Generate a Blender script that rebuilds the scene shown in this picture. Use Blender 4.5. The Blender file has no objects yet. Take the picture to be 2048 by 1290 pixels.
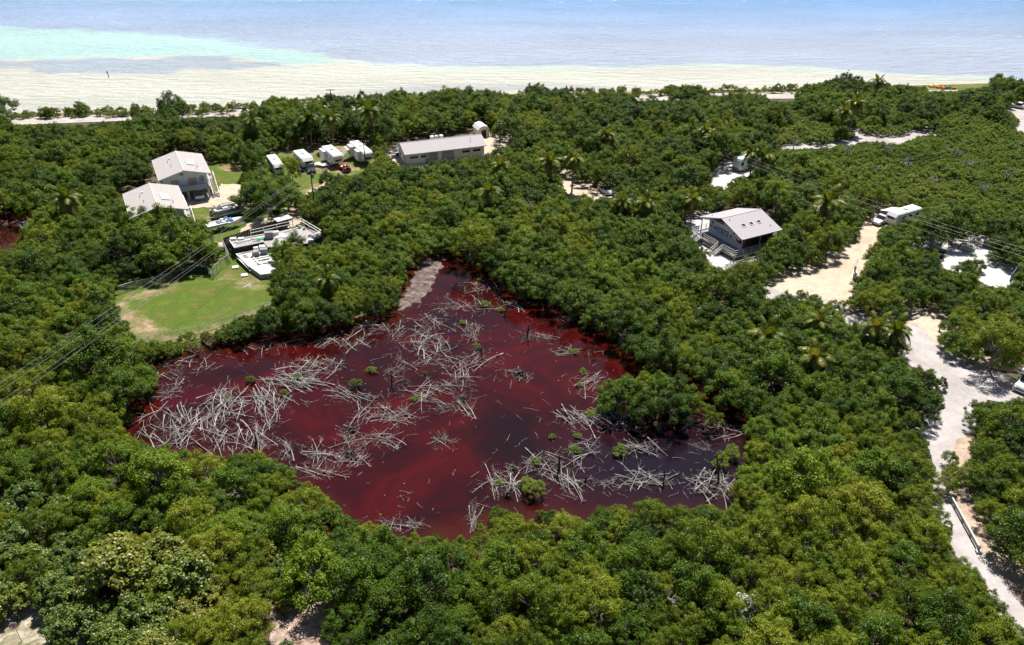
import bpy, bmesh, math, random
import numpy as np
from mathutils import Vector, Matrix, noise as mnoise
R = math.radians
rnd = random.Random(7)
C = bpy.context.scene.collection
scene = bpy.context.scene

# ------------------------------------------------------------------ camera, sky, sun, exposure
CAM_H, FOC, PITCH = 64.0, 1643.0, math.atan(0.575)
SP, CP = math.sin(PITCH), math.cos(PITCH)
cam_d = bpy.data.cameras.new('camera')
cam = bpy.data.objects.new('camera', cam_d); C.objects.link(cam)
cam.location = (0, 0, CAM_H); cam.rotation_euler = (R(90) - PITCH, 0, 0)
cam_d.sensor_width = 36; cam_d.lens = 36 * FOC / 2048
cam_d.clip_start = 1; cam_d.clip_end = 12000
scene.camera = cam
SUN_EL, SUN_AZ = 63, 14                      # azimuth to the right of the view direction
world = bpy.data.worlds.new('World'); scene.world = world; world.use_nodes = True
nt = world.node_tree; nt.nodes.clear()
sky = nt.nodes.new('ShaderNodeTexSky'); sky.sky_type = 'NISHITA'; sky.sun_disc = False
sky.sun_elevation = R(SUN_EL); sky.sun_rotation = R(SUN_AZ)
bg = nt.nodes.new('ShaderNodeBackground'); bg.inputs[1].default_value = 0.05
wo = nt.nodes.new('ShaderNodeOutputWorld')
nt.links.new(sky.outputs[0], bg.inputs[0]); nt.links.new(bg.outputs[0], wo.inputs[0])
sl = bpy.data.lights.new('sun', 'SUN'); sl.energy = 5.0; sl.angle = R(0.5); sl.color = (1, 0.965, 0.90)
sun = bpy.data.objects.new('sun', sl); C.objects.link(sun)
sd = Vector((math.sin(R(SUN_AZ)) * math.cos(R(SUN_EL)), math.cos(R(SUN_AZ)) * math.cos(R(SUN_EL)), math.sin(R(SUN_EL))))
sun.rotation_euler = sd.to_track_quat('Z', 'Y').to_euler()
sun.location = (30, 200, 150)
scene.view_settings.view_transform = 'Standard'; scene.view_settings.look = 'None'
scene.view_settings.exposure = 0.72; scene.view_settings.gamma = 1.0
scene.view_settings.use_curve_mapping = False
cy = scene.cycles
cy.max_bounces = 5; cy.diffuse_bounces = 2; cy.glossy_bounces = 2; cy.transmission_bounces = 3; cy.transparent_max_bounces = 4
cy.use_denoising = True
cy.caustics_reflective = False; cy.caustics_refractive = False
cy.sample_clamp_indirect = 4

# ------------------------------------------------------------------ survey helpers: a pixel of the photograph -> a point on a level plane
def P(px, py, z=0.0):
    v = (py - 645) / FOC
    t = (CAM_H - z) / (SP + v * CP)
    return Vector(((px - 1024) / FOC * t, (CP - v * SP) * t, z))
def Q(x, y, z):
    dz = z - CAM_H
    d = y * CP - dz * SP; u = y * SP + dz * CP
    return (1024 + FOC * x / d, 645 - FOC * u / d, d)
def inside(poly, x, y):
    c = False; n = len(poly); j = n - 1
    for i in range(n):
        xi, yi = poly[i]; xj, yj = poly[j]
        if (yi > y) != (yj > y) and x < (xj - xi) * (y - yi) / (yj - yi) + xi: c = not c
        j = i
    return c
def rect_px(a, b, c, d, z):
    """roof corners a,b (far edge left,right) c,d (near edge right,left) at height z -> centre, length (a->d), width, angle of a->d"""
    A, B, Cc, D = P(*a, z), P(*b, z), P(*c, z), P(*d, z)
    m = (A + B + Cc + D) / 4; ax = (D + Cc - A - B) / 2
    return m, ax.length, ((B + Cc - A - D) / 2).length, math.atan2(ax.y, ax.x)

# ------------------------------------------------------------------ materials
MATS = {}
def mat(name, col, rough=0.7, var=0.12, scale=2.0, metal=0.0, spec=0.4, bump=0.0, col2=None, bscale=None):
    if name in MATS: return MATS[name]
    m = bpy.data.materials.new(name); m.use_nodes = True; n = m.node_tree; b = n.nodes['Principled BSDF']
    b.inputs['Roughness'].default_value = rough; b.inputs['Metallic'].default_value = metal
    b.inputs['Specular IOR Level'].default_value = spec
    if col2 is None: col2 = tuple(c * (1 - var) for c in col)
    tc = n.nodes.new('ShaderNodeTexCoord'); nz = n.nodes.new('ShaderNodeTexNoise')
    nz.inputs['Scale'].default_value = scale; nz.inputs['Detail'].default_value = 6; nz.inputs['Roughness'].default_value = 0.65
    n.links.new(tc.outputs['Object'], nz.inputs['Vector'])
    rp = n.nodes.new('ShaderNodeValToRGB'); rp.color_ramp.elements[0].position = 0.35; rp.color_ramp.elements[1].position = 0.65
    rp.color_ramp.elements[0].color = (*col2, 1); rp.color_ramp.elements[1].color = (*col, 1)
    n.links.new(nz.outputs[0], rp.inputs[0]); n.links.new(rp.outputs[0], b.inputs['Base Color'])
    if bump:
        bp = n.nodes.new('ShaderNodeBump'); bp.inputs['Strength'].default_value = bump; bp.inputs['Distance'].default_value = 0.05
        nb = n.nodes.new('ShaderNodeTexNoise'); nb.inputs['Scale'].default_value = bscale or scale * 4; nb.inputs['Detail'].default_value = 4
        n.links.new(tc.outputs['Object'], nb.inputs['Vector']); n.links.new(nb.outputs[0], bp.inputs['Height']); n.links.new(bp.outputs[0], b.inputs['Normal'])
    MATS[name] = m; return m

def ground_mat(name, stops, scale, fine=3.0, rough=0.95, fstr=0.35, bump=0.3):
    """several-coloured patchy ground: a big noise picks the colour, a fine noise mottles it"""
    m = bpy.data.materials.new(name); m.use_nodes = True; n = m.node_tree; b = n.nodes['Principled BSDF']
    b.inputs['Roughness'].default_value = rough; b.inputs['Specular IOR Level'].default_value = 0.15
    tc = n.nodes.new('ShaderNodeTexCoord')
    a = n.nodes.new('ShaderNodeTexNoise'); a.inputs['Scale'].default_value = scale; a.inputs['Detail'].default_value = 8; a.inputs['Roughness'].default_value = 0.62
    a.inputs['Distortion'].default_value = 0.6
    n.links.new(tc.outputs['Object'], a.inputs['Vector'])
    rp = n.nodes.new('ShaderNodeValToRGB'); cr = rp.color_ramp
    while len(cr.elements) < len(stops): cr.elements.new(0.5)
    for e, (p, c) in zip(cr.elements, stops): e.position = p; e.color = (*c, 1)
    n.links.new(a.outputs[0], rp.inputs[0])
    f = n.nodes.new('ShaderNodeTexNoise'); f.inputs['Scale'].default_value = fine; f.inputs['Detail'].default_value = 6; f.inputs['Roughness'].default_value = 0.75
    n.links.new(tc.outputs['Object'], f.inputs['Vector'])
    mr = n.nodes.new('ShaderNodeMapRange'); mr.inputs[1].default_value = 0.3; mr.inputs[2].default_value = 0.7; mr.inputs[3].default_value = 1 - fstr; mr.inputs[4].default_value = 1 + fstr
    n.links.new(f.outputs[0], mr.inputs[0])
    mx = n.nodes.new('ShaderNodeVectorMath'); mx.operation = 'SCALE'
    n.links.new(rp.outputs[0], mx.inputs[0]); n.links.new(mr.outputs[0], mx.inputs['Scale'])
    n.links.new(mx.outputs[0], b.inputs['Base Color'])
    bp = n.nodes.new('ShaderNodeBump'); bp.inputs['Strength'].default_value = bump; bp.inputs['Distance'].default_value = 0.15
    n.links.new(f.outputs[0], bp.inputs['Height']); n.links.new(bp.outputs[0], b.inputs['Normal'])
    MATS[name] = m; return m

def leaf_mat(name, cols, trans=0.30, rough=0.45, spec=0.22, clump='clump'):
    """leaves: colour differs from tree to tree (object random + a broad noise over the ground) and from spray to spray (attribute)"""
    m = bpy.data.materials.new(name); m.use_nodes = True; n = m.node_tree; n.nodes.remove(n.nodes['Principled BSDF'])
    out = [x for x in n.nodes if x.type == 'OUTPUT_MATERIAL'][0]
    oi = n.nodes.new('ShaderNodeObjectInfo'); at = n.nodes.new('ShaderNodeAttribute'); at.attribute_name = clump
    ge = n.nodes.new('ShaderNodeNewGeometry'); nz = n.nodes.new('ShaderNodeTexNoise'); nz.inputs['Scale'].default_value = 0.045; nz.inputs['Detail'].default_value = 3
    n.links.new(ge.outputs['Position'], nz.inputs['Vector'])
    def math_(op, a, b):
        k = n.nodes.new('ShaderNodeMath'); k.operation = op
        for i, v in enumerate((a, b)):
            if isinstance(v, (int, float)): k.inputs[i].default_value = v
            else: n.links.new(v, k.inputs[i])
        return k.outputs[0]
    s = math_('ADD', math_('MULTIPLY', oi.outputs['Random'], 0.55), math_('MULTIPLY', at.outputs['Fac'], 0.30))
    s = math_('ADD', s, math_('MULTIPLY', math_('SUBTRACT', nz.outputs[0], 0.4), 1.0))
    rp = n.nodes.new('ShaderNodeValToRGB'); cr = rp.color_ramp
    while len(cr.elements) < len(cols): cr.elements.new(0.5)
    for i, (e, c) in enumerate(zip(cr.elements, cols)): e.position = i / (len(cols) - 1); e.color = (*c, 1)
    n.links.new(s, rp.inputs[0])
    # single leaves: some older and yellower
    lf = n.nodes.new('ShaderNodeAttribute'); lf.attribute_name = 'leaf'
    rp2 = n.nodes.new('ShaderNodeValToRGB'); c2 = rp2.color_ramp; c2.elements[0].position = 0.0; c2.elements[0].color = (0.5, 0.5, 0.5, 1)
    c2.elements[1].position = 1.0; c2.elements[1].color = (1.6, 1.5, 1.3, 1)
    n.links.new(lf.outputs['Fac'], rp2.inputs[0])
    mm = n.nodes.new('ShaderNodeVectorMath'); mm.operation = 'MULTIPLY'
    n.links.new(rp.outputs[0], mm.inputs[0]); n.links.new(rp2.outputs[0], mm.inputs[1])
    d = n.nodes.new('ShaderNodeBsdfPrincipled'); d.inputs['Roughness'].default_value = rough; d.inputs['Specular IOR Level'].default_value = spec
    n.links.new(mm.outputs[0], d.inputs['Base Color'])
    t = n.nodes.new('ShaderNodeBsdfTranslucent'); tm = n.nodes.new('ShaderNodeVectorMath'); tm.operation = 'MULTIPLY'; tm.inputs[1].default_value = (1.5, 1.4, 0.4)
    n.links.new(mm.outputs[0], tm.inputs[0]); n.links.new(tm.outputs[0], t.inputs[0])
    mx = n.nodes.new('ShaderNodeMixShader'); mx.inputs[0].default_value = trans
    n.links.new(d.outputs[0], mx.inputs[1]); n.links.new(t.outputs[0], mx.inputs[2]); n.links.new(mx.outputs[0], out.inputs[0])
    MATS[name] = m; return m

# ------------------------------------------------------------------ mesh builder
class MB:
    def __init__(s): s.v = []; s.f = []
    def add(s, vs, fs, M=None):
        o = len(s.v)
        s.v += [tuple(M @ Vector(v)) if M is not None else tuple(v) for v in vs]
        s.f += [tuple(i + o for i in f) for f in fs]; return s
    def box(s, x0, x1, y0, y1, z0, z1, M=None, top=None):
        """box; top = inset of the upper face on x and y"""
        tx, ty = top or (0, 0)
        vs = [(x0, y0, z0), (x1, y0, z0), (x1, y1, z0), (x0, y1, z0), (x0 + tx, y0 + ty, z1), (x1 - tx, y0 + ty, z1), (x1 - tx, y1 - ty, z1), (x0 + tx, y1 - ty, z1)]
        return s.add(vs, [(0, 3, 2, 1), (4, 5, 6, 7), (0, 1, 5, 4), (1, 2, 6, 5), (2, 3, 7, 6), (3, 0, 4, 7)], M)
    def bar(s, a, b, w, h=None):
        """rectangular bar from a to b"""
        a, b = Vector(a), Vector(b); d = b - a; L = d.length
        if L < 1e-5: return s
        h = h or w; M = Matrix.Translation(a) @ d.to_track_quat('X', 'Z').to_matrix().to_4x4()
        return s.box(0, L, -w / 2, w / 2, -h / 2, h / 2, M)
    def tube(s, pts, rad, n=6, cap=True):
        pts = [Vector(p) for p in pts]; o = len(s.v)
        if not isinstance(rad, (list, tuple)): rad = [rad] * len(pts)
        for i, p in enumerate(pts):
            d = (pts[min(i + 1, len(pts) - 1)] - pts[max(i - 1, 0)]).normalized()
            u = d.orthogonal().normalized() if i == 0 else (u - d * u.dot(d)).normalized()
            w = d.cross(u)
            for k in range(n):
                a = 2 * math.pi * k / n; s.v.append(tuple(p + (u * math.cos(a) + w * math.sin(a)) * rad[i]))
        for i in range(len(pts) - 1):
            for k in range(n):
                k2 = (k + 1) % n; s.f.append((o + i * n + k, o + i * n + k2, o + (i + 1) * n + k2, o + (i + 1) * n + k))
        if cap: s.f.append(tuple(o + k for k in reversed(range(n)))); s.f.append(tuple(o + (len(pts) - 1) * n + k for k in range(n)))
        return s
    def prism(s, poly, z0, z1):
        n = len(poly); vs = [(p[0], p[1], z0) for p in poly] + [(p[0], p[1], z1) for p in poly]
        return s.add(vs, [tuple(range(n, 2 * n)), tuple(reversed(range(n)))] + [(i, (i + 1) % n, n + (i + 1) % n, n + i) for i in range(n)])
    def side(s, prof, w, tum=0.0, z0=0.0, z1=1.0, M=None, y=0.0):
        """closed profile in x,z swept over a width in y; sides lean in by tum between z0 and z1"""
        n = len(prof); vs = []
        for sg in (-1, 1):
            for (x, z) in prof:
                t = min(1, max(0, (z - z0) / (z1 - z0))); vs.append((x, y + sg * (w / 2 - tum * t), z))
        return s.add(vs, [tuple(range(n)), tuple(reversed(range(n, 2 * n)))] + [((i + 1) % n, i, n + i, n + (i + 1) % n) for i in range(n)], M)
    def loft(s, rings, cap=True):
        o = len(s.v); n = len(rings[0])
        for r in rings: s.v += [tuple(p) for p in r]
        for i in range(len(rings) - 1):
            for k in range(n):
                k2 = (k + 1) % n; s.f.append((o + i * n + k, o + i * n + k2, o + (i + 1) * n + k2, o + (i + 1) * n + k))
        if cap: s.f.append(tuple(o + k for k in reversed(range(n)))); s.f.append(tuple(o + (len(rings) - 1) * n + k for k in range(n)))
        return s
    def mesh(s, name, m):
        me = bpy.data.meshes.new(name); me.from_pydata(s.v, [], s.f); me.update()
        if m is not None: me.materials.append(m)
        return me
    def build(s, name, m, parent=None, bevel=0.0, label=None, smooth=False):
        me = s.mesh(name, m)
        if bevel or smooth:
            b = bmesh.new(); b.from_mesh(me); bmesh.ops.recalc_face_normals(b, faces=b.faces)
            if bevel:
                bmesh.ops.bevel(b, geom=[e for e in b.edges if e.is_manifold and e.calc_face_angle(0) > 0.5], offset=bevel, segments=2, affect='EDGES', clamp_overlap=True)
            if smooth:
                for f in b.faces: f.smooth = True
            b.to_mesh(me); b.free()
        o = bpy.data.objects.new(name, me); C.objects.link(o)
        if parent is not None: o.parent = parent
        if label: o['label'] = label
        return o
def tag(o, label=None, cat=None, group=None, kind=None):
    if label: o['label'] = label
    if cat: o['category'] = cat
    if group: o['group'] = group
    if kind: o['kind'] = kind
    return o
def thing(name, label, cat, loc=(0, 0, 0), rz=0.0, group=None):
    o = bpy.data.objects.new(name, None); C.objects.link(o); o.location = loc; o.rotation_euler = (0, 0, rz); o.empty_display_size = 0.3
    return tag(o, label, cat, group)
def dup(root, loc, rz, sc=1.0, label=None, group=None):
    kids = list(root.children); r = root.copy(); C.objects.link(r); r.location = loc; r.rotation_euler = (0, 0, rz)
    r.scale = sc if isinstance(sc, tuple) else (sc, sc, sc)
    if label: r['label'] = label
    if group: r['group'] = group
    for ch in kids:
        c = ch.copy(); C.objects.link(c); c.parent = r
        for g in ch.children:
            d = g.copy(); C.objects.link(d); d.parent = c
    return r
def part(name, m, parent, bevel=0.0, smooth=False, label=None, **k):
    """part('seat', M, root, box=(..)) shortcut"""
    mb = MB()
    if 'box' in k: mb.box(*k['box'])
    if 'boxes' in k:
        for b in k['boxes']: mb.box(*b)
    if 'bars' in k:
        for b in k['bars']: mb.bar(*b)
    if 'tubes' in k:
        for b in k['tubes']: mb.tube(*b)
    if 'side' in k: mb.side(*k['side'])
    return mb.build(name, m, parent, bevel, label, smooth)
def px_poly(pts, z=0.0): return [P(x, y, 0.0).xy for x, y in pts]
def rough_poly(pts, amp, step, seed=0):
    """world polygon with its edges subdivided and jittered so that it reads as worn or grown"""
    out = []; n = len(pts); k = 0
    for i in range(n):
        a, b = Vector(pts[i]), Vector(pts[(i + 1) % n]); L = (b - a).length; m = max(1, int(L / step))
        for j in range(m):
            p = a.lerp(b, j / m); q = Vector((p.x * 0.9 + seed * 13, p.y * 0.9, 0))
            p = p + Vector((mnoise.noise(q), mnoise.noise(q + Vector((50, 9, 3))))) * amp
            out.append(p)
    return out
def sheet(name, pts_px, z, m, amp=0.5, step=1.0, seed=0, kind='structure', world=None):
    pts = rough_poly(world or px_poly(pts_px), amp, step, seed) if amp else (world or px_poly(pts_px))
    z += seed * .004
    b = bmesh.new(); f = b.faces.new([b.verts.new((p[0], p[1], z)) for p in pts]); b.normal_update()
    if f.normal.z < 0: bmesh.ops.reverse_faces(b, faces=b.faces)
    bmesh.ops.triangulate(b, faces=b.faces, ngon_method='EAR_CLIP')
    me = bpy.data.meshes.new(name); b.to_mesh(me); b.free(); me.materials.append(m)
    o = bpy.data.objects.new(name, me); C.objects.link(o); o['kind'] = kind
    return o

# ------------------------------------------------------------------ what the photograph shows open, as outlines (photo pixels, turned into ground positions)
POND = [(838,520),(870,514),(925,516),(945,535),(985,555),(1030,590),(1075,605),(1120,622),(1165,655),(1210,672),(1240,692),(1258,720),(1300,738),(1350,745),(1400,775),
        (1430,805),(1480,828),(1486,870),(1480,898),(1468,935),(1450,1000),(1390,1008),(1320,995),(1290,1000),(1250,1010),(1215,1003),(1195,1012),(1153,1030),(1108,1017),
        (1085,1015),(1061,1027),(1030,1028),(1005,1010),(960,1020),(945,1045),(938,1070),(900,1078),(880,1048),(850,1075),(815,1065),(760,1060),(750,1035),(705,1042),
        (680,1005),(640,975),(600,950),(550,915),(520,905),(440,910),(400,907),(345,895),(300,890),(262,872),(272,850),(290,819),(311,793),(309,773),(321,735),(345,715),(383,706),(424,699),(444,688),(480,688),
        (500,681),(567,671),(618,668),(669,660),(715,645),(780,633),(798,612),(818,566),(831,531)]
ISLAND = [(1205,800),(1200,775),(1225,755),(1265,742),(1330,745),(1375,765),(1392,790),(1375,825),(1345,848),(1280,850),(1228,830)]
POND2 = [(0,432),(42,425),(50,440),(38,470),(20,492),(0,500)]
LAWN = [(234,590),(240,575),(270,570),(300,562),(387,541),(419,535),(440,520),(452,505),(470,500),(520,550),(528,556),(540,575),(540,602),(500,622),(444,645),(400,690),(363,688),(315,684),(285,680),(262,662),(256,638),(242,618)]
YARD = [(415,340),(440,325),(475,325),(490,333),(478,352),(476,375),(482,388),(500,398),(508,412),(560,425),(585,418),(600,425),(585,450),(540,460),(480,476),(448,492),(430,480),(436,465),(415,440),(372,425),(340,390),(360,385)]
YARD2 = [(545,345),(560,330),(600,318),(700,320),(735,325),(715,345),(650,350),(640,372),(600,385),(590,375),(600,350),(575,350)]
GARAGE_YARD = [(770,300),(800,330),(850,330),(860,322),(960,310),(1000,292),(1018,288),(1010,272),(975,272),(945,295)]
VIS_LOT = [(1372,440),(1400,430),(1440,470),(1500,500),(1512,512),(1480,525),(1440,532),(1423,522),(1422,500),(1400,480)]
SAND_ROAD = [(1535,592),(1548,560),(1600,538),(1640,528),(1700,490),(1722,470),(1733,443),(1755,432),(1775,440),(1748,468),(1745,488),(1722,508),(1712,535),(1700,560),(1696,598),(1640,588),(1600,578),(1565,588),(1540,600)]
CAMP_ROAD = [(1684,615),(1700,625),(1740,637),(1790,650),(1815,632),(1825,605),(1850,612),(1885,638),(1872,665),(1868,695),(1885,712),(1925,722),(1960,738),(2000,745),(2048,718),
             (2100,730),(2100,810),(2048,790),(2000,800),(1960,795),(1925,800),(1922,850),(1945,868),(1918,905),(1900,935),(1880,925),(1866,890),(1845,855),(1880,832),(1893,812),(1900,760),(1885,748),(1850,725),(1825,735),(1812,700),(1835,690),(1790,665),(1740,655),(1700,640)]
LANE = [(1884,930),(1900,920),(1925,890),(1940,872),(1935,900),(1912,935),(1908,968),(1925,1000),(1945,1038),(1964,1090),(2005,1132),(2048,1182),(2100,1240),(2100,1300),(2048,1237),(2000,1180),(1966,1140),(1940,1100),(1913,1066),(1910,1040),(1893,1000),(1888,970)]
SITE = [(1808,482),(1840,484),(1880,492),(1905,487),(1905,470),(1940,468),(1978,492),(1978,512),(1955,520),(1935,513),(1920,525),(1915,540),(1885,528),(1898,508),(1870,495),(1820,490)]
SITE2 = [(1958,552),(1975,530),(2020,540),(2018,560),(2000,570),(1975,568)]
BEND = [(1703,253),(1722,266),(1762,274),(1800,270),(1830,260),(1872,258),(1868,266),(1840,270),(1822,278),(1792,287),(1765,281),(1735,281),(1700,286),(1640,293),(1568,297),(1562,288),(1620,290),(1690,282),(1716,274)]
CORNER = [(2012,213),(2048,208),(2100,210),(2100,300),(2048,262),(2036,258),(2044,240)]
MH_PAD = [(1428,342),(1450,332),(1500,335),(1490,345),(1470,350),(1455,360),(1450,375),(1422,366),(1430,352)]
ROAD9 = [(1122,338),(1138,333),(1146,362),(1160,370),(1200,376),(1228,384),(1222,396),(1192,394),(1160,380),(1146,392),(1138,385),(1128,365)]
TENT = [(1908,478),(1962,484),(1964,514),(1910,514)]
SPECK = [(1392,300),(1412,298),(1422,308),(1400,312)]
SPECK2 = [(1628,405),(1648,392),(1672,398),(1660,420),(1638,418)]
CORNER_LAWN = [(0,1238),(40,1225),(72,1216),(85,1245),(110,1262),(135,1290),(190,1420),(300,1590),(-500,1590),(-500,1240)]
CLEARING = [(568,1235),(590,1222),(610,1200),(640,1190),(655,1205),(625,1240),(650,1290),(670,1400),(600,1400),(590,1290),(575,1262)]
HIGH1 = [(20,234),(150,231),(250,232),(268,230),(262,236),(235,240),(190,244),(40,247),(20,240)]
HIGH2 = [(335,228),(480,221),(480,228),(420,231),(340,233)]
HIGH3 = [(1265,195),(1365,193),(1372,200),(1270,201)]
HIGH4 = [(1535,192),(1588,191),(1588,200),(1540,199)]
HIGH5 = [(625,213),(720,210),(720,216),(630,218)]
SKYLINE = [(-600,-900),(2700,-900),(2700,165),(2048,160),(2015,150),(1985,153),(1975,171),(1905,179),(1850,171),(1760,164),(1730,158),(1690,151),(1660,154),(1600,170),(1588,188),(1480,183),(1425,190),(1420,177),(1375,167),(1345,171),
           (1330,190),(1240,183),(1155,190),(1130,176),(1095,181),(1080,166),(1060,169),(1050,190),(1010,190),(985,177),(900,171),(825,185),(800,171),(760,174),(740,186),(715,178),(700,184),(620,189),(575,194),(545,186),(520,194),(512,226),
           (385,226),(378,198),(345,181),(318,190),(310,226),(190,226),(180,205),(165,198),(150,203),(140,226),(44,226),(40,208),(20,198),(-600,215)]
# buildings and vehicles that must not be hidden
HOUSE_A = [(302,318),(348,299),(410,308),(422,330),(428,395),(378,398),(322,370)]
HOUSE_B = [(244,385),(298,361),(352,368),(388,425),(384,432),(355,421),(335,414),(300,400),(285,402),(258,410)]
GARAGE = [(775,283),(950,258),(972,280),(968,308),(930,306),(850,292),(825,328),(790,318)]
SHED = [(942,250),(960,242),(978,255),(975,276),(950,275)]
VISITOR = [(1388,432),(1450,415),(1525,415),(1562,450),(1556,464),(1512,478),(1505,512),(1470,506),(1425,480),(1402,474)]
TRAILERS = [(528,312),(550,300),(585,298),(610,290),(640,292),(664,285),(695,282),(722,275),(752,300),(750,318),(700,340),(640,335),(600,345),(575,325),(565,340),(545,340)]
COMPOUND = [(440,478),(560,440),(600,440),(648,468),(640,485),(590,470),(560,474),(540,500),(535,555),(518,552),(468,520),(448,505)]
MHOME = [(1458,322),(1475,316),(1510,315),(1512,335),(1490,350),(1462,347)]
TRAV = [(1750,430),(1775,415),(1830,418),(1832,440),(1800,440),(1775,450),(1750,448)]
SIGNB = [(1700,530),(1712,508),(1728,520),(1712,550),(1702,556)]
VAN = [(2018,760),(2048,715),(2100,720),(2100,800),(2030,780)]
GATE = [(2008,565),(2028,532),(2040,538),(2020,568)]
KAY = [(1860,172),(1925,174),(1925,180),(1860,180)]
OPEN = [POND, POND2, LAWN, YARD, YARD2, GARAGE_YARD, VIS_LOT, SAND_ROAD, CAMP_ROAD, LANE, SITE, SITE2, BEND, CORNER, MH_PAD, ROAD9, TENT, SPECK, SPECK2, CORNER_LAWN, CLEARING,
        HIGH1, HIGH2, HIGH3, HIGH4, HIGH5, SKYLINE, HOUSE_A, HOUSE_B, GARAGE, SHED, VISITOR, TRAILERS, COMPOUND, MHOME, TRAV, SIGNB, VAN, GATE, KAY]
OBB = [(min(p[0] for p in q), min(p[1] for p in q), max(p[0] for p in q), max(p[1] for p in q), q) for q in OPEN]
MX0, MY0, MST = -700, -950, 3.0
_gx = np.arange(MX0, 2800, MST); _gy = np.arange(MY0, 1600, MST)
MASK = np.zeros((len(_gy), len(_gx)), bool)
def _fill(q, val):
    xs_ = [p[0] for p in q]; ys_ = [p[1] for p in q]
    i0, i1 = np.searchsorted(_gx, min(xs_) - 3), np.searchsorted(_gx, max(xs_) + 3); j0, j1 = np.searchsorted(_gy, min(ys_) - 3), np.searchsorted(_gy, max(ys_) + 3)
    XX, YY = np.meshgrid(_gx[i0:i1], _gy[j0:j1]); ins = np.zeros(XX.shape, bool)
    for k in range(len(q)):
        x0, y0 = q[k - 1]; x1, y1 = q[k]
        if y0 == y1: continue
        ins ^= ((y0 > YY) != (y1 > YY)) & (XX < (x1 - x0) * (YY - y0) / (y1 - y0) + x0)
    MASK[j0:j1, i0:i1][ins] = val
for _q in OPEN: _fill(_q, True)
_fill(ISLAND, False)
def is_open(x, y):
    i = int(round((x - MX0) / MST)); j = int(round((y - MY0) / MST))
    return 0 <= i < MASK.shape[1] and 0 <= j < MASK.shape[0] and bool(MASK[j, i])

# ------------------------------------------------------------------ ground, water, roads
G_SOIL = ground_mat('forest_soil', [(0.3, (0.05, 0.04, 0.025)), (0.5, (0.10, 0.08, 0.05)), (0.7, (0.06, 0.07, 0.03))], 0.2)
G_SAND = ground_mat('pale_coral_sand', [(0.3, (0.37, 0.275, 0.19)), (0.5, (0.50, 0.405, 0.31)), (0.7, (0.39, 0.295, 0.21))], 0.16, 1.6, fstr=0.17)
G_ROAD = ground_mat('bleached_asphalt', [(0.35, (0.31, 0.275, 0.265)), (0.65, (0.43, 0.395, 0.385))], 0.2, 2.0, fstr=0.13)
G_PAD = ground_mat('white_gravel', [(0.35, (0.44, 0.41, 0.39)), (0.65, (0.57, 0.54, 0.52))], 0.3, 2.5, fstr=0.10)
G_GRASS = ground_mat('mown_grass', [(0.38, (0.20, 0.15, 0.08)), (0.46, (0.115, 0.13, 0.03)), (0.56, (0.065, 0.115, 0.014)), (0.7, (0.095, 0.15, 0.018))], 0.11, 2.2, fstr=0.30)
G_DIRT = ground_mat('worn_dirt', [(0.40, (0.12, 0.13, 0.03)), (0.5, (0.28, 0.19, 0.12)), (0.64, (0.36, 0.26, 0.18))], 0.25, 2.2, fstr=0.22)
G_DRY = ground_mat('dry_turf_on_sand', [(0.38, (0.13, 0.13, 0.06)), (0.5, (0.24, 0.21, 0.14)), (0.64, (0.42, 0.37, 0.29))], 0.8, 4.0, fstr=0.3)
G_LITTER = ground_mat('leaf_litter', [(0.38, (0.22, 0.15, 0.11)), (0.6, (0.42, 0.32, 0.27))], 1.2, 6.0, fstr=0.4)
G_TRACK = ground_mat('tan_gravel_edge', [(0.38, (0.30, 0.21, 0.15)), (0.6, (0.45, 0.36, 0.27))], 0.6, 4.0, fstr=0.25)
G_MUD = ground_mat('grey_silt', [(0.36, (0.07, 0.035, 0.03)), (0.52, (0.13, 0.095, 0.085)), (0.7, (0.26, 0.225, 0.21))], 0.9, 7.0, fstr=0.45)
G_VERGE = ground_mat('verge_turf', [(0.38, (0.22, 0.18, 0.10)), (0.5, (0.12, 0.13, 0.045)), (0.65, (0.08, 0.12, 0.03))], 0.12, 1.5, fstr=0.3)

# ground sheet, to beyond the frame on every side, falling into the sea behind the highway
SHORE = [(-900, 150), (-300, 204), (-144.9, 229.0), (-110, 231.5), (-75.6, 235.5), (-40, 242), (-3.6, 250.5), (40, 254.5), (89.4, 257.6), (130, 262), (165, 266), (300, 280), (900, 330)]
def shore_y(x):
    for (x0, y0), (x1, y1) in zip(SHORE, SHORE[1:]):
        if x0 <= x <= x1: return y0 + (y1 - y0) * (x - x0) / (x1 - x0)
    return SHORE[-1][1]
b = bmesh.new(); fr = [b.verts.new((x, y, 0.0)) for x, y in [(-900, -400), (900, -400)]]
sh = [Vector((x, y)) for x, y in SHORE]; line = []
for p, q in zip(sh, sh[1:]):
    m = max(1, int((q - p).length / 3)) if abs(p.x) < 320 else 1
    for j in range(m):
        t = p.lerp(q, j / m); t.y += mnoise.noise(Vector((t.x * 0.12, 3, 1))) * 1.2 + mnoise.noise(Vector((t.x * 0.5, 8, 1))) * 0.5; line.append(t)
line.append(sh[-1])
top = [b.verts.new((p.x, p.y, 0.0)) for p in reversed(line)]; low = [b.verts.new((p.x, p.y + 1.6, -0.45)) for p in reversed(line)]
b.faces.new(fr + top)
for i in range(len(top) - 1): b.faces.new((top[i + 1], top[i], low[i], low[i + 1]))
bmesh.ops.recalc_face_normals(b, faces=b.faces); bmesh.ops.triangulate(b, faces=b.faces)
me = bpy.data.meshes.new('ground'); b.to_mesh(me); b.free(); me.materials.append(G_SOIL)
for p in me.polygons:
    if p.normal.z < 0: me.flip_normals(); break
o = bpy.data.objects.new('ground', me); C.objects.link(o); o['kind'] = 'structure'

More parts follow.
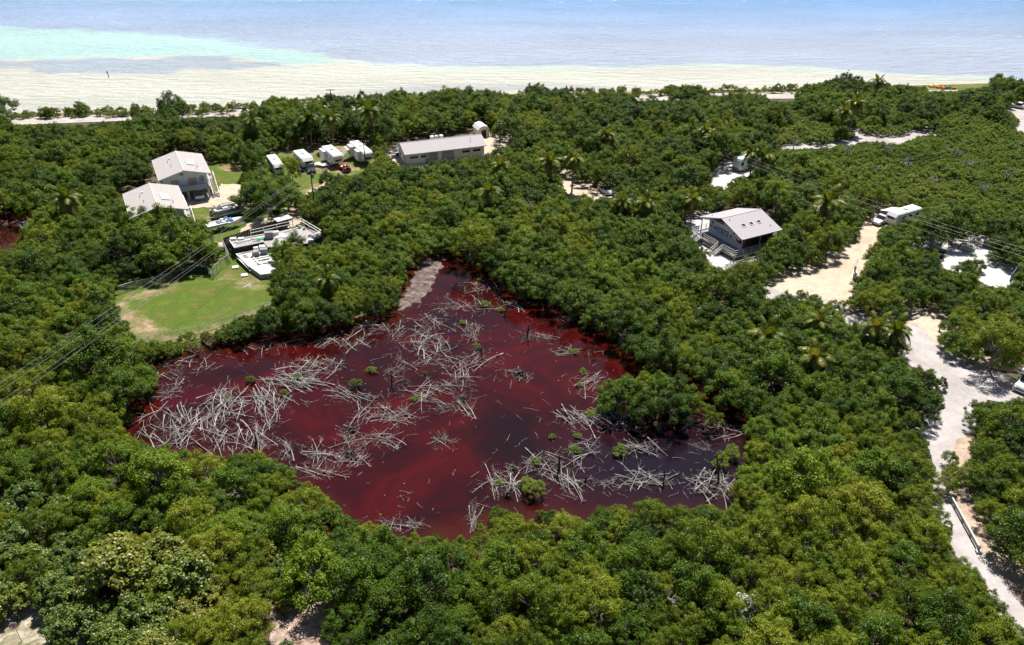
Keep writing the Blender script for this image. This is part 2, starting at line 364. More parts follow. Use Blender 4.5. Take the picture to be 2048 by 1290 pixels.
# sea: opaque tinted water over sand, seagrass and deeper bottom; the bottom's colour is laid into the grid per vertex
def dist_poly(poly, x, y):
    """rough signed distance to polygon in px (positive inside) for arrays"""
    n = len(poly); dmin = np.full(x.shape, 1e9); ins = np.zeros(x.shape, bool)
    for i in range(n):
        x0, y0 = poly[i - 1]; x1, y1 = poly[i]; ex, ey = x1 - x0, y1 - y0; L = ex * ex + ey * ey + 1e-9
        t = np.clip(((x - x0) * ex + (y - y0) * ey) / L, 0, 1)
        dmin = np.minimum(dmin, np.hypot(x - x0 - t * ex, (y - y0 - t * ey)))
        c = (y0 > y) != (y1 > y)
        with np.errstate(divide='ignore', invalid='ignore'): xi = ex * (y - y0) / (ey if ey else 1e-9) + x0
        ins ^= c & (x < xi)
    return np.where(ins, dmin, -dmin)
def wpoly(pts): return [tuple(P(x, y).xy) for x, y in pts]
SHALLOW = wpoly([(-300,60),(0,62),(200,66),(420,80),(440,88),(550,96),(700,118),(860,131),(1010,131),(1200,131),(1390,126),(1510,127),(1700,138),(1850,147),(1990,150),(2048,154),(2300,160),(2300,230),(-300,260)])
WEED = wpoly([(-200,122),(0,118),(120,119),(250,113),(440,110),(560,126),(600,130),(480,137),(370,140),(340,147),(230,147),(100,144),(50,137),(0,135),(-200,138)])
WEED2 = wpoly([(640,186),(720,176),(860,170),(1000,163),(1150,168),(1290,176),(1300,183),(1150,184),(1000,184),(850,190),(740,190)])
TEAL = wpoly([(-300,52),(0,56),(200,60),(420,74),(460,84),(560,96),(660,118),(600,130),(470,112),(380,108),(200,113),(0,117),(-300,120)])
xs = np.arange(-360, 361, 1.6); ys = np.concatenate([np.arange(196, 300, 1.0), np.arange(300, 480, 1.8)])
X, Y = np.meshgrid(xs, ys); nx, ny = len(xs), len(ys)
nzv = np.array([mnoise.fractal(Vector((x * 0.05, y * 0.12, 0)), 1.0, 2.0, 4) for x, y in zip(X.ravel(), Y.ravel())]).reshape(X.shape)
def sstep(v, a, b_): t = np.clip((v - a) / (b_ - a), 0, 1); return (t * t * (3 - 2 * t))[..., None]
cD = np.array((0.49, 0.56, 0.72)); cS = np.array((0.72, 0.72, 0.64)); cT = np.array((0.53, 0.79, 0.78)); cW = np.array((0.43, 0.51, 0.64)); cDf = np.array((0.20, 0.42, 0.80))
dS = dist_poly(SHALLOW, X, Y) + nzv * 3; dW = dist_poly(WEED, X, Y) + nzv * 6; dW2 = dist_poly(WEED2, X, Y) + nzv * 5; dT = dist_poly(TEAL, X, Y) + nzv * 6
lf = sstep(-X, -120, 200) * .55; cDx = cDf * (1 - lf) + np.array((0.38, 0.53, 0.76)) * lf
col = cD * (1 - sstep(Y, 290, 450)) + cDx * sstep(Y, 290, 450)
col = col * (1 - sstep(dS, -0.6, 0.8)) + cS * sstep(dS, -0.6, 0.8)
tt = sstep(dT, -6, 4); col = col * (1 - tt) + cT * tt
edge = sstep(dS, 0, 1) * (1 - sstep(dS, 2, 9)) * sstep(-Y + 330, 0, 20) * 0.5; col = col * (1 - edge) + np.array((0.60, 0.80, 0.75)) * edge
tw = sstep(dW, -1.5, 2.5) * 0.85; col = col * (1 - tw) + cW * tw
tw = sstep(dW2, -3, 5) * 0.55; col = col * (1 - tw) + np.array((0.46, 0.45, 0.52)) * tw
far = (X < -350)[..., None] * 0.0
vs = np.stack([X, Y, np.full_like(X, -0.30)], -1).reshape(-1, 3)
idx = np.arange(nx * ny).reshape(ny, nx)
fs = np.stack([idx[:-1, :-1], idx[:-1, 1:], idx[1:, 1:], idx[1:, :-1]], -1).reshape(-1, 4)
me = bpy.data.meshes.new('sea'); me.from_pydata([], [], []); me.vertices.add(len(vs)); me.vertices.foreach_set('co', vs.ravel())
me.loops.add(len(fs) * 4); me.loops.foreach_set('vertex_index', fs.ravel()); me.polygons.add(len(fs)); me.polygons.foreach_set('loop_start', np.arange(0, len(fs) * 4, 4)); me.update(calc_edges=True)
ca = me.color_attributes.new('bottom', 'FLOAT_COLOR', 'POINT'); ca.data.foreach_set('color', np.concatenate([col.reshape(-1, 3), np.ones((len(vs), 1))], 1).astype(np.float32).ravel())
def sea_mat(name, attr):
    m = bpy.data.materials.new(name); m.use_nodes = True; n = m.node_tree; bb = n.nodes['Principled BSDF']
    bb.inputs['Roughness'].default_value = 0.10; bb.inputs['IOR'].default_value = 1.33
    tc = n.nodes.new('ShaderNodeTexCoord'); mp = n.nodes.new('ShaderNodeMapping'); mp.inputs['Scale'].default_value = (0.35, 1.0, 1); mp.inputs['Rotation'].default_value = (0, 0, R(6))
    n.links.new(tc.outputs['Object'], mp.inputs[0])
    w = n.nodes.new('ShaderNodeTexNoise'); w.inputs['Scale'].default_value = 0.42; w.inputs['Detail'].default_value = 7; w.inputs['Roughness'].default_value = 0.68; w.inputs['Distortion'].default_value = 0.4
    n.links.new(mp.outputs[0], w.inputs['Vector'])
    bp = n.nodes.new('ShaderNodeBump'); bp.inputs['Strength'].default_value = 1.0; bp.inputs['Distance'].default_value = 2.7
    n.links.new(w.outputs[0], bp.inputs['Height']); n.links.new(bp.outputs[0], bb.inputs['Normal'])
    w2 = n.nodes.new('ShaderNodeTexNoise'); w2.inputs['Scale'].default_value = 0.035; w2.inputs['Detail'].default_value = 5
    n.links.new(mp.outputs[0], w2.inputs['Vector'])
    mr = n.nodes.new('ShaderNodeMapRange'); mr.inputs[1].default_value = 0.3; mr.inputs[2].default_value = 0.7; mr.inputs[3].default_value = 0.9; mr.inputs[4].default_value = 1.08
    n.links.new(w2.outputs[0], mr.inputs[0])
    sc = n.nodes.new('ShaderNodeVectorMath'); sc.operation = 'SCALE'; n.links.new(mr.outputs[0], sc.inputs['Scale'])
    if attr: a = n.nodes.new('ShaderNodeAttribute'); a.attribute_name = 'bottom'; n.links.new(a.outputs['Color'], sc.inputs[0])
    else: sc.inputs[0].default_value = (0.20, 0.42, 0.80)
    n.links.new(sc.outputs[0], bb.inputs['Base Color'])
    return m
me.materials.append(sea_mat('shallow_sea', True)); o = bpy.data.objects.new('sea', me); C.objects.link(o); o['kind'] = 'structure'
mb = MB(); mb.add([(-6000, 150, -0.36), (6000, 150, -0.36), (6000, 9000, -0.36), (-6000, 9000, -0.36)], [(0, 1, 2, 3)])
mb.build('sea_beyond', sea_mat('open_sea', False))['kind'] = 'structure'

# pond: tea-red water, opaque with tannin, orange where it shoals near the banks
def pond_mat():
    m = bpy.data.materials.new('tannin_red_water'); m.use_nodes = True; n = m.node_tree; bb = n.nodes['Principled BSDF']
    bb.inputs['Roughness'].default_value = 0.05; bb.inputs['IOR'].default_value = 1.33; bb.inputs['Specular IOR Level'].default_value = 0.5
    a = n.nodes.new('ShaderNodeAttribute'); a.attribute_name = 'bank'
    tc = n.nodes.new('ShaderNodeTexCoord')
    w = n.nodes.new('ShaderNodeTexNoise'); w.inputs['Scale'].default_value = 0.07; w.inputs['Detail'].default_value = 7; w.inputs['Roughness'].default_value = 0.6; w.inputs['Distortion'].default_value = 1.6
    n.links.new(tc.outputs['Object'], w.inputs['Vector'])
    r1 = n.nodes.new('ShaderNodeValToRGB'); c = r1.color_ramp; c.elements[0].position = 0.32; c.elements[0].color = (0.010, 0.003, 0.004, 1); c.elements[1].position = 0.68; c.elements[1].color = (0.060, 0.0036, 0.003, 1)
    e = c.elements.new(0.5); e.color = (0.029, 0.0025, 0.0028, 1)
    n.links.new(w.outputs[0], r1.inputs[0])
    w3 = n.nodes.new('ShaderNodeTexNoise'); w3.inputs['Scale'].default_value = 0.6; w3.inputs['Detail'].default_value = 8; w3.inputs['Roughness'].default_value = 0.7
    n.links.new(tc.outputs['Object'], w3.inputs['Vector'])
    ad = n.nodes.new('ShaderNodeMath'); ad.operation = 'MULTIPLY_ADD'; ad.inputs[1].default_value = 0.9; n.links.new(w3.outputs[0], ad.inputs[0]); n.links.new(a.outputs['Fac'], ad.inputs[2])
    r2 = n.nodes.new('ShaderNodeMapRange'); r2.inputs[1].default_value = 0.62; r2.inputs[2].default_value = 1.25; n.links.new(ad.outputs[0], r2.inputs[0])
    mx = n.nodes.new('ShaderNodeMix'); mx.data_type = 'RGBA'; n.links.new(r2.outputs[0], mx.inputs['Factor']); n.links.new(r1.outputs[0], mx.inputs[6]); mx.inputs[7].default_value = (0.040, 0.0105, 0.004, 1)
    # floating seed flecks
    vo = n.nodes.new('ShaderNodeTexVoronoi'); vo.inputs['Scale'].default_value = 0.9; n.links.new(tc.outputs['Object'], vo.inputs['Vector'])
    lt = n.nodes.new('ShaderNodeMath'); lt.operation = 'LESS_THAN'; lt.inputs[1].default_value = 0.06; n.links.new(vo.outputs['Distance'], lt.inputs[0])
    gs = n.nodes.new('ShaderNodeSeparateColor'); n.links.new(vo.outputs['Color'], gs.inputs[0])
    gt = n.nodes.new('ShaderNodeMath'); gt.operation = 'GREATER_THAN'; gt.inputs[1].default_value = 0.6; n.links.new(gs.outputs[0], gt.inputs[0])
    ml = n.nodes.new('ShaderNodeMath'); ml.operation = 'MULTIPLY'; n.links.new(lt.outputs[0], ml.inputs[0]); n.links.new(gt.outputs[0], ml.inputs[1])
    mx2 = n.nodes.new('ShaderNodeMix'); mx2.data_type = 'RGBA'; n.links.new(ml.outputs[0], mx2.inputs['Factor']); n.links.new(mx.outputs[2], mx2.inputs[6]); mx2.inputs[7].default_value = (0.35, 0.24, 0.18, 1)
    da = n.nodes.new('ShaderNodeAttribute'); da.attribute_name = 'deep'; dm = n.nodes.new('ShaderNodeMath'); dm.operation = 'MULTIPLY_ADD'; dm.inputs[1].default_value = 1.1; n.links.new(w.outputs[0], dm.inputs[0]); n.links.new(da.outputs['Fac'], dm.inputs[2])
    dr = n.nodes.new('ShaderNodeMapRange'); dr.inputs[1].default_value = 0.75; dr.inputs[2].default_value = 1.45; dr.inputs[4].default_value = 0.9; n.links.new(dm.outputs[0], dr.inputs[0])
    mx3 = n.nodes.new('ShaderNodeMix'); mx3.data_type = 'RGBA'; n.links.new(dr.outputs[0], mx3.inputs['Factor']); n.links.new(mx2.outputs[2], mx3.inputs[6]); mx3.inputs[7].default_value = (0.006, 0.005, 0.010, 1)
    n.links.new(mx3.outputs[2], bb.inputs['Base Color'])
    bw = n.nodes.new('ShaderNodeTexNoise'); bw.inputs['Scale'].default_value = 1.6; bw.inputs['Detail'].default_value = 4; n.links.new(tc.outputs['Object'], bw.inputs['Vector'])
    bp = n.nodes.new('ShaderNodeBump'); bp.inputs['Strength'].default_value = 0.06; bp.inputs['Distance'].default_value = 0.1
    n.links.new(bw.outputs[0], bp.inputs['Height']); n.links.new(bp.outputs[0], bb.inputs['Normal'])
    return m
PM = pond_mat()
pw = rough_poly([tuple(P(x, y).xy) for x, y in POND], 0.5, 1.5)
def grow(pts, d):
    cx = sum(p[0] for p in pts) / len(pts); cyy = sum(p[1] for p in pts) / len(pts); out = []
    for p in pts:
        v = Vector((p[0] - cx, p[1] - cyy)); near = 1.0 if v.y < 0 else 0.35
        out.append(Vector((p[0], p[1])) + v.normalized() * d * near)
    return out
pond_world = grow(pw, 3.0)
def pond_mesh(name, outline):
    b = bmesh.new(); ox = [p[0] for p in outline]; oy = [p[1] for p in outline]
    gx = np.arange(min(ox) - 1, max(ox) + 2, 1.0); gy = np.arange(min(oy) - 1, max(oy) + 2, 1.0)
    GX, GY = np.meshgrid(gx, gy); D = dist_poly([(p[0], p[1]) for p in outline], GX, GY)
    vv = {}; b.verts.layers.float.new('bank'); b.verts.layers.float.new('deep'); lay = b.verts.layers.float['bank']; dlay = b.verts.layers.float['deep']; DEEP = P(1330, 930)
    for j in range(len(gy) - 1):
        for i in range(len(gx) - 1):
            if max(D[j, i], D[j, i + 1], D[j + 1, i], D[j + 1, i + 1]) > 0:
                q = []
                for (jj, ii) in ((j, i), (j, i + 1), (j + 1, i + 1), (j + 1, i)):
                    if (jj, ii) not in vv:
                        v = b.verts.new((gx[ii], gy[jj], 0.03)); v[dlay] = float(max(0, 1.15 - math.hypot((gx[ii] - DEEP.x) / 24, (gy[jj] - DEEP.y) / 13))); v[lay] = float(min(1, max(0, 1 - (D[jj, ii] - 1.0) / 3.2))) * 0.75; vv[(jj, ii)] = v
                    q.append(vv[(jj, ii)])
                b.faces.new(q)
    me = bpy.data.meshes.new(name); b.to_mesh(me); b.free(); me.materials.append(PM)
    o = bpy.data.objects.new(name, me); C.objects.link(o); o['kind'] = 'structure'; return o
pond_mesh('pond_water', pond_world)
pond_mesh('pond_water', [P(x, y).xy for x, y in [(-60,440),(-40,425),(0,424),(48,416),(60,440),(50,480),(25,505),(-20,520),(-80,500)]])
sheet('silt_bank', [(838,524),(850,512),(890,514),(880,535),(868,562),(845,600),(812,618),(795,622),(803,600),(820,570)], 0.04, G_MUD, 1.2, 0.6, 3)
MATS['pond'] = PM

# highway, roads, pads, lawns
HW = [(-700, 150), (-300, 196.0), (-170, 214.0), (-139.55, 220.3), (-76.5, 229.3), (-30, 237.5), (50.7, 246.8), (84.8, 248.3), (130, 250.5), (300, 262), (700, 290)]
mb = MB(); mk = MB()
def strip(mbx, pts, w0, w1, z):
    for (a, b_) in zip(pts, pts[1:]):
        pass
    L = []
    for i, p in enumerate(pts):
        a = Vector(pts[max(0, i - 1)]); c = Vector(pts[min(len(pts) - 1, i + 1)]); d = (c - a).normalized(); nn = Vector((-d.y, d.x))
        L.append((Vector(p) + nn * w0, Vector(p) + nn * w1))
    vs = [(q.x, q.y, z) for pr in L for q in pr]
    mbx.add(vs, [(2 * i, 2 * i + 2, 2 * i + 3, 2 * i + 1) for i in range(len(L) - 1)])
strip(mb, HW, -3.6, 3.6, 0.10); mb.build('highway', G_ROAD)['kind'] = 'structure'
strip(mk, HW, -3.35, -3.2, 0.104); strip(mk, HW, 3.2, 3.35, 0.104)
mk.build('edge_line', mat('white_road_paint', (0.8, 0.8, 0.78)))['kind'] = 'structure'
mk = MB(); strip(mk, HW, -0.17, -0.05, 0.104); strip(mk, HW, 0.05, 0.17, 0.104)
mk.build('centre_line', mat('yellow_road_paint', (0.65, 0.5, 0.12)))['kind'] = 'structure'
mb = MB(); strip(mb, HW, 3.6, 5.6, 0.06); mb.build('shoulder', G_VERGE)['kind'] = 'structure'
vp = [(p[0], p[1] + 4) for p in HW[1:-1]] + [(x, shore_y(x) - 0.6) for x in range(250, -250, -8)]
sheet('verge', None, 0.02, G_VERGE, 0.8, 3, 5, world=vp)
sh_ = [(x, shore_y(x) - 1.2) for x in range(-250, 251, 8)] + [(x, shore_y(x) + 0.1) for x in range(250, -251, -8)]
sheet('beach', None, 0.035, G_SAND, 0.5, 3, 6, world=sh_)
def grid_sheet(name, pts, z, base, worn, patches, step=.7):
    m = bpy.data.materials.new(name + '_turf'); m.use_nodes = True; n = m.node_tree; bb = n.nodes['Principled BSDF']; bb.inputs['Roughness'].default_value = .95; bb.inputs['Specular IOR Level'].default_value = .1
    tc = n.nodes.new('ShaderNodeTexCoord'); at = n.nodes.new('ShaderNodeAttribute'); at.attribute_name = 'worn'
    def noise(s, d, r=.65): q = n.nodes.new('ShaderNodeTexNoise'); q.inputs['Scale'].default_value = s; q.inputs['Detail'].default_value = d; q.inputs['Roughness'].default_value = r; n.links.new(tc.outputs['Object'], q.inputs['Vector']); return q.outputs[0]
    def ramp(src, st):
        q = n.nodes.new('ShaderNodeValToRGB')
        while len(q.color_ramp.elements) < len(st): q.color_ramp.elements.new(.5)
        for e, (p_, c_) in zip(q.color_ramp.elements, st): e.position = p_; e.color = (*c_, 1)
        n.links.new(src, q.inputs[0]); return q.outputs[0]
    A = ramp(noise(.25, 9), base); B = ramp(noise(.6, 8), worn)
    k = n.nodes.new('ShaderNodeMath'); k.operation = 'MULTIPLY_ADD'; k.inputs[1].default_value = 1.5; n.links.new(noise(.45, 10, .72), k.inputs[0]); n.links.new(at.outputs['Fac'], k.inputs[2])
    mr = n.nodes.new('ShaderNodeMapRange'); mr.inputs[1].default_value = 0.90; mr.inputs[2].default_value = 1.28; n.links.new(k.outputs[0], mr.inputs[0])
    mx = n.nodes.new('ShaderNodeMix'); mx.data_type = 'RGBA'; n.links.new(mr.outputs[0], mx.inputs['Factor']); n.links.new(A, mx.inputs[6]); n.links.new(B, mx.inputs[7])
    f = noise(3.5, 6, .8); m2 = n.nodes.new('ShaderNodeMapRange'); m2.inputs[1].default_value = .3; m2.inputs[2].default_value = .7; m2.inputs[3].default_value = .62; m2.inputs[4].default_value = 1.38; n.links.new(f, m2.inputs[0])
    sc = n.nodes.new('ShaderNodeVectorMath'); sc.operation = 'SCALE'; n.links.new(mx.outputs[2], sc.inputs[0]); n.links.new(m2.outputs[0], sc.inputs['Scale']); n.links.new(sc.outputs[0], bb.inputs['Base Color'])
    bp = n.nodes.new('ShaderNodeBump'); bp.inputs['Strength'].default_value = .5; bp.inputs['Distance'].default_value = .2; n.links.new(f, bp.inputs['Height']); n.links.new(bp.outputs[0], bb.inputs['Normal'])
    out = [(p[0], p[1]) for p in rough_poly(px_poly(pts), .6, 1.5)]; ox = [p[0] for p in out]; oy = [p[1] for p in out]
    gx = np.arange(min(ox) - 1, max(ox) + 1, step); gy = np.arange(min(oy) - 1, max(oy) + 1, step); GX, GY = np.meshgrid(gx, gy); D = dist_poly(out, GX, GY); W_ = np.full(D.shape, -.1)
    for q, s_ in patches: W_ = np.maximum(W_, np.clip(.30 + dist_poly([tuple(v) for v in px_poly(q)], GX, GY) * .16, -.1, .55) * s_)
    b = bmesh.new(); lay = b.verts.layers.float.new('worn'); vv = {}
    for j in range(len(gy) - 1):
        for i in range(len(gx) - 1):
            if min(D[j, i], D[j, i + 1], D[j + 1, i], D[j + 1, i + 1]) > -.3:
                q = []
                for jj, ii in ((j, i), (j, i + 1), (j + 1, i + 1), (j + 1, i)):
                    if (jj, ii) not in vv: v = b.verts.new((gx[ii], gy[jj], z)); v[lay] = float(W_[jj, ii]); vv[(jj, ii)] = v
                    q.append(vv[(jj, ii)])
                b.faces.new(q)
    me = bpy.data.meshes.new(name); b.to_mesh(me); b.free(); me.materials.append(m); o = bpy.data.objects.new(name, me); C.objects.link(o); o['kind'] = 'structure'
TURF = [(0.36, (0.13, 0.125, 0.035)), (0.5, (0.075, 0.112, 0.018)), (0.66, (0.11, 0.15, 0.024))]; WORN = [(0.38, (0.20, 0.17, 0.07)), (0.5, (0.29, 0.20, 0.13)), (0.64, (0.38, 0.28, 0.20))]
grid_sheet('lawn', [(225,600),(230,565),(300,550),(420,525),(470,490),(560,560),(565,600),(520,640),(460,690),(400,712),(330,712),(270,690),(240,660)], .02, TURF, WORN,
    [([(238,605),(262,625),(300,645),(330,662),(300,676),(262,665),(245,640)], 1.0), ([(250,598),(300,578),(345,570),(325,584),(275,600)], .9), ([(320,676),(400,664),(470,640),(540,610),(540,618),(470,650),(400,672),(330,684)], 1.0), ([(430,560),(475,545),(500,555),(520,580),(470,575)], .62), ([(500,535),(530,560),(520,575)], .8)])
grid_sheet('yard_grass', [(330,420),(400,330),(440,318),(600,290),(770,285),(770,345),(650,400),(620,450),(560,470),(450,500),(400,470)], .028, TURF, WORN, [([(445,328),(482,325),(486,338),(460,344)], 1.0), ([(412,432),(445,425),(452,440),(420,446)], .9), ([(560,330),(640,325),(735,335),(700,350),(620,345)], .75), ([(600,385),(640,365),(700,370),(640,400)], .9), ([(480,300),(770,285),(770,300),(600,312)], .8)])
sheet('yard_sand', [(340,408),(378,400),(440,389),(432,384),(443,368),(475,368),(500,380),(520,400),(505,412),(440,412),(380,418)], 0.035, G_SAND, 0.7, 0.8, 6)
sheet('track_sand', [(470,470),(500,447),(560,430),(600,395),(650,365),(700,375),(640,410),(610,445),(560,462),(500,475),(470,485),(440,500),(425,495)], 0.035, G_SAND, 0.9, 0.8, 7)
sheet('bare_ground', [(445,330),(480,325),(485,338),(462,345),(445,340)], 0.03, G_DIRT, 0.8, 0.8, 8)
sheet('garage_apron', [(760,300),(790,330),(830,345),(960,325),(1030,300),(1035,270),(975,260),(940,270)], 0.03, G_SAND, 0.8, 1.0, 9)
sheet('visitor_lot', [(1360,440),(1400,420),(1500,440),(1560,480),(1540,530),(1480,560),(1410,550),(1400,500)], 0.03, G_PAD, 0.8, 1.0, 10)
sheet('sand_road', [(1500,620),(1540,550),(1600,525),(1690,485),(1715,460),(1715,430),(1760,405),(1850,415),(1850,450),(1765,475),(1755,500),(1730,560),(1720,600),(1715,640),(1600,625),(1550,640)], 0.03, G_SAND, 0.8, 1.0, 11)
sheet('campground_road', [(1500,560),(1580,590),(1700,615),(1830,640),(1890,700),(1960,730),(2120,800),(2120,830),(1975,800),(1945,870),(1930,940),(1880,960),(1850,880),(1820,860),(1880,820),(1860,760),(1780,700),(1680,650),(1520,620)], 0.036, G_ROAD, 0.35, 1.5, 12)
sheet('campsite_sand', [(1780,600),(1850,595),(1920,640),(1940,700),(2100,680),(2100,760),(1960,733),(1890,703),(1835,650),(1790,645)], 0.045, G_SAND, 0.6, 1.0, 13)
sheet('lane', [(1875,930),(1905,915),(1935,985),(1975,1085),(2060,1200),(2200,1370),(2080,1370),(2005,1250),(1930,1145),(1872,1050),(1860,970)], 0.036, G_ROAD, 0.3, 1.5, 14)
sheet('lane_edge', [(1915,880),(1945,865),(1955,900),(1945,960),(1990,1060),(2075,1180),(2210,1340),(2180,1380),(2040,1206),(1975,1122),(1938,1062),(1908,1002),(1898,950)], 0.05, G_TRACK, 0.6, 1.0, 15)
sheet('campsite_pad', [(1790,475),(1890,470),(1905,455),(1950,460),(1995,490),(1985,525),(1930,555),(1880,535),(1890,505),(1800,495)], 0.03, G_PAD, 0.8, 1.0, 16)
sheet('campsite_pad', [(1950,560),(1975,522),(2048,535),(2100,560),(2030,580),(1985,578)], 0.03, G_PAD, 0.5, 1.0, 17)
sheet('bend_road', [(1690,245),(1725,262),(1765,270),(1830,255),(1900,252),(1880,270),(1835,280),(1795,294),(1740,288),(1640,299),(1540,303),(1400,318),(1385,300),(1540,292),(1690,280),(1708,272)], 0.03, G_ROAD, 0.6, 1.5, 18)
sheet('parking_strip', [(1990,205),(2200,195),(2200,340),(2048,275),(2025,262),(2030,235)], 0.03, G_ROAD, 0.6, 1.5, 19)
sheet('motorhome_pad', [(1410,335),(1450,322),(1530,322),(1520,345),(1460,370),(1440,395),(1405,385)], 0.03, G_PAD, 0.8, 1.0, 20)
sheet('camp_loop', [(1105,325),(1150,320),(1165,360),(1250,370),(1350,400),(1400,425),(1350,430),(1250,405),(1180,410),(1120,390)], 0.03, G_SAND, 0.8, 1.0, 21)
sheet('palm_clearing', [(1610,400),(1650,380),(1700,390),(1690,430),(1640,440)], 0.03, G_SAND, 0.8, 1.0, 22)
sheet('dry_lawn', [(-200,1225),(0,1215),(90,1195),(160,1260),(220,1400),(-200,1400)], 0.02, G_DRY, 0.5, 0.5, 23)
sheet('litter_clearing', [(540,1215),(620,1170),(690,1180),(700,1240),(720,1400),(540,1400)], 0.02, G_LITTER, 0.6, 0.5, 24)
sheet('litter_patch', [(-30,1050),(60,1050),(110,1090),(40,1110),(-30,1100)], 0.02, G_LITTER, 0.5, 0.5, 25)

# ------------------------------------------------------------------ shared paints
WHITE = mat('white_paint', (0.70, 0.69, 0.68), 0.5, 0.05, 1.0)
LAV = mat('pale_grey_siding', (0.74, 0.73, 0.75), 0.7, 0.08, 1.2)
ROOF = mat('pale_shingles', (0.41, 0.375, 0.36), 0.9, 0.2, 3.5, col2=(0.30, 0.27, 0.26), bump=0.4, bscale=14)
ROOF2 = mat('light_shingles', (0.40, 0.365, 0.38), 0.9, 0.2, 5.0, col2=(0.33, 0.30, 0.315), bump=0.4, bscale=14)
TAN = mat('tan_shutter', (0.50, 0.38, 0.24), 0.7)
DARK = mat('dark_glass', (0.02, 0.025, 0.03), 0.12, 0.1, 1, spec=0.6)
BLACK = mat('black_rubber', (0.02, 0.02, 0.02), 0.8)
CONC = mat('concrete', (0.48, 0.46, 0.43), 0.9, 0.25, 1.5, bump=0.2)
GREYW = mat('weathered_timber', (0.36, 0.33, 0.31), 0.9, 0.3, 4)
BROWNW = mat('brown_timber', (0.15, 0.095, 0.07), 0.9, 0.35, 3)
METAL = mat('galvanised_metal', (0.45, 0.46, 0.47), 0.45, 0.1, 2, metal=0.4)
CHROME = mat('hub_metal', (0.6, 0.6, 0.62), 0.3, 0.05, 2, metal=0.8)
SILVER = mat('silver_beige_paint', (0.42, 0.38, 0.34), 0.35, 0.04, 1, metal=0.3)
RED = mat('red_paint', (0.45, 0.015, 0.02), 0.35, 0.1, 1)
BLUE = mat('blue_plastic', (0.03, 0.18, 0.6), 0.5)
BLUEG = mat('blue_grey_panel', (0.20, 0.26, 0.36), 0.4)
GREEN = mat('green_tarp', (0.02, 0.32, 0.17), 0.6)
YELLOW = mat('yellow_paint', (0.70, 0.38, 0.05), 0.5)
ORANGE = mat('orange_plastic', (0.80, 0.22, 0.03), 0.5)
LIME = mat('lime_plastic', (0.75, 0.70, 0.05), 0.5)
TEALC = mat('turquoise_tarp', (0.12, 0.60, 0.55), 0.6, 0.2, 2)
GREY = mat('grey_box', (0.24, 0.25, 0.27), 0.6)
WOODP = mat('creosoted_pole', (0.07, 0.065, 0.055), 0.9, 0.3, 3)
CONCP = mat('pale_pole', (0.38, 0.42, 0.44), 0.8)
PANEL = mat('solar_glass', (0.45, 0.55, 0.62), 0.15, 0.08, 1.0, spec=0.7)
BEIGE = mat('cream_block_wall', (0.66, 0.60, 0.50), 0.85, 0.08, 1.0)
TENTM = mat('sage_tent_fabric', (0.30, 0.34, 0.28), 0.8)
WIRE = mat('pale_wire', (0.34, 0.34, 0.32), 0.4, 0.05, 1)
TAIL = mat('tail_lamp', (0.35, 0.01, 0.01), 0.3)
LAMP = mat('headlamp_glass', (0.75, 0.77, 0.8), 0.1)

def slab_roof(root, L, W, ze, zr, m, th=0.16, x0=None, ridge_y=0.0):
    """two slopes, ridge along x; returns the two slope parts (-y side, +y side)"""
    h = L / 2; out = []
    for sg in (-1, 1):
        y1 = sg * W / 2; mb = MB()
        sl = (zr - ze) / (W / 2)
        a = [(-h, 0, zr), (h, 0, zr), (h, y1, ze), (-h, y1, ze)]
        vs = a + [(x, y, z - th) for x, y, z in a]
        f = [(0, 1, 2, 3), (7, 6, 5, 4), (0, 4, 5, 1), (1, 5, 6, 2), (2, 6, 7, 3), (3, 7, 4, 0)]
        mb.add(vs, f if sg < 0 else [tuple(reversed(q)) for q in f])
        out.append(mb.build('roof_slope', m, root))
    mb = MB(); mb.tube([(-h - 0.02, 0, zr + 0.02), (h + 0.02, 0, zr + 0.02)], 0.09, 6); mb.build('ridge_cap', WHITE, root)
    mb = MB()
    for sx in (-1, 1):
        for sg in (-1, 1):
            mb.bar((sx * (h + 0.03), 0, zr - 0.08), (sx * (h + 0.03), sg * W / 2, ze - 0.08), 0.05, 0.2)
    for sg in (-1, 1): mb.bar((-h, sg * (W / 2 + 0.03), ze - 0.08), (h, sg * (W / 2 + 0.03), ze - 0.08), 0.05, 0.18)
    mb.build('fascia', WHITE, root)
    return out
def on_slope(sg, W, ze, zr, x, y, dx, dy, h):
    """8 corners box lying on a slope"""
    s = (zr - ze) / (W / 2)
    z = lambda yy: zr - abs(yy) * s
    vs = [(x - dx, y - dy, z(y - dy)), (x + dx, y - dy, z(y - dy)), (x + dx, y + dy, z(y + dy)), (x - dx, y + dy, z(y + dy))]
    vs += [(a, b_, c + h) for a, b_, c in vs]
    return vs, [(0, 3, 2, 1), (4, 5, 6, 7), (0, 1, 5, 4), (1, 2, 6, 5), (2, 3, 7, 6), (3, 0, 4, 7)]
def rail(root, a, b, z0, h=1.05, posts=None, m=None, w=0.09, rails=(1.0, 0.6, 0.25), z1=None):
    """one run of railing: each post a part, the rails a part"""
    a = Vector((a[0], a[1], z0)); b_ = Vector((b[0], b[1], z0 if z1 is None else z1)); L = (b_ - a).length; n = posts or max(1, int(L / 1.8))
    for i in range(n + 1):
        p = a.lerp(b_, i / n); part('post', m, root, bars=[(p, p + Vector((0, 0, h)), w)])
    for r_ in rails:
        o = Vector((0, 0, h * r_)); part('rail', m, root, bars=[(a + o, b_ + o, w * 0.9, w * 0.6)])
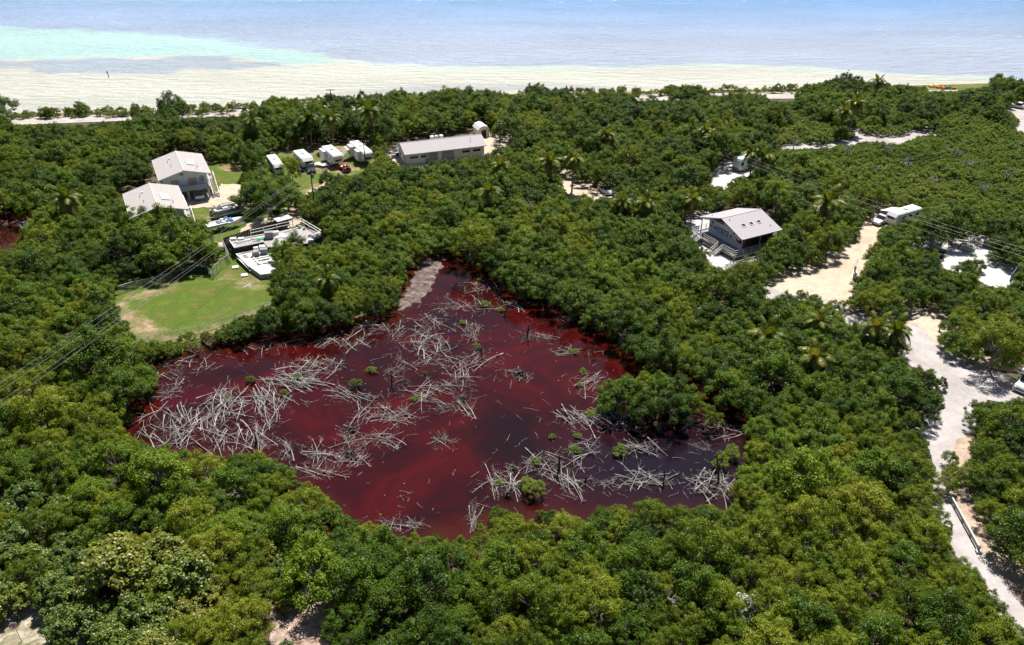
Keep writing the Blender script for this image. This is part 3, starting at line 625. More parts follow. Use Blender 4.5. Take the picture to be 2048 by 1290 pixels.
def steps(root, x0, y0, z0, x1, y1, z1, w, n, m, axis='y'):
    """flight from top (x0,y0,z0) to bottom; treads are parts"""
    a, b_ = Vector((x0, y0, z0)), Vector((x1, y1, z1)); d = (b_ - a); side = Vector((-d.y, d.x, 0)).normalized() * w / 2
    part('stringer', m, root, bars=[(a + side, b_ + side, 0.06, 0.28), (a - side, b_ - side, 0.06, 0.28)])
    for i in range(n):
        p = a.lerp(b_, (i + 0.5) / n); part('tread', m, root, bars=[(p + side, p - side, 0.28, 0.05)])
    for s in (side, -side):
        part('handrail', WHITE, root, bars=[(a + s + Vector((0, 0, 1)), b_ + s + Vector((0, 0, 1)), 0.08), (a + s + Vector((0, 0, .5)), b_ + s + Vector((0, 0, .5)), 0.06),
                                        (a + s, a + s + Vector((0, 0, 1)), 0.08), (b_ + s, b_ + s + Vector((0, 0, 1)), 0.08), (a.lerp(b_, .5) + s, a.lerp(b_, .5) + s + Vector((0, 0, 1)), 0.08)])
def gable_wall(root, x, W, z0, ze, zr, th, m, name='gable_wall'):
    mb = MB(); prof = [(-W / 2, z0), (W / 2, z0), (W / 2, ze), (0, zr), (-W / 2, ze)]
    vs = [(x - th / 2, y, z) for y, z in prof] + [(x + th / 2, y, z) for y, z in prof]
    mb.add(vs, [(4, 3, 2, 1, 0), (5, 6, 7, 8, 9)] + [(i, (i + 1) % 5, 5 + (i + 1) % 5, 5 + i) for i in range(5)])
    return mb.build(name, m, root)
def window(root, x, y, z, w, h, nx, frame=WHITE, pane=DARK, panes=1, label=None):
    """window on a wall whose outward normal is +-x (nx=+-1) or +-y ('y+','y-')"""
    def bx(u0, u1, v0, v1, d0, d1):
        if nx in (1, -1):
            a = sorted((x + nx * d0, x + nx * d1)); return (a[0], a[1], y + u0, y + u1, z + v0, z + v1)
        s = 1 if nx == 'y+' else -1; a = sorted((y + s * d0, y + s * d1)); return (x + u0, x + u1, a[0], a[1], z + v0, z + v1)
    f = 0.09
    fr_ = part('window', frame, root, label=label, boxes=[bx(-w/2-f, w/2+f, h/2, h/2+f, 0, .08), bx(-w/2-f, w/2+f, -h/2-f, -h/2, 0, .08), bx(-w/2-f, -w/2, -h/2, h/2, 0, .078), bx(w/2, w/2+f, -h/2, h/2, 0, .078)])
    for i in range(panes):
        u = -w / 2 + w * i / panes
        part('pane', pane, fr_, box=bx(u + 0.02, u + w / panes - 0.02, -h / 2, h / 2, 0.005, .045))
    return fr_

def stilt_house(label, loc, rz, front=True):
    """ridge along x, front gable at +x; -y is the camera-side slope"""
    L, W, ze, zr, zf = 14.0, 10.3, 5.5, 6.9, 2.75
    t = thing('stilt_house', label, 'house', loc, rz)
    slab_roof(t, L, W, ze, zr, ROOF)
    x0, x1, hw = -6.3, 5.9, 4.35
    s = (zr - ze) / (W / 2)
    for sg in (-1, 1): part('side_wall', LAV, t, box=(x0, x1, min(sg*hw, sg*(hw-.15)), max(sg*hw, sg*(hw-.15)), zf, zr - hw * s - 0.15))
    gable_wall(t, x1, 2 * hw, zf, zr - hw * s - 0.17, zr - 0.17, 0.15, LAV); gable_wall(t, x0, 2 * hw, zf, zr - hw * s - 0.17, zr - 0.17, 0.15, LAV)
    part('floor_deck', GREYW, t, box=(-6.5, 7.0, -4.6, 4.6, zf - 0.35, zf - 0.01))
    part('balcony_skirt', mat('grey_blue_skirt', (0.32, 0.33, 0.38), 0.8), t, box=(7.0, 7.08, -4.6, 4.0, zf - 0.35, zf + 0.75))
    part('balcony_skirt', MATS['grey_blue_skirt'], t, box=(6.0, 7.0, -4.66, -4.6, zf - 0.35, zf + 0.75))
    for y in (-2.1, 1.3):
        f = window(t, x1 + 0.08, y, 4.1, 1.55, 1.3, 1, pane=TAN)
    part('gable_vent', GREY, t, box=(x1 + 0.08, x1 + 0.13, -0.85, -0.15, 5.55, 6.0))
    for y in (-3.1, 3.2): part('battens', WHITE, t, box=(x1 + 0.08, x1 + 0.1, y - .05, y + .05, zf, 5.0))
    for x in (-4.2, -1.2, 2.0, 4.6): window(t, x, -hw, 4.1, 1.1, 1.0, 'y-')
    for x in (-5, -1.8, 1.4, 4.4): window(t, x, hw, 4.1, 1.1, 1.0, 'y+')
    for x in (-5.8, -1.8, 2.2, 6.3):
        for y in (-4.1, 0, 4.1): part('stilt', CONC, t, box=(x - .2, x + .2, y - .2, y + .2, 0, zf - 0.35))
    part('ground_slab', CONC, t, box=(-6.6, 7.3, -4.8, 4.8, 0.0, 0.10))
    part('landing', GREYW, t, box=(0.2, 2.2, 4.6, 6.1, zf - 0.2, zf))
    rail(t, (0.2, 6.1), (2.2, 6.1), zf, 1.0, 1, WHITE)
    rail(t, (-6.0, 5.6), (0.2, 5.6), zf, 1.0, 3, WHITE); part('side_walkway', GREYW, t, box=(-6.2, 0.2, 4.6, 5.7, zf - 0.2, zf - 0.02))
    steps(t, 2.2, 5.45, zf, 7.0, 5.45, 0.1, 1.2, 12, GREYW)
    part('landing_slab', CONC, t, box=(6.9, 8.4, 4.7, 6.3, 0, 0.09))
    mb = MB(); mb.add(*on_slope(1, W, ze, zr, 0.9, 1.9, 1.75, 0.75, 0.18)); pn = mb.build('solar_panel', WHITE, t)
    for i in range(3):
        mb = MB(); mb.add(*on_slope(1, W, ze, zr, -0.25 + i * 1.15, 1.9, 0.52, 0.66, 0.20)); mb.build('pane', PANEL, pn)
    for x, y in ((-1.5, -2.4), (1.8, -2.0), (3.8, 3.0)):
        part('vent_pipe', GREY, t, tubes=[([(x, y, zr - abs(y) * s - .05), (x, y, zr - abs(y) * s + 0.45)], 0.06, 6)])
    part('roof_vent', WHITE, t, box=(-3.6, -3.2, -2.0, -1.6, zr - 2 * s, zr - 1.6 * s + 0.15))
    part('aerial', GREY, t, tubes=[([(4.9, 2.7, zr - 2.7 * s), (4.9, 2.7, zr - 2.7 * s + 1.3)], 0.03, 5), ([(4.5, 2.7, zr - 2.7 * s + 1.2), (5.3, 2.7, zr - 2.7 * s + 1.2)], 0.02, 4)])
    return t
HA = stilt_house('grey gabled house on stilts with two tan shuttered windows facing the drive', (-70.6, 168.4, 0), R(-64))
HB = stilt_house('lower grey stilt house with blue-white roof panel half hidden by mangroves', (-68.6, 148.4, 0), R(-63))
# round satellite dish frame on the gable, bicycles
t = thing('wall_ornament', 'dark round metal ornament hanging on the gable of the shuttered stilt house', 'ornament', HA.matrix_basis @ Vector((6.0, 3.3, 4.3)), R(-64))
part('ring', GREY, t, tubes=[([(0.05, 0.5 * math.cos(a * .6), 0.55 * math.sin(a * .6)) for a in range(11)], 0.05, 5)])
part('spokes', GREY, t, bars=[((0.05, -.4, -.3), (0.05, .4, .3), .06), ((0.05, -.4, .3), (0.05, .4, -.3), .06), ((0.05, 0, -.5), (0.05, 0, .5), .06)])

# --- long garage / workshop
t = thing('workshop', 'long low workshop with pale gabled roof and cream walls behind the trees', 'workshop', (-16.9, 191.6, 0), R(20.5)); GAR = t
L, W, ze, zr = 20.0, 9.0, 3.0, 4.4
slab_roof(t, L, W, ze, zr, ROOF2); s = (zr - ze) / (W / 2)
for sg in (-1, 1): part('long_wall', BEIGE, t, box=(-9.6, 9.4, min(sg*3.9, sg*3.7), max(sg*3.9, sg*3.7), 0, zr - 3.9 * s - .18))
for x in (-9.6, 9.4): gable_wall(t, x, 7.8, 0, zr - 3.9 * s - .2, zr - 0.2, 0.18, LAV)
for x in (-7.8, -5.2, 4.9, 7.6): window(t, x, -3.9, 1.9, 1.9, 0.6, 'y-', pane=DARK, panes=3)
for y in (-2.2, 1.6): window(t, -9.7, y, 1.6, 1.0, 1.0, -1)
part('gable_vent', GREY, t, box=(-9.74, -9.69, -0.3, 0.3, 3.3, 3.8))
for x in (-3.6, 0.4): part('roller_door', GREY, t, box=(x - 1.5, x + 1.5, -3.97, -3.91, 0.02, 2.5), label='open dark garage door')
part('downpipe', WHITE, t, box=(6.1, 6.2, -4.0, -3.91, 0, 2.9)); part('vent_pipe', GREY, t, tubes=[([(6.5, -2.4, 3.6), (6.5, -2.4, 4.7)], 0.05, 5)])
part('floor_slab', CONC, t, box=(-10.2, 10, -5.2, 4.4, 0.0, 0.10))
# rooftop gear behind the ridge
for x, c in ((-1.6, WHITE), (-0.5, METAL), (0.7, WHITE)): part('roof_unit', c, t, box=(x - .4, x + .4, 1.9, 2.8, 3.5, 4.5))
# --- shed
c = P(960, 273); t = thing('garden_shed', 'small cream shed with barrel roof and open dark door beside the workshop', 'shed', (c.x + .3, c.y + 1.0, 0), R(-68))
prof = [(-1.5, 0), (1.5, 0), (1.5, 2.1), (0.95, 2.75), (0, 3.0), (-0.95, 2.75), (-1.5, 2.1)]
mb = MB(); vs = [(-2, y, z) for y, z in prof] + [(1.9, y, z) for y, z in prof]
mb.add(vs, [tuple(reversed(range(7))), tuple(range(7, 14))] + [(i, (i + 1) % 7, 7 + (i + 1) % 7, 7 + i) for i in range(2)] + [(6, 0, 7, 13)]); mb.build('wall', BEIGE, t)
pr = [(-1.62, 2.05), (-0.98, 2.82), (0, 3.1), (0.98, 2.82), (1.62, 2.05)]
for i in range(4):
    (y0, z0_), (y1, z1_) = pr[i], pr[i + 1]
    mb = MB(); mb.add([(-2.2, y0, z0_), (2.2, y0, z0_), (2.2, y1, z1_), (-2.2, y1, z1_), (-2.2, y0, z0_ - .06), (2.2, y0, z0_ - .06), (2.2, y1, z1_ - .06), (-2.2, y1, z1_ - .06)],
        [(0, 1, 2, 3), (7, 6, 5, 4), (0, 4, 5, 1), (1, 5, 6, 2), (2, 6, 7, 3), (3, 7, 4, 0)]); mb.build('roof_panel', WHITE, t)
part('doorway', mat('shed_dark', (0.03, 0.02, 0.018)), t, box=(1.9, 1.93, -0.6, 0.6, 0.05, 1.9)); part('door', BEIGE, t, box=(1.95, 2.9, 0.62, 0.68, 0.05, 1.9))

# --- visitor building: gable at -x faces camera-left
t = thing('visitor_building', 'raised park office with three skylights, poster wall and timber deck', 'building', (42.4, 141.6, 0), R(28)); VIS = t
L, W, ze, zr, zf = 9.4, 11.8, 3.9, 5.8, 1.0
slab_roof(t, L, W, ze, zr, ROOF2); s = (zr - ze) / (W / 2)
WL = mat('lilac_board_wall', (0.70, 0.68, 0.71), 0.75, 0.06, 1.5)
for sg in (-1, 1): part('side_wall', BROWNW if sg < 0 else WL, t, box=(-3.2, 4.0, min(sg*4.6, sg*4.45), max(sg*4.6, sg*4.45), zf, zr - 4.6 * s - .18))
gable_wall(t, -3.2, 9.2, zf, 3.9, 3.901, 0.16, WL, 'front_wall'); gable_wall(t, 4.0, 9.2, zf, zr - 4.6 * s - .2, zr - 0.2, 0.16, WL, 'back_wall')
part('post', GREYW, t, boxes=[(-3.3, -3.12, -.1, .1, 3.9, 5.5)]); part('gable_panel', WL, t, box=(-3.28, -3.2, -0.55, 0.55, 3.9, 5.3))
part('tie_beam', WHITE, t, box=(-3.34, -3.12, -5.5, 5.5, 3.7, 3.92))
part('gable_shadow_board', mat('loft_shade_black', (0.03, 0.028, 0.025)), t, boxes=[(-2.6, -2.5, -4.3, -0.6, 3.95, 4.3), (-2.6, -2.5, 0.6, 4.3, 3.95, 4.3)])  # near-black boards added to stand for the shade inside the open gable
for i, x in enumerate((-1.9, -0.1, 1.7)):
    mb = MB(); mb.add(*on_slope(-1, W, ze, zr, x, -2.9, 0.42, 0.42, 0.12)); f = mb.build('skylight', WHITE, t)
    mb = MB(); mb.add(*on_slope(-1, W, ze, zr, x, -2.9, 0.32, 0.32, 0.17)); mb.build('pane', DARK, f, bevel=0.02)
for x, y in ((-3.6, -0.9), (3.2, -4.4), (-3.4, 4.0)): part('vent_pipe', GREY, t, tubes=[([(x, y, zr - abs(y) * s - .1), (x, y, zr - abs(y) * s + 0.3)], 0.07, 6)])
# posters and display boards on the front wall (seen only as coloured sheets)
PB = mat('poster_picture', (0.55, 0.62, 0.78), 0.4, 0.5, 5, col2=(0.10, 0.13, 0.32)); PW = mat('notice_sheet', (0.72, 0.72, 0.66), 0.5, 0.3, 6, col2=(0.45, 0.5, 0.42))
for y, w, z, h, m_ in ((4.0, .5, 2.55, .35, RED), (3.2, .32, 2.6, .7, TAN), (2.7, .3, 2.55, .5, BLACK), (-1.5, .3, 2.5, .7, RED), (-3.6, .7, 2.3, .5, RED), (-3.1, .3, 2.5, .5, GREY)):
    part('notice', m_, t, box=(-3.34, -3.285, y - w / 2, y + w / 2, z - h / 2, z + h / 2))
for y in (1.55, -0.05):
    f = part('display_board', GREY, t, box=(-3.36, -3.285, y - .78, y + .78, 1.95, 3.05)); part('picture', PB, f, box=(-3.40, -3.362, y - .68, y + .68, 2.05, 2.95))
f = part('display_board', PW, t, box=(-3.34, -3.285, -2.9, -1.75, 1.75, 3.0))
part('window', DARK, t, box=(-3.33, -3.285, -4.5, -3.95, 2.0, 3.1))
for y in (3.6, -2.3): part('wall_lamp', BLACK, t, box=(-3.5, -3.285, y - .12, y + .12, 3.3, 3.5))
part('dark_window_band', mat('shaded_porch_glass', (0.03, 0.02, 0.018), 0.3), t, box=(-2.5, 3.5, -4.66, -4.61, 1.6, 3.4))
# deck of boards, each one a part
DW = mat('grey_deck_board', (0.30, 0.29, 0.31), 0.85, 0.2, 3)
for i in range(22):
    x = -6.2 + i * 0.134; part('board', DW, t, box=(x, x + 0.125, -6.2, 6.2, zf - 0.06, zf - 0.005))
part('side_deck', DW, t, boxes=[(-3.25, 5.6, -6.2, -4.62, zf - .06, zf - .008), (-3.25, 4.5, 4.62, 6.2, zf - .06, zf - .008)])
part('deck_frame', GREYW, t, boxes=[(-6.25, 5.7, -6.25, -6.2, zf - .35, zf), (-6.3, -6.25, -6.25, 6.25, zf - .35, zf), (-6.25, 4.6, 6.2, 6.25, zf - .35, zf)])
for x in (-6.1, -3.0, 0.5, 4.0):
    for y in (-6.0, -2, 2, 6.0): part('pile', GREYW, t, box=(x - .1, x + .1, y - .1, y + .1, 0, zf - .06))
PALEW = mat('bleached_rail_timber', (0.46, 0.42, 0.37), 0.85, 0.2, 4)
rail(t, (-6.2, -6.1), (-6.2, -2.9), zf, 1.05, 2, PALEW); rail(t, (-6.2, -1.5), (-6.2, 2.6), zf, 1.05, 2, PALEW)
rail(t, (-6.2, -6.1), (5.6, -6.1), zf, 1.05, 6, PALEW); rail(t, (-6.2, 4.6), (-6.2, 6.1), zf, 1.05, 1, PALEW); rail(t, (-6.2, 6.1), (1.0, 6.1), zf, 1.05, 4, PALEW)
steps(t, -6.3, -2.2, zf, -7.9, -2.2, 0.05, 1.25, 5, GREYW); steps(t, -6.3, 3.6, zf, -7.9, 3.6, 0.05, 1.25, 5, GREYW)
rail(t, (-8.0, -7.9), (-3.0, -7.9), 0.0, 1.0, 3, PALEW); rail(t, (-8.0, -7.9), (-8.0, -7.2), 0.0, 1.0, 1, PALEW)
part('bench', CONC, t, boxes=[(-6.6, -6.2, -0.9, 2.2, .42, .5), (-6.5, -6.35, -.7, -.5, 0, .42), (-6.5, -6.35, 1.8, 2.0, 0, .42)])
part('wall_lamp', WHITE, t, box=(5.0, 6.4, -6.9, -6.75, 2.9, 2.96), label='white pole lamp arm under the eave')
part('porch_post', GREYW, t, boxes=[(x - .07, x + .07, -5.6, -5.46, zf, zr - 5.5 * s - .2) for x in (-4.3, 0, 4.3)])
part('porch_post', GREYW, t, boxes=[(x - .07, x + .07, 5.46, 5.6, zf, zr - 5.5 * s - .2) for x in (-4.3, 0, 4.3)])
# guard railing on the lot
t = thing('pipe_railing', 'thin pipe railing standing on the white gravel before the office steps', 'railing', (0, 0, 0))
a, c, e = P(1436, 505), P(1449, 512), P(1462, 518)
rail(t, a.xy, e.xy, 0, 1.0, 2, METAL, 0.05, (1.0, .5))
# picnic tables
def picnic(label, px, py, rz, m=BROWNW):
    c = P(px, py); t = thing('picnic_table', label, 'picnic table', c, rz, 'picnic tables at the campsites')
    for i in range(4): part('plank', m, t, box=(-.95, .95, -.38 + i * .19, -.38 + i * .19 + .175, .72, .76))
    for y in (-.72, .72): part('bench', m, t, box=(-.95, .95, y - .14, y + .14, .43, .47))
    for x in (-.65, .65): part('leg', m, t, bars=[((x, -.6, 0), (x, .15, .72), .09), ((x, .6, 0), (x, -.15, .72), .09), ((x, -.75, .40), (x, .75, .40), .08)])
    return t
picnic('brown picnic table on the sand behind the park office', 1392, 436, .3)
picnic('picnic table in leaf shade on the sand between the bushes', 1822, 634, .5, GREYW)
picnic('pale picnic table behind the green dome tent', 1928, 482, -.4, mat('pale_bench_timber', (0.5, 0.44, 0.38)))
picnic('picnic table near the cutaway camper at the frame edge', 2040, 716, .2, mat('red_brown_timber', (0.33, 0.14, 0.08)))
picnic('picnic table in tree shade beside the small silver car', 1195, 372, .5)

# ------------------------------------------------------------------ vehicles
def wheels(t, xs, w, r=0.36, m=BLACK, th=0.24):
    for x in xs:
        for sg in (-1, 1):
            y = sg * (w / 2 - th / 2)
            wl = part('wheel', m, t, tubes=[([(x, y - th / 2, r), (x, y + th / 2, r)], r, 14)])
            yy = y + sg * th / 2
            part('rim', CHROME, wl, tubes=[([(x, yy - .02, r), (x, yy + .02, r)], r * .58, 10)])
def car(name, label, cat, loc, rz, kind, m, group=None, roofm=None):
    t = thing(name, label, cat, loc, rz, group); w = 1.9; roofm = roofm or m
    if kind == 'suv':
        part('body', m, t, bevel=.05, side=([(-2.4, .42), (-2.48, .8), (-2.42, 1.08), (1.05, 1.10), (1.25, 1.1), (2.3, .98), (2.5, .8), (2.48, .42)], w, .06, .4, 1.1))
        part('window_band', DARK, t, side=([(-2.36, 1.08), (-2.15, 1.66), (0.35, 1.70), (1.12, 1.09)], w - .12, .14, 1.08, 1.7))
        part('roof', roofm, t, bevel=.03, side=([(-2.2, 1.66), (-2.15, 1.76), (0.2, 1.79), (0.42, 1.70)], w - .34, .05, 1.66, 1.79))
        part('pillar', roofm, t, boxes=[(-2.15, -2.0, sg * .86 - .03, sg * .86 + .03, 1.08, 1.68) for sg in (-1, 1)] + [(-.95, -.85, sg * .855 - .03, sg * .855 + .03, 1.08, 1.68) for sg in (-1, 1)])
        part('roof_rack', GREY, t, bars=[((-1.9, sg * .62, 1.84), (0, sg * .62, 1.84), .05) for sg in (-1, 1)] + [((x, -.62, 1.84), (x, .62, 1.84), .04) for x in (-1.5, -.4)])
    elif kind == 'sedan':
        part('body', m, t, bevel=.05, side=([(-2.2, .35), (-2.28, .75), (-2.1, .98), (-1.6, 1.0), (.9, .95), (2.0, .82), (2.25, .62), (2.25, .35)], w - .1, .06, .4, 1.0))
        part('window_band', DARK, t, side=([(-1.75, .97), (-1.1, 1.36), (.1, 1.38), (.95, .95)], w - .24, .14, .95, 1.38))
        part('roof', roofm, t, bevel=.03, side=([(-1.15, 1.35), (-1.0, 1.43), (0, 1.44), (.15, 1.37)], w - .5, .05, 1.35, 1.44))
    elif kind == 'pickup':
        part('body', m, t, bevel=.05, side=([(-2.65, .45), (-2.7, 1.0), (-.75, 1.02), (-.7, 1.1), (1.1, 1.1), (2.4, 1.0), (2.65, .8), (2.65, .45)], w, .05, .4, 1.1))
        part('window_band', DARK, t, side=([(-.72, 1.09), (-.6, 1.68), (.45, 1.70), (1.12, 1.09)], w - .14, .13, 1.08, 1.7))
        part('roof', roofm, t, bevel=.03, side=([(-.66, 1.66), (-.6, 1.76), (.3, 1.78), (.52, 1.70)], w - .36, .05, 1.66, 1.79))
        part('bed', GREY, t, box=(-2.6, -.85, -.72, .72, 1.02, 1.05))
        part('tailgate', m, t, box=(-2.75, -2.68, -.85, .85, .6, 1.12))
    elif kind == 'jeep':
        part('body', m, t, bevel=.04, side=([(-1.95, .5), (-1.95, 1.05), (-.2, 1.05), (.2, .95), (.5, 1.1), (1.85, 1.02), (1.95, .55)], 1.55, .03, .5, 1.1))
        part('interior', BLACK, t, box=(-1.8, .15, -.65, .65, 1.0, 1.07))
        part('roll_cage', m, t, tubes=[([(x, -.68, 1.05), (x, -.62, 1.75), (x, .62, 1.75), (x, .68, 1.05)], .05, 6) for x in (-1.2, -.1)] + [([(-1.2, sg * .62, 1.75), (.6, sg * .6, 1.7)], .05, 6) for sg in (-1, 1)])
        part('windscreen', m, t, bars=[((.62, -.68, 1.1), (.5, -.62, 1.7), .06), ((.62, .68, 1.1), (.5, .62, 1.7), .06), ((.5, -.62, 1.7), (.5, .62, 1.7), .06)])
        for y in (-.35, .35): part('seat', GREY, t, boxes=[(-.5, 0, y - .22, y + .22, 1.05, 1.15), (-.6, -.48, y - .22, y + .22, 1.05, 1.5)])
        part('spare_wheel', BLACK, t, tubes=[([(-2.18, 0, 1.0), (-1.96, 0, 1.0)], .38, 12)])
        for sg in (-1, 1): part('wing', m, t, bevel=.03, boxes=[(.75, 1.85, sg * .78 - .14, sg * .78 + .14, .82, .9), (-1.7, -.7, sg * .78 - .14, sg * .78 + .14, .82, .9)])
    f = 2.5 if kind == 'suv' else 2.27 if kind == 'sedan' else 2.66 if kind == 'pickup' else 1.93
    for sg in (-1, 1):
        part('headlight', LAMP, t, box=(f - .12, f + .02, sg * .68 - .16, sg * .68 + .16, .68, .84))
        part('tail_light', TAIL, t, box=(-f - .03, -f + .06, sg * .74 - .1, sg * .74 + .1, .7, .95))
        if kind != 'jeep': part('mirror', m, t, box=(.75, .95, sg * 1.02 - .1, sg * 1.02 + .1, 1.05, 1.22))
    part('bumper', GREY, t, boxes=[(f, f + .08, -.85, .85, .38, .58), (-f - .12, -f, -.85, .85, .38, .58)])
    wheels(t, {'suv': (-1.5, 1.55), 'sedan': (-1.35, 1.4), 'pickup': (-1.6, 1.7), 'jeep': (-1.2, 1.25)}[kind], w if kind != 'jeep' else 1.75, .38 if kind != 'sedan' else .32)
    return t
def ang(p, q):
    a, b_ = P(*p), P(*q); return math.atan2(b_.y - a.y, b_.x - a.x)
an = ang((500, 415), (420, 428))
car('parked_suv', 'silver beige SUV with roof rack parked nose to the lawn beyond the pontoon boat', 'car', P(447, 426), an, 'suv', SILVER)
car('pickup_truck', 'white pickup backed under the shuttered stilt house', 'pickup', HA.matrix_basis @ Vector((5.0, 2.0, 0.08)), R(-64) + math.pi, 'pickup', WHITE)
car('jeep', 'open red off-road car parked before the rusty-roofed trailer', 'car', P(690, 341), ang((690, 341), (676, 330)), 'jeep', RED)
DKB = mat('black_car_paint', (0.015, 0.017, 0.022), .25, .1, 1); DKBL = mat('navy_car_paint', (0.02, 0.03, 0.06), .25, .1, 1)
car('parked_car', 'black estate car with red gear behind it, nearest the tall dark pole', 'car', P(621, 341), ang((608, 320), (622, 344)), 'suv', DKB)
car('parked_car', 'navy car parked beside the short trailer and the yellow-green bush', 'car', P(603, 338), ang((590, 316), (604, 340)), 'suv', DKBL)
car('parked_car', 'white car parked between the navy car and the second trailer', 'car', P(617, 330), ang((608, 318), (620, 336)), 'sedan', WHITE)
car('parked_car', 'small silver car in the shade by the palm clearing', 'car', P(1211, 386), ang((1200, 378), (1216, 390)), 'sedan', mat('silver_paint', (.5, .52, .54), .3, .03, 1, metal=.4))
car('parked_suv', 'white SUV backed against the travel trailer with awning', 'car', P(1763, 446), ang((1775, 440), (1752, 449)), 'suv', WHITE)
car('pickup_truck', 'white crew pickup on the strip by the seaside road', 'pickup', P(2037, 217), ang((2048, 219), (2026, 215)), 'pickup', WHITE)

def trailer_frame(t, L, w, m=METAL):
    part('chassis', m, t, bars=[((-L / 2, sg * w / 2, .5), (L / 2 - .8, sg * w / 2, .5), .1) for sg in (-1, 1)] + [((L / 2 - .8, sg * w / 2, .5), (L / 2 + .8, 0, .5), .1) for sg in (-1, 1)] + [((-L / 2 + .2 + i * (L - 1.4) / 3, -w / 2, .5), (-L / 2 + .2 + i * (L - 1.4) / 3, w / 2, .5), .08) for i in range(4)])
    wheels(t, (-.9, -.1), w + .3, .3)
    part('jockey_wheel', BLACK, t, tubes=[([(L / 2 + .6, 0, 0), (L / 2 + .6, 0, .6)], .05, 6)])
# pontoon boat on trailer
pb = P(458, 432); pan = ang((430, 436), (494, 421))
t = thing('boat_trailer', 'low galvanised trailer under the pontoon boat', 'boat trailer', (pb.x, pb.y, 0), pan); trailer_frame(t, 6.2, 1.9)
t = thing('pontoon_boat', 'silver pontoon boat with fenced deck and brown side panels on its trailer', 'boat', (pb.x, pb.y, .55), pan)
for y in (-.95, .95):
    part('pontoon', CHROME, t, tubes=[([(-3.3, y, .4), (2.6, y, .4), (3.1, y, .5), (3.45, y, .66)], [.33, .33, .24, .05], 12)], smooth=True)
part('deck', mat('boat_deck', (.5, .49, .46), .7), t, box=(-3.1, 3.0, -1.25, 1.25, .72, .8))
PS = mat('silver_brown_panel', (.36, .31, .29), .35, .2, 2, metal=.3)
for x0, x1, y0, y1 in ((-2.9, 2.9, -1.25, -1.2), (-2.9, 2.9, 1.2, 1.25), (2.9, 2.95, -1.2, 1.2), (-2.95, -2.9, -1.2, .2)): part('side_panel', PS, t, box=(x0, x1, y0, y1, .82, 1.38))
part('side_stripe', BLACK, t, box=(-.2, 1.9, -1.27, -1.255, 1.05, 1.2)); 
for x in (-2.0, -.6, .6): part('fender', BLUE, t, tubes=[([(x, -1.33, .85), (x + .3, -1.33, .85)], .09, 8)])
part('top_rail', WHITE, t, tubes=[([(-2.9, -1.22, 1.45), (2.9, -1.22, 1.45), (2.9, 1.22, 1.45), (-2.9, 1.22, 1.45)], .04, 6)])
for x, y, w_, d_ in ((2.1, 0, .55, 1.0), (-.2, .85, 1.2, .28), (-2.3, .5, .5, .6), (-2.2, -.8, .6, .35)): part('seat', WHITE, t, bevel=.05, boxes=[(x - w_ / 2, x + w_ / 2, y - d_, y + d_, .8, 1.15)])
cn = part('console', WHITE, t, bevel=.04, box=(.3, .9, -.75, -.15, .8, 1.55)); part('steering_wheel', BLACK, cn, tubes=[([(.25, -.45 + .2 * math.cos(k), 1.5 + .2 * math.sin(k)) for k in range(7)], .03, 5)])
part('canopy_frame', METAL, t, tubes=[([(-1.0, -1.2, 1.4), (-2.4, -1.15, 1.9), (-2.4, 1.15, 1.9), (-1.0, 1.2, 1.4)], .03, 6)]); part('folded_canopy', GREY, t, tubes=[([(-2.4, -1.1, 1.95), (-2.4, 1.1, 1.95)], .12, 8)])
part('outboard_motor', GREY, t, bevel=.05, boxes=[(-3.6, -3.1, -.2, .2, .9, 1.5), (-3.45, -3.3, -.08, .08, .2, .9)])
# white motor boat on trailer
mp_ = P(450, 458); ma = ang((420, 462), (486, 447))
t = thing('boat_trailer', 'galvanised trailer under the white motor boat', 'boat trailer', (mp_.x, mp_.y, 0), ma); trailer_frame(t, 6.4, 1.7)
t = thing('motor_boat', 'open white motor boat with wrap windscreen and blue cover beside the track', 'boat', (mp_.x, mp_.y, .55), ma)
rings = []
for x, b_, kz, sh_ in ((-3.4, 1.05, .1, .85), (-1.5, 1.15, .05, .88), (.6, 1.12, .05, .95), (2.0, .82, .12, 1.05), (3.0, .4, .35, 1.15), (3.6, .03, .75, 1.22)):
    rings.append([(x, -b_, sh_), (x, -b_ * .9, sh_ * .5 + kz * .5), (x, 0, kz), (x, b_ * .9, sh_ * .5 + kz * .5), (x, b_, sh_), (x, b_ * .75, sh_ - .02), (x, 0, sh_ - .02), (x, -b_ * .75, sh_ - .02)])
mb = MB(); mb.loft(rings); mb.build('hull', WHITE, t)
part('cockpit_floor', mat('boat_sole', (.50, .52, .55), .6), t, box=(-3.1, .4, -.8, .8, .93, .96)); part('gunwale', WHITE, t, boxes=[(-3.4, .6, -1.14, -.85, .95, 1.08), (-3.4, .6, .85, 1.14, .95, 1.08), (-3.4, -3.1, -.85, .85, .95, 1.1)])
part('windscreen', PANEL, t, bars=[((.2, -.9, 1.1), (.9, -.6, 1.55), .05, .5), ((.9, -.6, 1.3), (.9, .6, 1.3), .05, .55), ((.2, .9, 1.1), (.9, .6, 1.55), .05, .5)])
part('cover', BLUE, t, bevel=.05, box=(1.1, 1.75, -.75, .7, 1.02, 1.3)); part('console', WHITE, t, bevel=.04, boxes=[(-.5, .1, .1, .7, .95, 1.5), (-.5, .1, -.7, -.1, .95, 1.3)])
for y in (-.4, .4): part('seat', BLUEG, t, bevel=.04, boxes=[(-1.3, -.8, y - .25, y + .25, .95, 1.25)])
part('rub_rail', BLUEG, t, tubes=[([(-3.4, -1.07, .8), (-1.5, -1.17, .84), (.6, -1.14, .9), (2.0, -.84, 1.0), (3.0, -.42, 1.1)], .035, 5)])
part('outboard_motor', WHITE, t, bevel=.05, boxes=[(-3.9, -3.45, -.2, .2, .8, 1.45), (-3.75, -3.6, -.07, .07, .1, .8)])

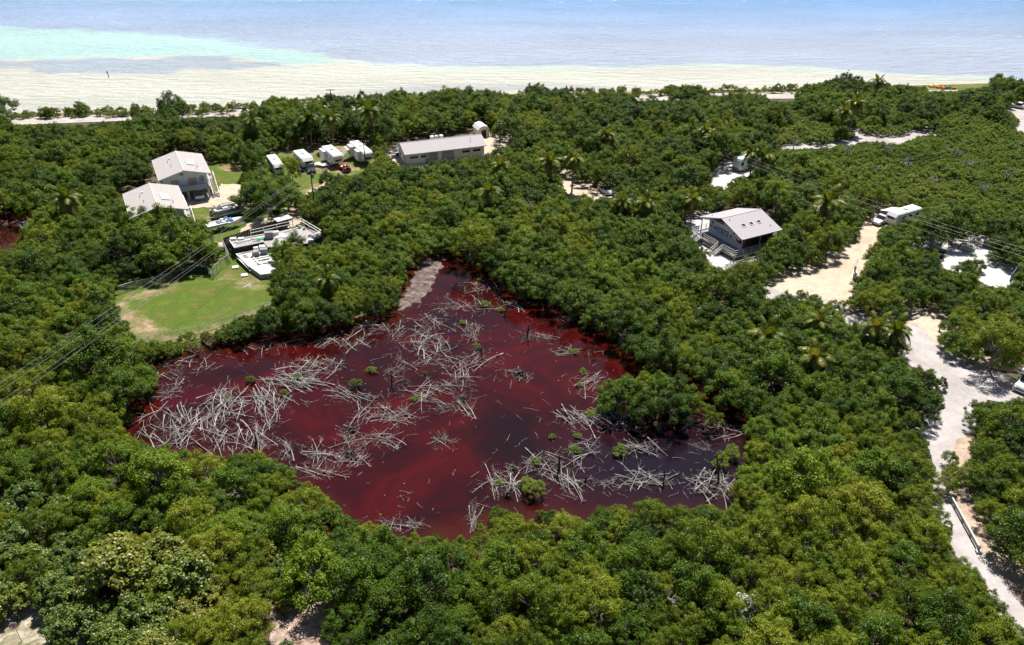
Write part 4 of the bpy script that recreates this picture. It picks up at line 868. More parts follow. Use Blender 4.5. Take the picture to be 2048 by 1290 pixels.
def camper(name, label, cat, corners=None, loc=None, rz=0, L=8, W=2.5, H=3.2, fifth=False, slides=(), awning=None, win=True, stripe=None, group=None, ac=True, flip=False):
    if corners:
        m_, L, W, rz = rect_px(*corners, H); loc = (m_.x, m_.y, 0)
    t = thing(name, label, cat, loc, rz, group); h = L / 2
    z0 = .65
    if fifth: part('body', WHITE, t, bevel=.1, side=([(-h, z0), (-h, H), (h - .5, H), (h, H - .5), (h, 1.5), (h - 1.7, 1.45), (h - 1.9, z0)], W, .04, z0, H))
    else: part('body', WHITE, t, bevel=.14, side=([(-h, z0 + .2), (-h + .1, H), (h - .7, H), (h, H - .8), (h - .1, z0)], W, .04, z0, H))
    if ac: part('air_conditioner', WHITE, t, bevel=.05, boxes=[(-.6, .2, -.35, .35, H, H + .28)])
    part('roof_vent', LAV, t, bevel=.02, boxes=[(1.6, 2.1, -.3, .2, H, H + .14), (-2.4, -1.9, -.1, .4, H, H + .12)])
    if win:
        for x in (-h + 1.4, -.3, h - 2.3):
            for sg in (-1, 1):
                f = part('window', GREY, t, box=(x - .45, x + .45, sg * W / 2 - .02, sg * W / 2 + .02, 1.7, 2.3)); part('pane', DARK, f, box=(x - .38, x + .38, sg * W / 2 - .035, sg * W / 2 + .035, 1.77, 2.23))
        f = part('end_window', DARK, t, box=(h - .15 if not fifth else h - .02, h + (.0 if not fifth else .02), -.75, .75, 1.7, 2.2))
    part('door', LAV, t, box=(.8, 1.45, -W / 2 - .03, -W / 2 + .02, .75, 2.55))
    part('stripe', mat(stripe[0], stripe[1]) if stripe else LAV, t, boxes=[(-h + .2, h - .5, sg * W / 2 - .015, sg * W / 2 + .015, 1.25, 1.42) for sg in (-1, 1)])
    for (x0, x1, sg, d) in slides:
        part('slide_out', WHITE, t, bevel=.04, box=(x0, x1, min(sg * W / 2, sg * (W / 2 + d)), max(sg * W / 2, sg * (W / 2 + d)), 1.0, H - .25))
    if awning:
        x0, x1, sg, d = awning; y0, y1 = sg * W / 2, sg * (W / 2 + d)
        mb = MB(); mb.add([(x0, y0, H - .25), (x1, y0, H - .25), (x1, y1, H - .75), (x0, y1, H - .75), (x0, y0, H - .29), (x1, y0, H - .29), (x1, y1, H - .79), (x0, y1, H - .79)],
            [(0, 1, 2, 3), (7, 6, 5, 4), (0, 4, 5, 1), (1, 5, 6, 2), (2, 6, 7, 3), (3, 7, 4, 0)]); mb.build('awning', mat('pale_awning', (.62, .61, .60), .8), t)
        for x in (x0 + .05, x1 - .05): part('awning_arm', METAL, t, bars=[((x, y1, H - .78), (x, y0, 1.2), .05)])
    wheels(t, (-1.0, -.15), W, .34); part('hitch', METAL, t, bars=[((h - (2.0 if fifth else .3), 0, .55), (h + (.2 if fifth else 1.2), 0, .5), .12)] if not fifth else [((h - 1.0, 0, 1.45), (h - 1.0, 0, .9), .16)])
    for sg in (-1, 1): part('tail_light', TAIL, t, box=(-h - .02, -h + .05, sg * (W / 2 - .25) - .08, sg * (W / 2 - .25) + .08, .95, 1.25))
    part('stabiliser', METAL, t, bars=[((x, sg * .9, 0.0), (x, sg * .9, .7), .08) for x in (-h + .4, h - (2.4 if fifth else .9)) for sg in (-1, 1)])
    return t
TG = 'parked trailers in the worker yard'
camper('travel_trailer', 'short white travel trailer between the round yard bush and the yellow-green bush', 'trailer', ((533,310),(550,307),(566,326),(548,332)), H=2.9, group=TG)
camper('travel_trailer', 'white travel trailer with dark front window behind the black car', 'trailer', ((584,302),(608,296),(626,315),(606,318)), H=3.0, group=TG, stripe=('grey_stripe', (.3, .3, .33)))
camper('fifth_wheel_trailer', 'white fifth-wheel trailer with side extension beside the red off-road car', 'trailer', ((643,292),(663,289),(687,307),(664,311)), H=3.4, fifth=True, slides=((-3.4, -.4, -1, .8),), group=TG, stripe=('rust_stripe', (.45, .25, .22)))
camper('fifth_wheel_trailer', 'large white fifth-wheel trailer with two side extensions nearest the workshop', 'trailer', ((698,282),(717,281),(747,302),(724,305)), H=3.5, fifth=True, slides=((-3.8, -1.2, -1, .9), (.6, 3.0, -1, .7)), group=TG, stripe=('grey_stripe', (.3, .3, .33)))
camper('travel_trailer', 'white travel trailer with open awning and a white SUV beside it', 'trailer', loc=(P(1803, 447).x, P(1803, 447).y, 0), rz=ang((1825, 440), (1783, 452)), L=7.6, awning=(-.5, 3.0, -1, 2.0), stripe=('grey_stripe', (.3, .3, .33)), W=2.5, H=3.0)
# rusty canopy between the fifth wheels
c = P(706, 318); t = thing('canopy', 'rusty pink roofed canopy with white side cloth between the two long trailers', 'canopy', (c.x, c.y, 0), R(25))
RUST = mat('rusty_pink_sheet', (.55, .36, .31), .8, .25, 3)
mb = MB(); mb.add([(-1.6, -.9, 2.6), (1.2, -.9, 2.6), (1.2, 1.6, 2.9), (-1.6, 1.6, 2.9), (-1.6, -.9, 2.54), (1.2, -.9, 2.54), (1.2, 1.6, 2.84), (-1.6, 1.6, 2.84)], [(0, 1, 2, 3), (7, 6, 5, 4), (0, 4, 5, 1), (1, 5, 6, 2), (2, 6, 7, 3), (3, 7, 4, 0)]); mb.build('roof_sheet', RUST, t)
mb = MB(); mb.add([(-1.65, -.9, 2.58), (-1.65, 1.3, 2.85), (-2.6, .8, 1.2), (-2.6, -1.2, 1.0), (-1.60, -.9, 2.55), (-1.60, 1.3, 2.8), (-2.55, .8, 1.15), (-2.55, -1.2, .95)], [(0, 1, 2, 3), (7, 6, 5, 4), (0, 4, 5, 1), (1, 5, 6, 2), (2, 6, 7, 3), (3, 7, 4, 0)]); mb.build('side_cloth', WHITE, t)
for x, y in ((-1.5, -.8), (1.1, -.8), (-1.5, 1.5), (1.1, 1.5)): part('pole', METAL, t, bars=[((x, y, 0), (x, y, 2.56), .06)])
c = P(642, 333); t = thing('utility_trailer', 'flat white utility trailer beside the red off-road car', 'trailer', (c.x, c.y, 0), R(-30))
part('deck', WHITE, t, box=(-1.5, 1.5, -.8, .8, .55, .65)); part('side_rail', WHITE, t, bars=[((-1.5, sg * .8, .8), (1.5, sg * .8, .8), .05) for sg in (-1, 1)]); wheels(t, (0,), 1.9, .3); part('drawbar', METAL, t, bars=[((1.5, 0, .55), (2.6, 0, .5), .1)])
c = P(688, 291); 
t = thing('leaf_hedge_frame', 'white lean-to roof behind the big fifth-wheel trailer', 'lean-to', P(745, 290), R(20)); part('roof_sheet', WHITE, t, box=(-1.6, 1.6, -1, 1, 2.5, 2.58)); part('post', METAL, t, bars=[((x, y, 0), (x, y, 2.5), .08) for x in (-1.5, 1.5) for y in (-.9, .9)])
t.name = 'lean_to_shelter'
# things on the workshop apron
t = thing('skiff', 'upturned white skiff on the sand beside the workshop', 'boat', P(782, 327), R(-40)); 
mb = MB(); mb.loft([[(x, -b_, .05), (x, -b_ * .8, h_), (x, b_ * .8, h_), (x, b_, .05)] for x, b_, h_ in ((-2, .6, .5), (-.5, .75, .6), (1, .6, .55), (1.9, .1, .3))]); mb.build('hull', WHITE, t); part('keel', LAV, t, box=(-1.9, 1.2, -.04, .04, .5, .66))
for px, py, c_, lb, r_ in ((797, 328, ORANGE, 'orange kayak lying beside the workshop', -48), (803, 331, WHITE, 'white kayak lying beside the orange one', -50), (813, 333, BLUEG, 'grey blue kayak nearest the workshop wall', -45)):
    t = thing('kayak', lb, 'kayak', P(px, py), R(r_), 'kayaks on the workshop apron'); mb = MB()
    mb.loft([[(x, -b_, .22), (x, 0, .02), (x, b_, .22), (x, 0, .36)] for x, b_ in ((-1.9, .04), (-1.2, .28), (0, .36), (1.2, .28), (1.9, .04))]); mb.build('hull', c_, t); part('cockpit', BLACK, t, box=(-.45, .45, -.18, .18, .30, .37))
for i, (px, py) in enumerate(((795, 312), (801, 309), (788, 316))):
    t = thing('storage_crate', ('dark crate stacked against the workshop gable', 'brown crate under the workshop gable window', 'blue crate at the corner of the workshop gable')[i], 'crate', P(px, py), R(20)); part('box', (BLACK, BROWNW, BLUEG)[i], t, bevel=.03, box=(-.6, .6, -.4, .4, 0, .8)); part('lid', GREY, t, box=(-.65, .65, -.45, .45, .8, .9))
t = thing('propane_tank', 'white tank and pipes standing right of the workshop by the pole', 'tank', P(1003, 279), 0); part('tank', WHITE, t, tubes=[([(0, 0, .3), (0, 0, 1.9), (0, 0, 2.2)], [.5, .5, .15], 12)]); part('foot', GREY, t, tubes=[([(0, 0, 0), (0, 0, .3)], .35, 10)])
# class A motorhome
c = P(1487, 342); an = ang((1500, 336), (1470, 347))
t = thing('motorhome', 'white motorhome with wide windscreen under the palm', 'motorhome', (c.x + 1.4, c.y + 1.8, 0), an + R(-8)); h = 4.0
part('body', WHITE, t, bevel=.15, side=([(-h, .5), (-h, 3.2), (h - .3, 3.25), (h, 3.0), (h + .1, 1.4), (h, .45)], 2.5, .04, .5, 3.2))
part('windscreen', PANEL, t, side=([(h + .03, 2.75), (h + .09, 1.55), (h + .13, 1.55), (h + .07, 2.75)], 2.1, 0)); part('grille', GREY, t, box=(h + .06, h + .14, -.7, .7, .75, 1.05))
for x in (-2.6, -.4, 1.4):
    for sg in (-1, 1): f = part('window', GREY, t, box=(x - .5, x + .5, sg * 1.25 - .02, sg * 1.25 + .02, 1.7, 2.35)); part('pane', DARK, f, box=(x - .42, x + .42, sg * 1.25 - .035, sg * 1.25 + .035, 1.78, 2.28))
part('cab_window', DARK, t, boxes=[(h - 1.1, h - .25, sg * 1.25 - .03, sg * 1.25 + .03, 1.6, 2.4) for sg in (-1, 1)]); part('air_conditioner', WHITE, t, bevel=.05, box=(-.5, .4, -.35, .35, 3.2, 3.5))
for sg in (-1, 1): part('headlight', LAMP, t, box=(h + .05, h + .14, sg * .95 - .15, sg * .95 + .15, .8, 1.0)); part('mirror', BLACK, t, box=(h - .3, h - .1, sg * 1.5 - .08, sg * 1.5 + .08, 1.8, 2.2))
part('bumper', GREY, t, box=(h + .02, h + .2, -1.1, 1.1, .4, .65)); part('stripe', BLUEG, t, boxes=[(-h + .2, h - .5, sg * 1.25 - .015, sg * 1.25 + .015, 1.1, 1.3) for sg in (-1, 1)]); wheels(t, (-2.3, 2.6), 2.5, .45)
# cutaway camper van at the edge
c = P(2058, 772); t = thing('camper_van', 'white cutaway camper truck parked on the road edge by the bushes', 'camper', (c.x, c.y, 0), ang((2075, 745), (2040, 772)))
part('cab', WHITE, t, bevel=.06, side=([(.4, .45), (.4, 1.95), (1.1, 1.95), (1.75, 1.25), (2.9, 1.1), (3.1, .8), (3.1, .45)], 1.95, .08, .45, 1.95)); part('windscreen', DARK, t, side=([(1.14, 1.92), (1.72, 1.30), (1.76, 1.34), (1.18, 1.97)], 1.65, 0))
part('body', WHITE, t, bevel=.1, side=([(-3.2, .6), (-3.2, 2.9), (1.2, 2.95), (1.5, 2.7), (1.45, 2.1), (.42, 1.97), (.4, .6)], 2.3, .03, .6, 2.9))
for sg in (-1, 1):
    part('headlight', LAMP, t, box=(3.02, 3.14, sg * .72 - .14, sg * .72 + .14, .72, .9)); f = part('window', GREY, t, box=(-1.8, -.6, sg * 1.15 - .02, sg * 1.15 + .02, 1.6, 2.2)); part('pane', DARK, f, box=(-1.72, -.68, sg * 1.15 - .035, sg * 1.15 + .035, 1.67, 2.13))
    part('side_window', DARK, t, box=(.5, 1.3, sg * .95 - .03, sg * .95 + .03, 1.25, 1.7)); part('mirror', BLACK, t, box=(1.3, 1.45, sg * 1.15 - .1, sg * 1.15 + .1, 1.25, 1.5))
part('grille', GREY, t, box=(3.05, 3.16, -.5, .5, .68, .92)); part('bumper', METAL, t, box=(3.1, 3.24, -.95, .95, .4, .62)); part('roof_vent', LAV, t, box=(-1, -.4, -.3, .3, 2.9, 3.05)); wheels(t, (-1.9, 2.2), 2.0, .37)
# dome tent
c = P(1932, 499); t = thing('dome_tent', 'sage green dome tent on the white campsite pad', 'tent', c, R(-25))
mb = MB(); n = 16; rings = []
for r_, z_ in ((1.0, 0), (.97, .35), (.85, .75), (.6, 1.08), (.3, 1.24), (.05, 1.28)): rings.append([(1.55 * r_ * math.cos(2 * math.pi * k / n) * (1.12 if k % 4 == 2 else 1), 1.35 * r_ * math.sin(2 * math.pi * k / n) * (1.12 if k % 4 == 2 else 1), z_) for k in range(n)])
mb.loft(rings); mb.build('tent_body', TENTM, t, smooth=True)
mb = MB(); rings = [[(1.0 * r_ * math.cos(2 * math.pi * k / n), .9 * r_ * math.sin(2 * math.pi * k / n), z_) for k in range(n)] for r_, z_ in ((1.0, .92), (.75, 1.15), (.3, 1.33), (.05, 1.36))]; mb.loft(rings); mb.build('rain_fly', mat('pale_fly', (.50, .54, .48), .7), t, smooth=True)
for a in (R(45), R(135)): part('tent_pole', BLACK, t, tubes=[([(1.65 * math.cos(a) * math.cos(k), 1.45 * math.sin(a) * math.cos(k), .02 + 1.33 * math.sin(k)) for k in [i * math.pi / 10 for i in range(11)]], .025, 5)])
# notice board seen from behind
c = P(1704, 557); d = P(1712, 540); t = thing('notice_board', 'brown timber notice board standing at the sand road bend', 'sign', P(1708, 549), R(62))
for y in (-1.3, 1.3): part('post', GREYW, t, bars=[((y, 0, 0), (y, 0, 2.3), .14)])
for i in range(6): part('plank', BROWNW, t, box=(-1.5, 1.5, -.05, .05, .7 + i * .24, .93 + i * .24))
part('cap', GREYW, t, box=(-1.65, 1.65, -.2, .2, 2.18, 2.26)); part('footing', WHITE, t, box=(-1.6, 1.6, -.3, .3, 0, .1))
# blue-grey gate panel
t = thing('gate_panel', 'blue grey slatted gate standing at the campsite pad edge', 'gate', P(2019, 563), ang((2010, 566), (2030, 540)))
for x in (0, 3.6): part('post', BLUEG, t, bars=[((x, 0, 0), (x, 0, 1.5), .12)])
for i in range(6): part('slat', BLUEG, t, box=(0, 3.6, -.03, .03, .2 + i * .21, .34 + i * .21))
# grill post
t = thing('camp_grill', 'small rusty grill on a post beside the campsite bush', 'grill', P(1878, 662), .4); part('post', BROWNW, t, bars=[((0, 0, 0), (0, 0, .9), .12)]); part('firebox', BLACK, t, bevel=.02, box=(-.3, .3, -.22, .22, .85, 1.1)); part('grate', METAL, t, box=(-.3, .3, -.2, .2, 1.11, 1.13))
t = thing('marker_post', 'brown post standing among leaves right of the picnic table', 'post', P(1884, 615), 0); part('post', BROWNW, t, bars=[((0, 0, 0), (.1, 0, 1.5), .15)]); part('cap', GREYW, t, box=(0, .2, -.1, .1, 1.5, 1.55))
# guard rail on the lane: timber beam on posts
a, b_ = P(1893, 990), P(1955, 1104); d = b_ - a; t = thing('guard_rail', 'pale timber guard rail along the lane in the lower corner', 'guard rail', a, math.atan2(d.y, d.x))
Lg = d.length; part('beam', mat('pale_beam', (.50, .50, .48), .7, .15, 2), t, box=(0, Lg, -.09, .09, .62, .82)); part('lower_beam', mat('shadow_beam', (.34, .33, .3), .8), t, box=(.1, Lg - .1, -.04, .04, .3, .42))  # lower beam toned darker, with shade put into its colour
for i in range(5): part('post', GREYW, t, box=(Lg * i / 4 - .1 if i else .02, Lg * i / 4 + .1, -.1, .1, 0, .9 if i in (0, 4) else .62))
for x in (-.15, Lg + .15): part('footing', CONC, t, bevel=.03, box=(x - .25, x + .25, -.3, .3, 0, .35))
# no-parking sign, bottom left
a = P(44, 1284); t = thing('no_parking_sign', 'round red no parking sign on a thin leaning post on dry turf', 'sign', a, R(8))
part('post', METAL, t, tubes=[([(0, 0, 0), (-.05, 0, 2.45)], .035, 6)])
pl = part('sign_plate', WHITE, t, bevel=.01, box=(-.34, .24, -.03, .0, 1.95, 2.65))
NR = mat('sign_red', (.55, .03, .07), .5); ZC = 2.3
def sgt(mb_, x0, z0_, x1, z1_, w_): mb_.bar((x0, -.045, z0_), (x1, -.045, z1_), .012, w_)
part('prohibition_ring', NR, pl, bars=[((-.05 + .25 * math.cos(k * math.pi / 12), -.04, ZC + .25 * math.sin(k * math.pi / 12)), (-.05 + .25 * math.cos((k + 1) * math.pi / 12), -.04, ZC + .25 * math.sin((k + 1) * math.pi / 12)), .02, .06) for k in range(24)] + [((-.23, -.04, ZC + .18), (.13, -.04, ZC - .18), .02, .055)])
part('letter_p', mat('sign_navy', (.03, .03, .15), .5), pl, bars=[((-.13, -.05, ZC - .15), (-.13, -.05, ZC + .15), .02, .05), ((-.13, -.05, ZC + .13), (.0, -.05, ZC + .13), .02, .05), ((-.13, -.05, ZC), (.0, -.05, ZC), .02, .05), ((.02, -.05, ZC - .01), (.02, -.05, ZC + .14), .02, .05)])

# ------------------------------------------------------------------ treatment compound beside the lawn
def quad_px(name, pts, z, zb, m, root, label=None, bevel=0):
    q = [P(x, y, z) for x, y in pts]; mb = MB(); mb.prism([(p.x, p.y) for p in q], zb, z)
    b_ = bmesh.new(); me = mb.mesh(name, m); b_.from_mesh(me); bmesh.ops.recalc_face_normals(b_, faces=b_.faces); b_.to_mesh(me); b_.free()
    o = bpy.data.objects.new(name, me); C.objects.link(o); o.parent = root
    if label: o['label'] = label
    return o
cz = lambda a, b_: (380 + a / 6.827, 390 + b_ / 6.827)
t = thing('settling_tank', 'raised concrete tank block with grey top, pipes and black side behind the lawn', 'tank', (0, 0, 0)); TK = t
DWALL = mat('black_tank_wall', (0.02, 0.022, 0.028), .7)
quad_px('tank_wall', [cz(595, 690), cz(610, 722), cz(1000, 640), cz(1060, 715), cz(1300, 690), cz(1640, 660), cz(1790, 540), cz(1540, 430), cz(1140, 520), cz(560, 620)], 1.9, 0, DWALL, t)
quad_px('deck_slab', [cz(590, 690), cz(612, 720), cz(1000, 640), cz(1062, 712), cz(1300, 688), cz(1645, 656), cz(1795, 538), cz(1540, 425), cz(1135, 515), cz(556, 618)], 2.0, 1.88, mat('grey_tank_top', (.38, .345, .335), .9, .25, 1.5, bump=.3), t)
WE = mat('white_concrete', (.70, .69, .66), .7, .1, 2)
for p, q in (((556, 618), (1135, 515)), ((590, 650), (1130, 552)), ((540, 620), (610, 722)), ((640, 660), (860, 600)), ((1290, 505), (1530, 430))):
    a, b_ = P(*cz(*p), 2.1), P(*cz(*q), 2.1); part('kerb', WE, t, bars=[(a, b_, .14, .16)])
for i in range(9):
    u = i / 9; a = P(*cz(600 + 60 * 0 + 480 * u, 700 - 75 * u), 2.02); b_ = P(*cz(570 + 500 * u, 655 - 75 * u), 2.02); part('grating_bar', GREY, t, bars=[(a, b_, .07, .06)])
def box_at(root, name, px, py, z, w, d, h, m, rz=R(15), label=None, bevel=.02):
    c = P(px, py, z); mb = MB(); mb.box(-w / 2, w / 2, -d / 2, d / 2, 0, h, Matrix.Translation(c) @ Matrix.Rotation(rz, 4, 'Z')); return mb.build(name, m, root, bevel, label)
box_at(t, 'control_cabinet', *cz(1085, 590), 2.02, 1.5, 1.0, 1.3, GREY, label='tall grey control cabinet'); box_at(t, 'cabinet', *cz(1175, 545), 2.02, 1.1, .8, .7, WE)
box_at(t, 'hatch', *cz(1230, 560), 2.02, 1.6, 1.6, .1, WE); box_at(t, 'hatch', *cz(1310, 570), 2.02, 1.0, 1.4, .12, METAL)
box_at(t, 'hatch', *cz(700, 605), 2.02, 1.0, .7, .3, WE); box_at(t, 'hatch', *cz(590, 610), 2.02, 1.1, .8, .35, WE)
box_at(t, 'tarp', *cz(975, 600), 2.02, 1.6, .8, .12, GREEN); box_at(t, 'tarp', *cz(910, 630), 2.02, 1.2, .3, .06, mat('dark_green_tarp', (.02, .2, .11)))
for (x, y, w_, h_) in ((1690, 600, .8, .7), (1740, 585, .6, .9), (1650, 640, .9, .5), (1770, 560, .5, .8), (1640, 560, .7, .4)): box_at(t, 'pump', *cz(x, y), 2.02, w_, .5, h_, (WE, BLUEG, METAL)[int(x) % 3], bevel=.05)
for (x, y) in ((1500, 450), (1560, 470), (1420, 455)): box_at(t, 'valve', *cz(x, y), 2.02, .5, .4, .5, METAL, bevel=.05)
t = thing('tank_railing', 'white two-rail guard railing around the far edge of the concrete tank block', 'railing', (0, 0, 0))
pts = [P(*cz(835, 560), 2.0), P(*cz(1535, 402), 2.0), P(*cz(1800, 560), 2.0), P(*cz(1690, 620), 2.0)]
for a, b_ in zip(pts, pts[1:]): rail(t, a.xy, b_.xy, 2.0, 1.15, max(2, int((b_ - a).length / 2.2)), WE, .11, (1.0, .5))
t = thing('filter_platform', 'low white concrete platform with channels and grey boxes at the lawn edge', 'platform', (0, 0, 0))
quad_px('platform_slab', [cz(640, 812), cz(700, 850), cz(810, 980), cz(965, 1090), cz(1200, 1060), cz(1250, 900), cz(1100, 700), cz(870, 760)], .9, 0, mat('platform_side', (.30, .31, .33), .9, .2, 2), t)
quad_px('platform_top', [cz(632, 806), cz(700, 850), cz(808, 975), cz(965, 1086), cz(1200, 1056), cz(1250, 896), cz(1100, 696), cz(870, 756)], .98, .88, mat('bleached_platform', (.60, .57, .53), .9, .25, 1.2, bump=.3), t)
CH = mat('channel_dark', (.10, .10, .11), .8)
for (p, q) in (((700, 800), (1050, 720)), ((820, 850), (1060, 790)), ((850, 880), (1080, 830)), ((880, 905), (1090, 860)), ((640, 812), (870, 760)), ((632, 806), (810, 980)), ((850, 830), (930, 930))):
    part('kerb', WE, t, bars=[(P(*cz(*p), 1.07), P(*cz(*q), 1.07), .2, .18)])
for (x, y) in ((680, 800), (720, 790), (745, 830), (770, 850), (900, 870), (960, 855), (1010, 845), (930, 900), (1000, 890), (1050, 880), (900, 840), (990, 815), (940, 950), (1020, 935)): box_at(t, 'opening', *cz(x, y), .985, .75, .55, .02, CH, bevel=0)
box_at(t, 'grey_cabinet', *cz(900, 830), .99, 1.2, .9, .9, GREY); box_at(t, 'grey_cabinet', *cz(1015, 800), .99, 1.3, 1.0, 1.0, GREY); box_at(t, 'white_hopper', *cz(1010, 745), .99, 1.5, 1.0, .8, WE); box_at(t, 'white_hopper', *cz(900, 745), .99, .8, .6, .5, WE)
part('hoop', WE, t, tubes=[([P(*cz(870, 740), .98), P(*cz(870, 740), 1.7), P(*cz(955, 715), 1.7), P(*cz(955, 715), .98)], .05, 5)])
t = thing('timber_ramp', 'narrow white plank ramp beside the low concrete platform', 'ramp', (0, 0, 0)); quad_px('plank', [cz(630, 850), cz(655, 845), cz(850, 1025), cz(820, 1035)], .5, .38, WE, t); part('support', GREYW, t, bars=[(P(*cz(650, 870), 0), P(*cz(650, 870), .4), .12), (P(*cz(830, 1035), 0), P(*cz(830, 1035), .4), .12)])
# brown timber fence of planks
a, b_ = P(*cz(470, 722)), P(*cz(1175, 480)); d = b_ - a; n = int(d.length / .26); t = thing('timber_fence', 'tall brown board fence between the sand track and the concrete tanks', 'fence', a, math.atan2(d.y, d.x))
for i in range(n):
    x = d.length * i / n; part('plank', BROWNW, t, box=(x, x + .24, -.02 + .02 * (i % 2), .02 + .02 * (i % 2), .05, 1.95 + .03 * rnd.random()))
part('rail', GREYW, t, bars=[((0, .07, .5), (d.length, .07, .5), .06, .1), ((0, .07, 1.6), (d.length, .07, 1.6), .06, .1)])
a2 = P(*cz(600, 640)); t = thing('timber_fence', 'short brown board fence end closing the tank yard beside the gate', 'fence', a, math.atan2((P(*cz(575, 745)) - a).y, (P(*cz(575, 745)) - a).x))
for i in range(9): part('plank', BROWNW, t, box=(i * .26, i * .26 + .24, -.02, .02, .05, 1.9))
# kiosk roof
m_, Lk, Wk, rk = rect_px(cz(1150, 320), cz(1180, 372), cz(1400, 315), cz(1345, 265), 2.2)
t = thing('bin_shelter', 'small timber shelter with flat grey roof at the end of the board fence', 'shelter', (m_.x, m_.y, 0), rk)
part('roof_sheet', mat('lilac_grey_sheet', (.48, .46, .48), .6), t, box=(-Lk / 2, Lk / 2, -Wk / 2, Wk / 2, 2.12, 2.22)); part('wall', BROWNW, t, boxes=[(-Lk / 2 + .1, Lk / 2 - .1, Wk / 2 - .2, Wk / 2 - .1, 0, 2.12), (-Lk / 2 + .1, -Lk / 2 + .2, -Wk / 2 + .1, Wk / 2 - .2, 0, 2.12)])
for x in (-Lk / 2 + .15, Lk / 2 - .15): part('post', BROWNW, t, bars=[((x, -Wk / 2 + .15, 0), (x, -Wk / 2 + .15, 2.12), .12)])
# yellow loader
c = P(*cz(330, 800)); t = thing('skid_loader', 'small yellow loader half hidden by mangroves at the lawn corner', 'loader', (c.x, c.y, 0), R(60))
part('body', YELLOW, t, bevel=.06, box=(-1.2, .5, -.7, .7, 1.0, 1.7)); part('cab', BLACK, t, bevel=.04, box=(-.5, .6, -.6, .6, 1.0, 2.1)); part('roof', YELLOW, t, bevel=.04, box=(-.7, .7, -.65, .65, 2.1, 2.25))
for sg in (-1, 1): part('track', BLACK, t, bevel=.15, box=(-1.4, 1.3, sg * .85 - .2, sg * .85 + .2, 0, .7)); part('lift_arm', YELLOW, t, bars=[((-1.1, sg * .75, 1.6), (1.5, sg * .75, .9), .16, .2)])
part('bucket', GREY, t, bevel=.03, box=(1.4, 2.0, -1, 1, .2, .9)); part('chassis', GREY, t, box=(-1.2, 1.1, -.6, .6, .4, 1.0)); part('exhaust', BLACK, t, box=(-1.0, -.8, .3, .5, 1.7, 1.95))
# concrete lids and planks on the lawn
for px, py, lb in ((471, 536, 'square white concrete lid on the lawn nearer the gate'), (489, 552, 'square white concrete lid on the lawn nearer the platform')):
    t = thing('concrete_lid', lb, 'concrete lid', P(px, py), R(18)); part('slab', WE, t, bevel=.03, box=(-.55, .55, -.5, .5, .05, .28)); part('base', GREY, t, box=(-.45, .45, -.4, .4, 0, .05))
for i, (px, py, r_) in enumerate(((494, 573, .75), (498, 569, .7))):
    o = part('timber_offcut', WE, None, bars=[((-.7, 0, .05), (.7, 0, .05), .12, .08)]); o.location = P(px, py); o.rotation_euler.z = r_; tag(o, ('long pale timber offcut on worn grass near the concrete platform', 'short pale timber offcut lying above the longer one')[i], 'plank'); o.scale.x = (1, .6)[i]

# chain-link fences
LINK = mat('chain_link', (.42, .45, .44), .5, .1, 1, metal=.3); SCREEN = mat('dark_screen_cloth', (.035, .045, .035), .9, .3, 1.5)
def chain_fence(label, pts, h=1.6, screen=False, mesh_=True, post=2.4):
    t = thing('chain_link_fence', label, 'fence', (0, 0, 0)); W_ = [P(*p) for p in pts]
    for a, b_ in zip(W_, W_[1:]):
        d = b_ - a; n = max(1, round(d.length / post)); up = Vector((0, 0, 1))
        for i in range(n + (b_ is W_[-1])): p = a.lerp(b_, i / n); part('post', LINK, t, tubes=[([p, p + up * (h + .08)], .035, 6)])
        part('top_rail', LINK, t, tubes=[([a + up * h, b_ + up * h], .028, 5)])
        mb = MB(); k = int(d.length / .16)
        if mesh_:
            for i in range(-int(h / .16), k):
                for dr in (1, -1):
                    u0, u1 = i * .16, i * .16 + h; z0_, z1_ = (.05, h)
                    c0, c1 = max(u0, 0), min(u1, d.length)
                    if c1 <= c0: continue
                    za = z0_ + (c0 - u0) / h * (z1_ - z0_); zb = z0_ + (c1 - u0) / h * (z1_ - z0_)
                    if dr < 0: za, zb = z1_ + z0_ - za, z1_ + z0_ - zb
                    mb.bar(a + d * (c0 / d.length) + up * za, a + d * (c1 / d.length) + up * zb, .009)
            o = mb.build('link_mesh', LINK, t); o['kind'] = 'stuff'
        if screen:
            mb = MB(); nn = Vector((-d.y, d.x, 0)).normalized() * .02; mb.add([a + nn, b_ + nn, b_ + nn + up * (h - .2), a + nn + up * (h - .2), a - nn, b_ - nn, b_ - nn + up * (h - .2), a - nn + up * (h - .2)], [(0, 1, 2, 3), (7, 6, 5, 4), (3, 2, 6, 7), (0, 4, 5, 1), (1, 5, 6, 2), (0, 3, 7, 4)]); mb.build('screen_cloth', SCREEN, t)
    return t
chain_fence('chain-link fence along the pond side of the lawn', [(262, 684), (300, 688), (345, 679), (400, 666), (444, 652), (500, 632), (545, 615)], 1.3)
chain_fence('dark screened fence along the mangrove side of the lawn', [(238, 588), (268, 578), (300, 572), (345, 560)], 1.4)
chain_fence('screened dark fence stretch running to the gate', [(345, 560), (390, 546), (418, 548)], 1.5, True)
chain_fence('short chain-link panel with gate at the lawn corner', [(418, 550), (428, 558)], 1.6, post=3)
chain_fence('tall chain-link gate beside the board fence', [(428, 556), (443, 540), (461, 527)], 1.9, post=2)
chain_fence('leaning chain-link leaf at the end of the board fence', [(461, 527), (447, 494)], 2.0, post=3)

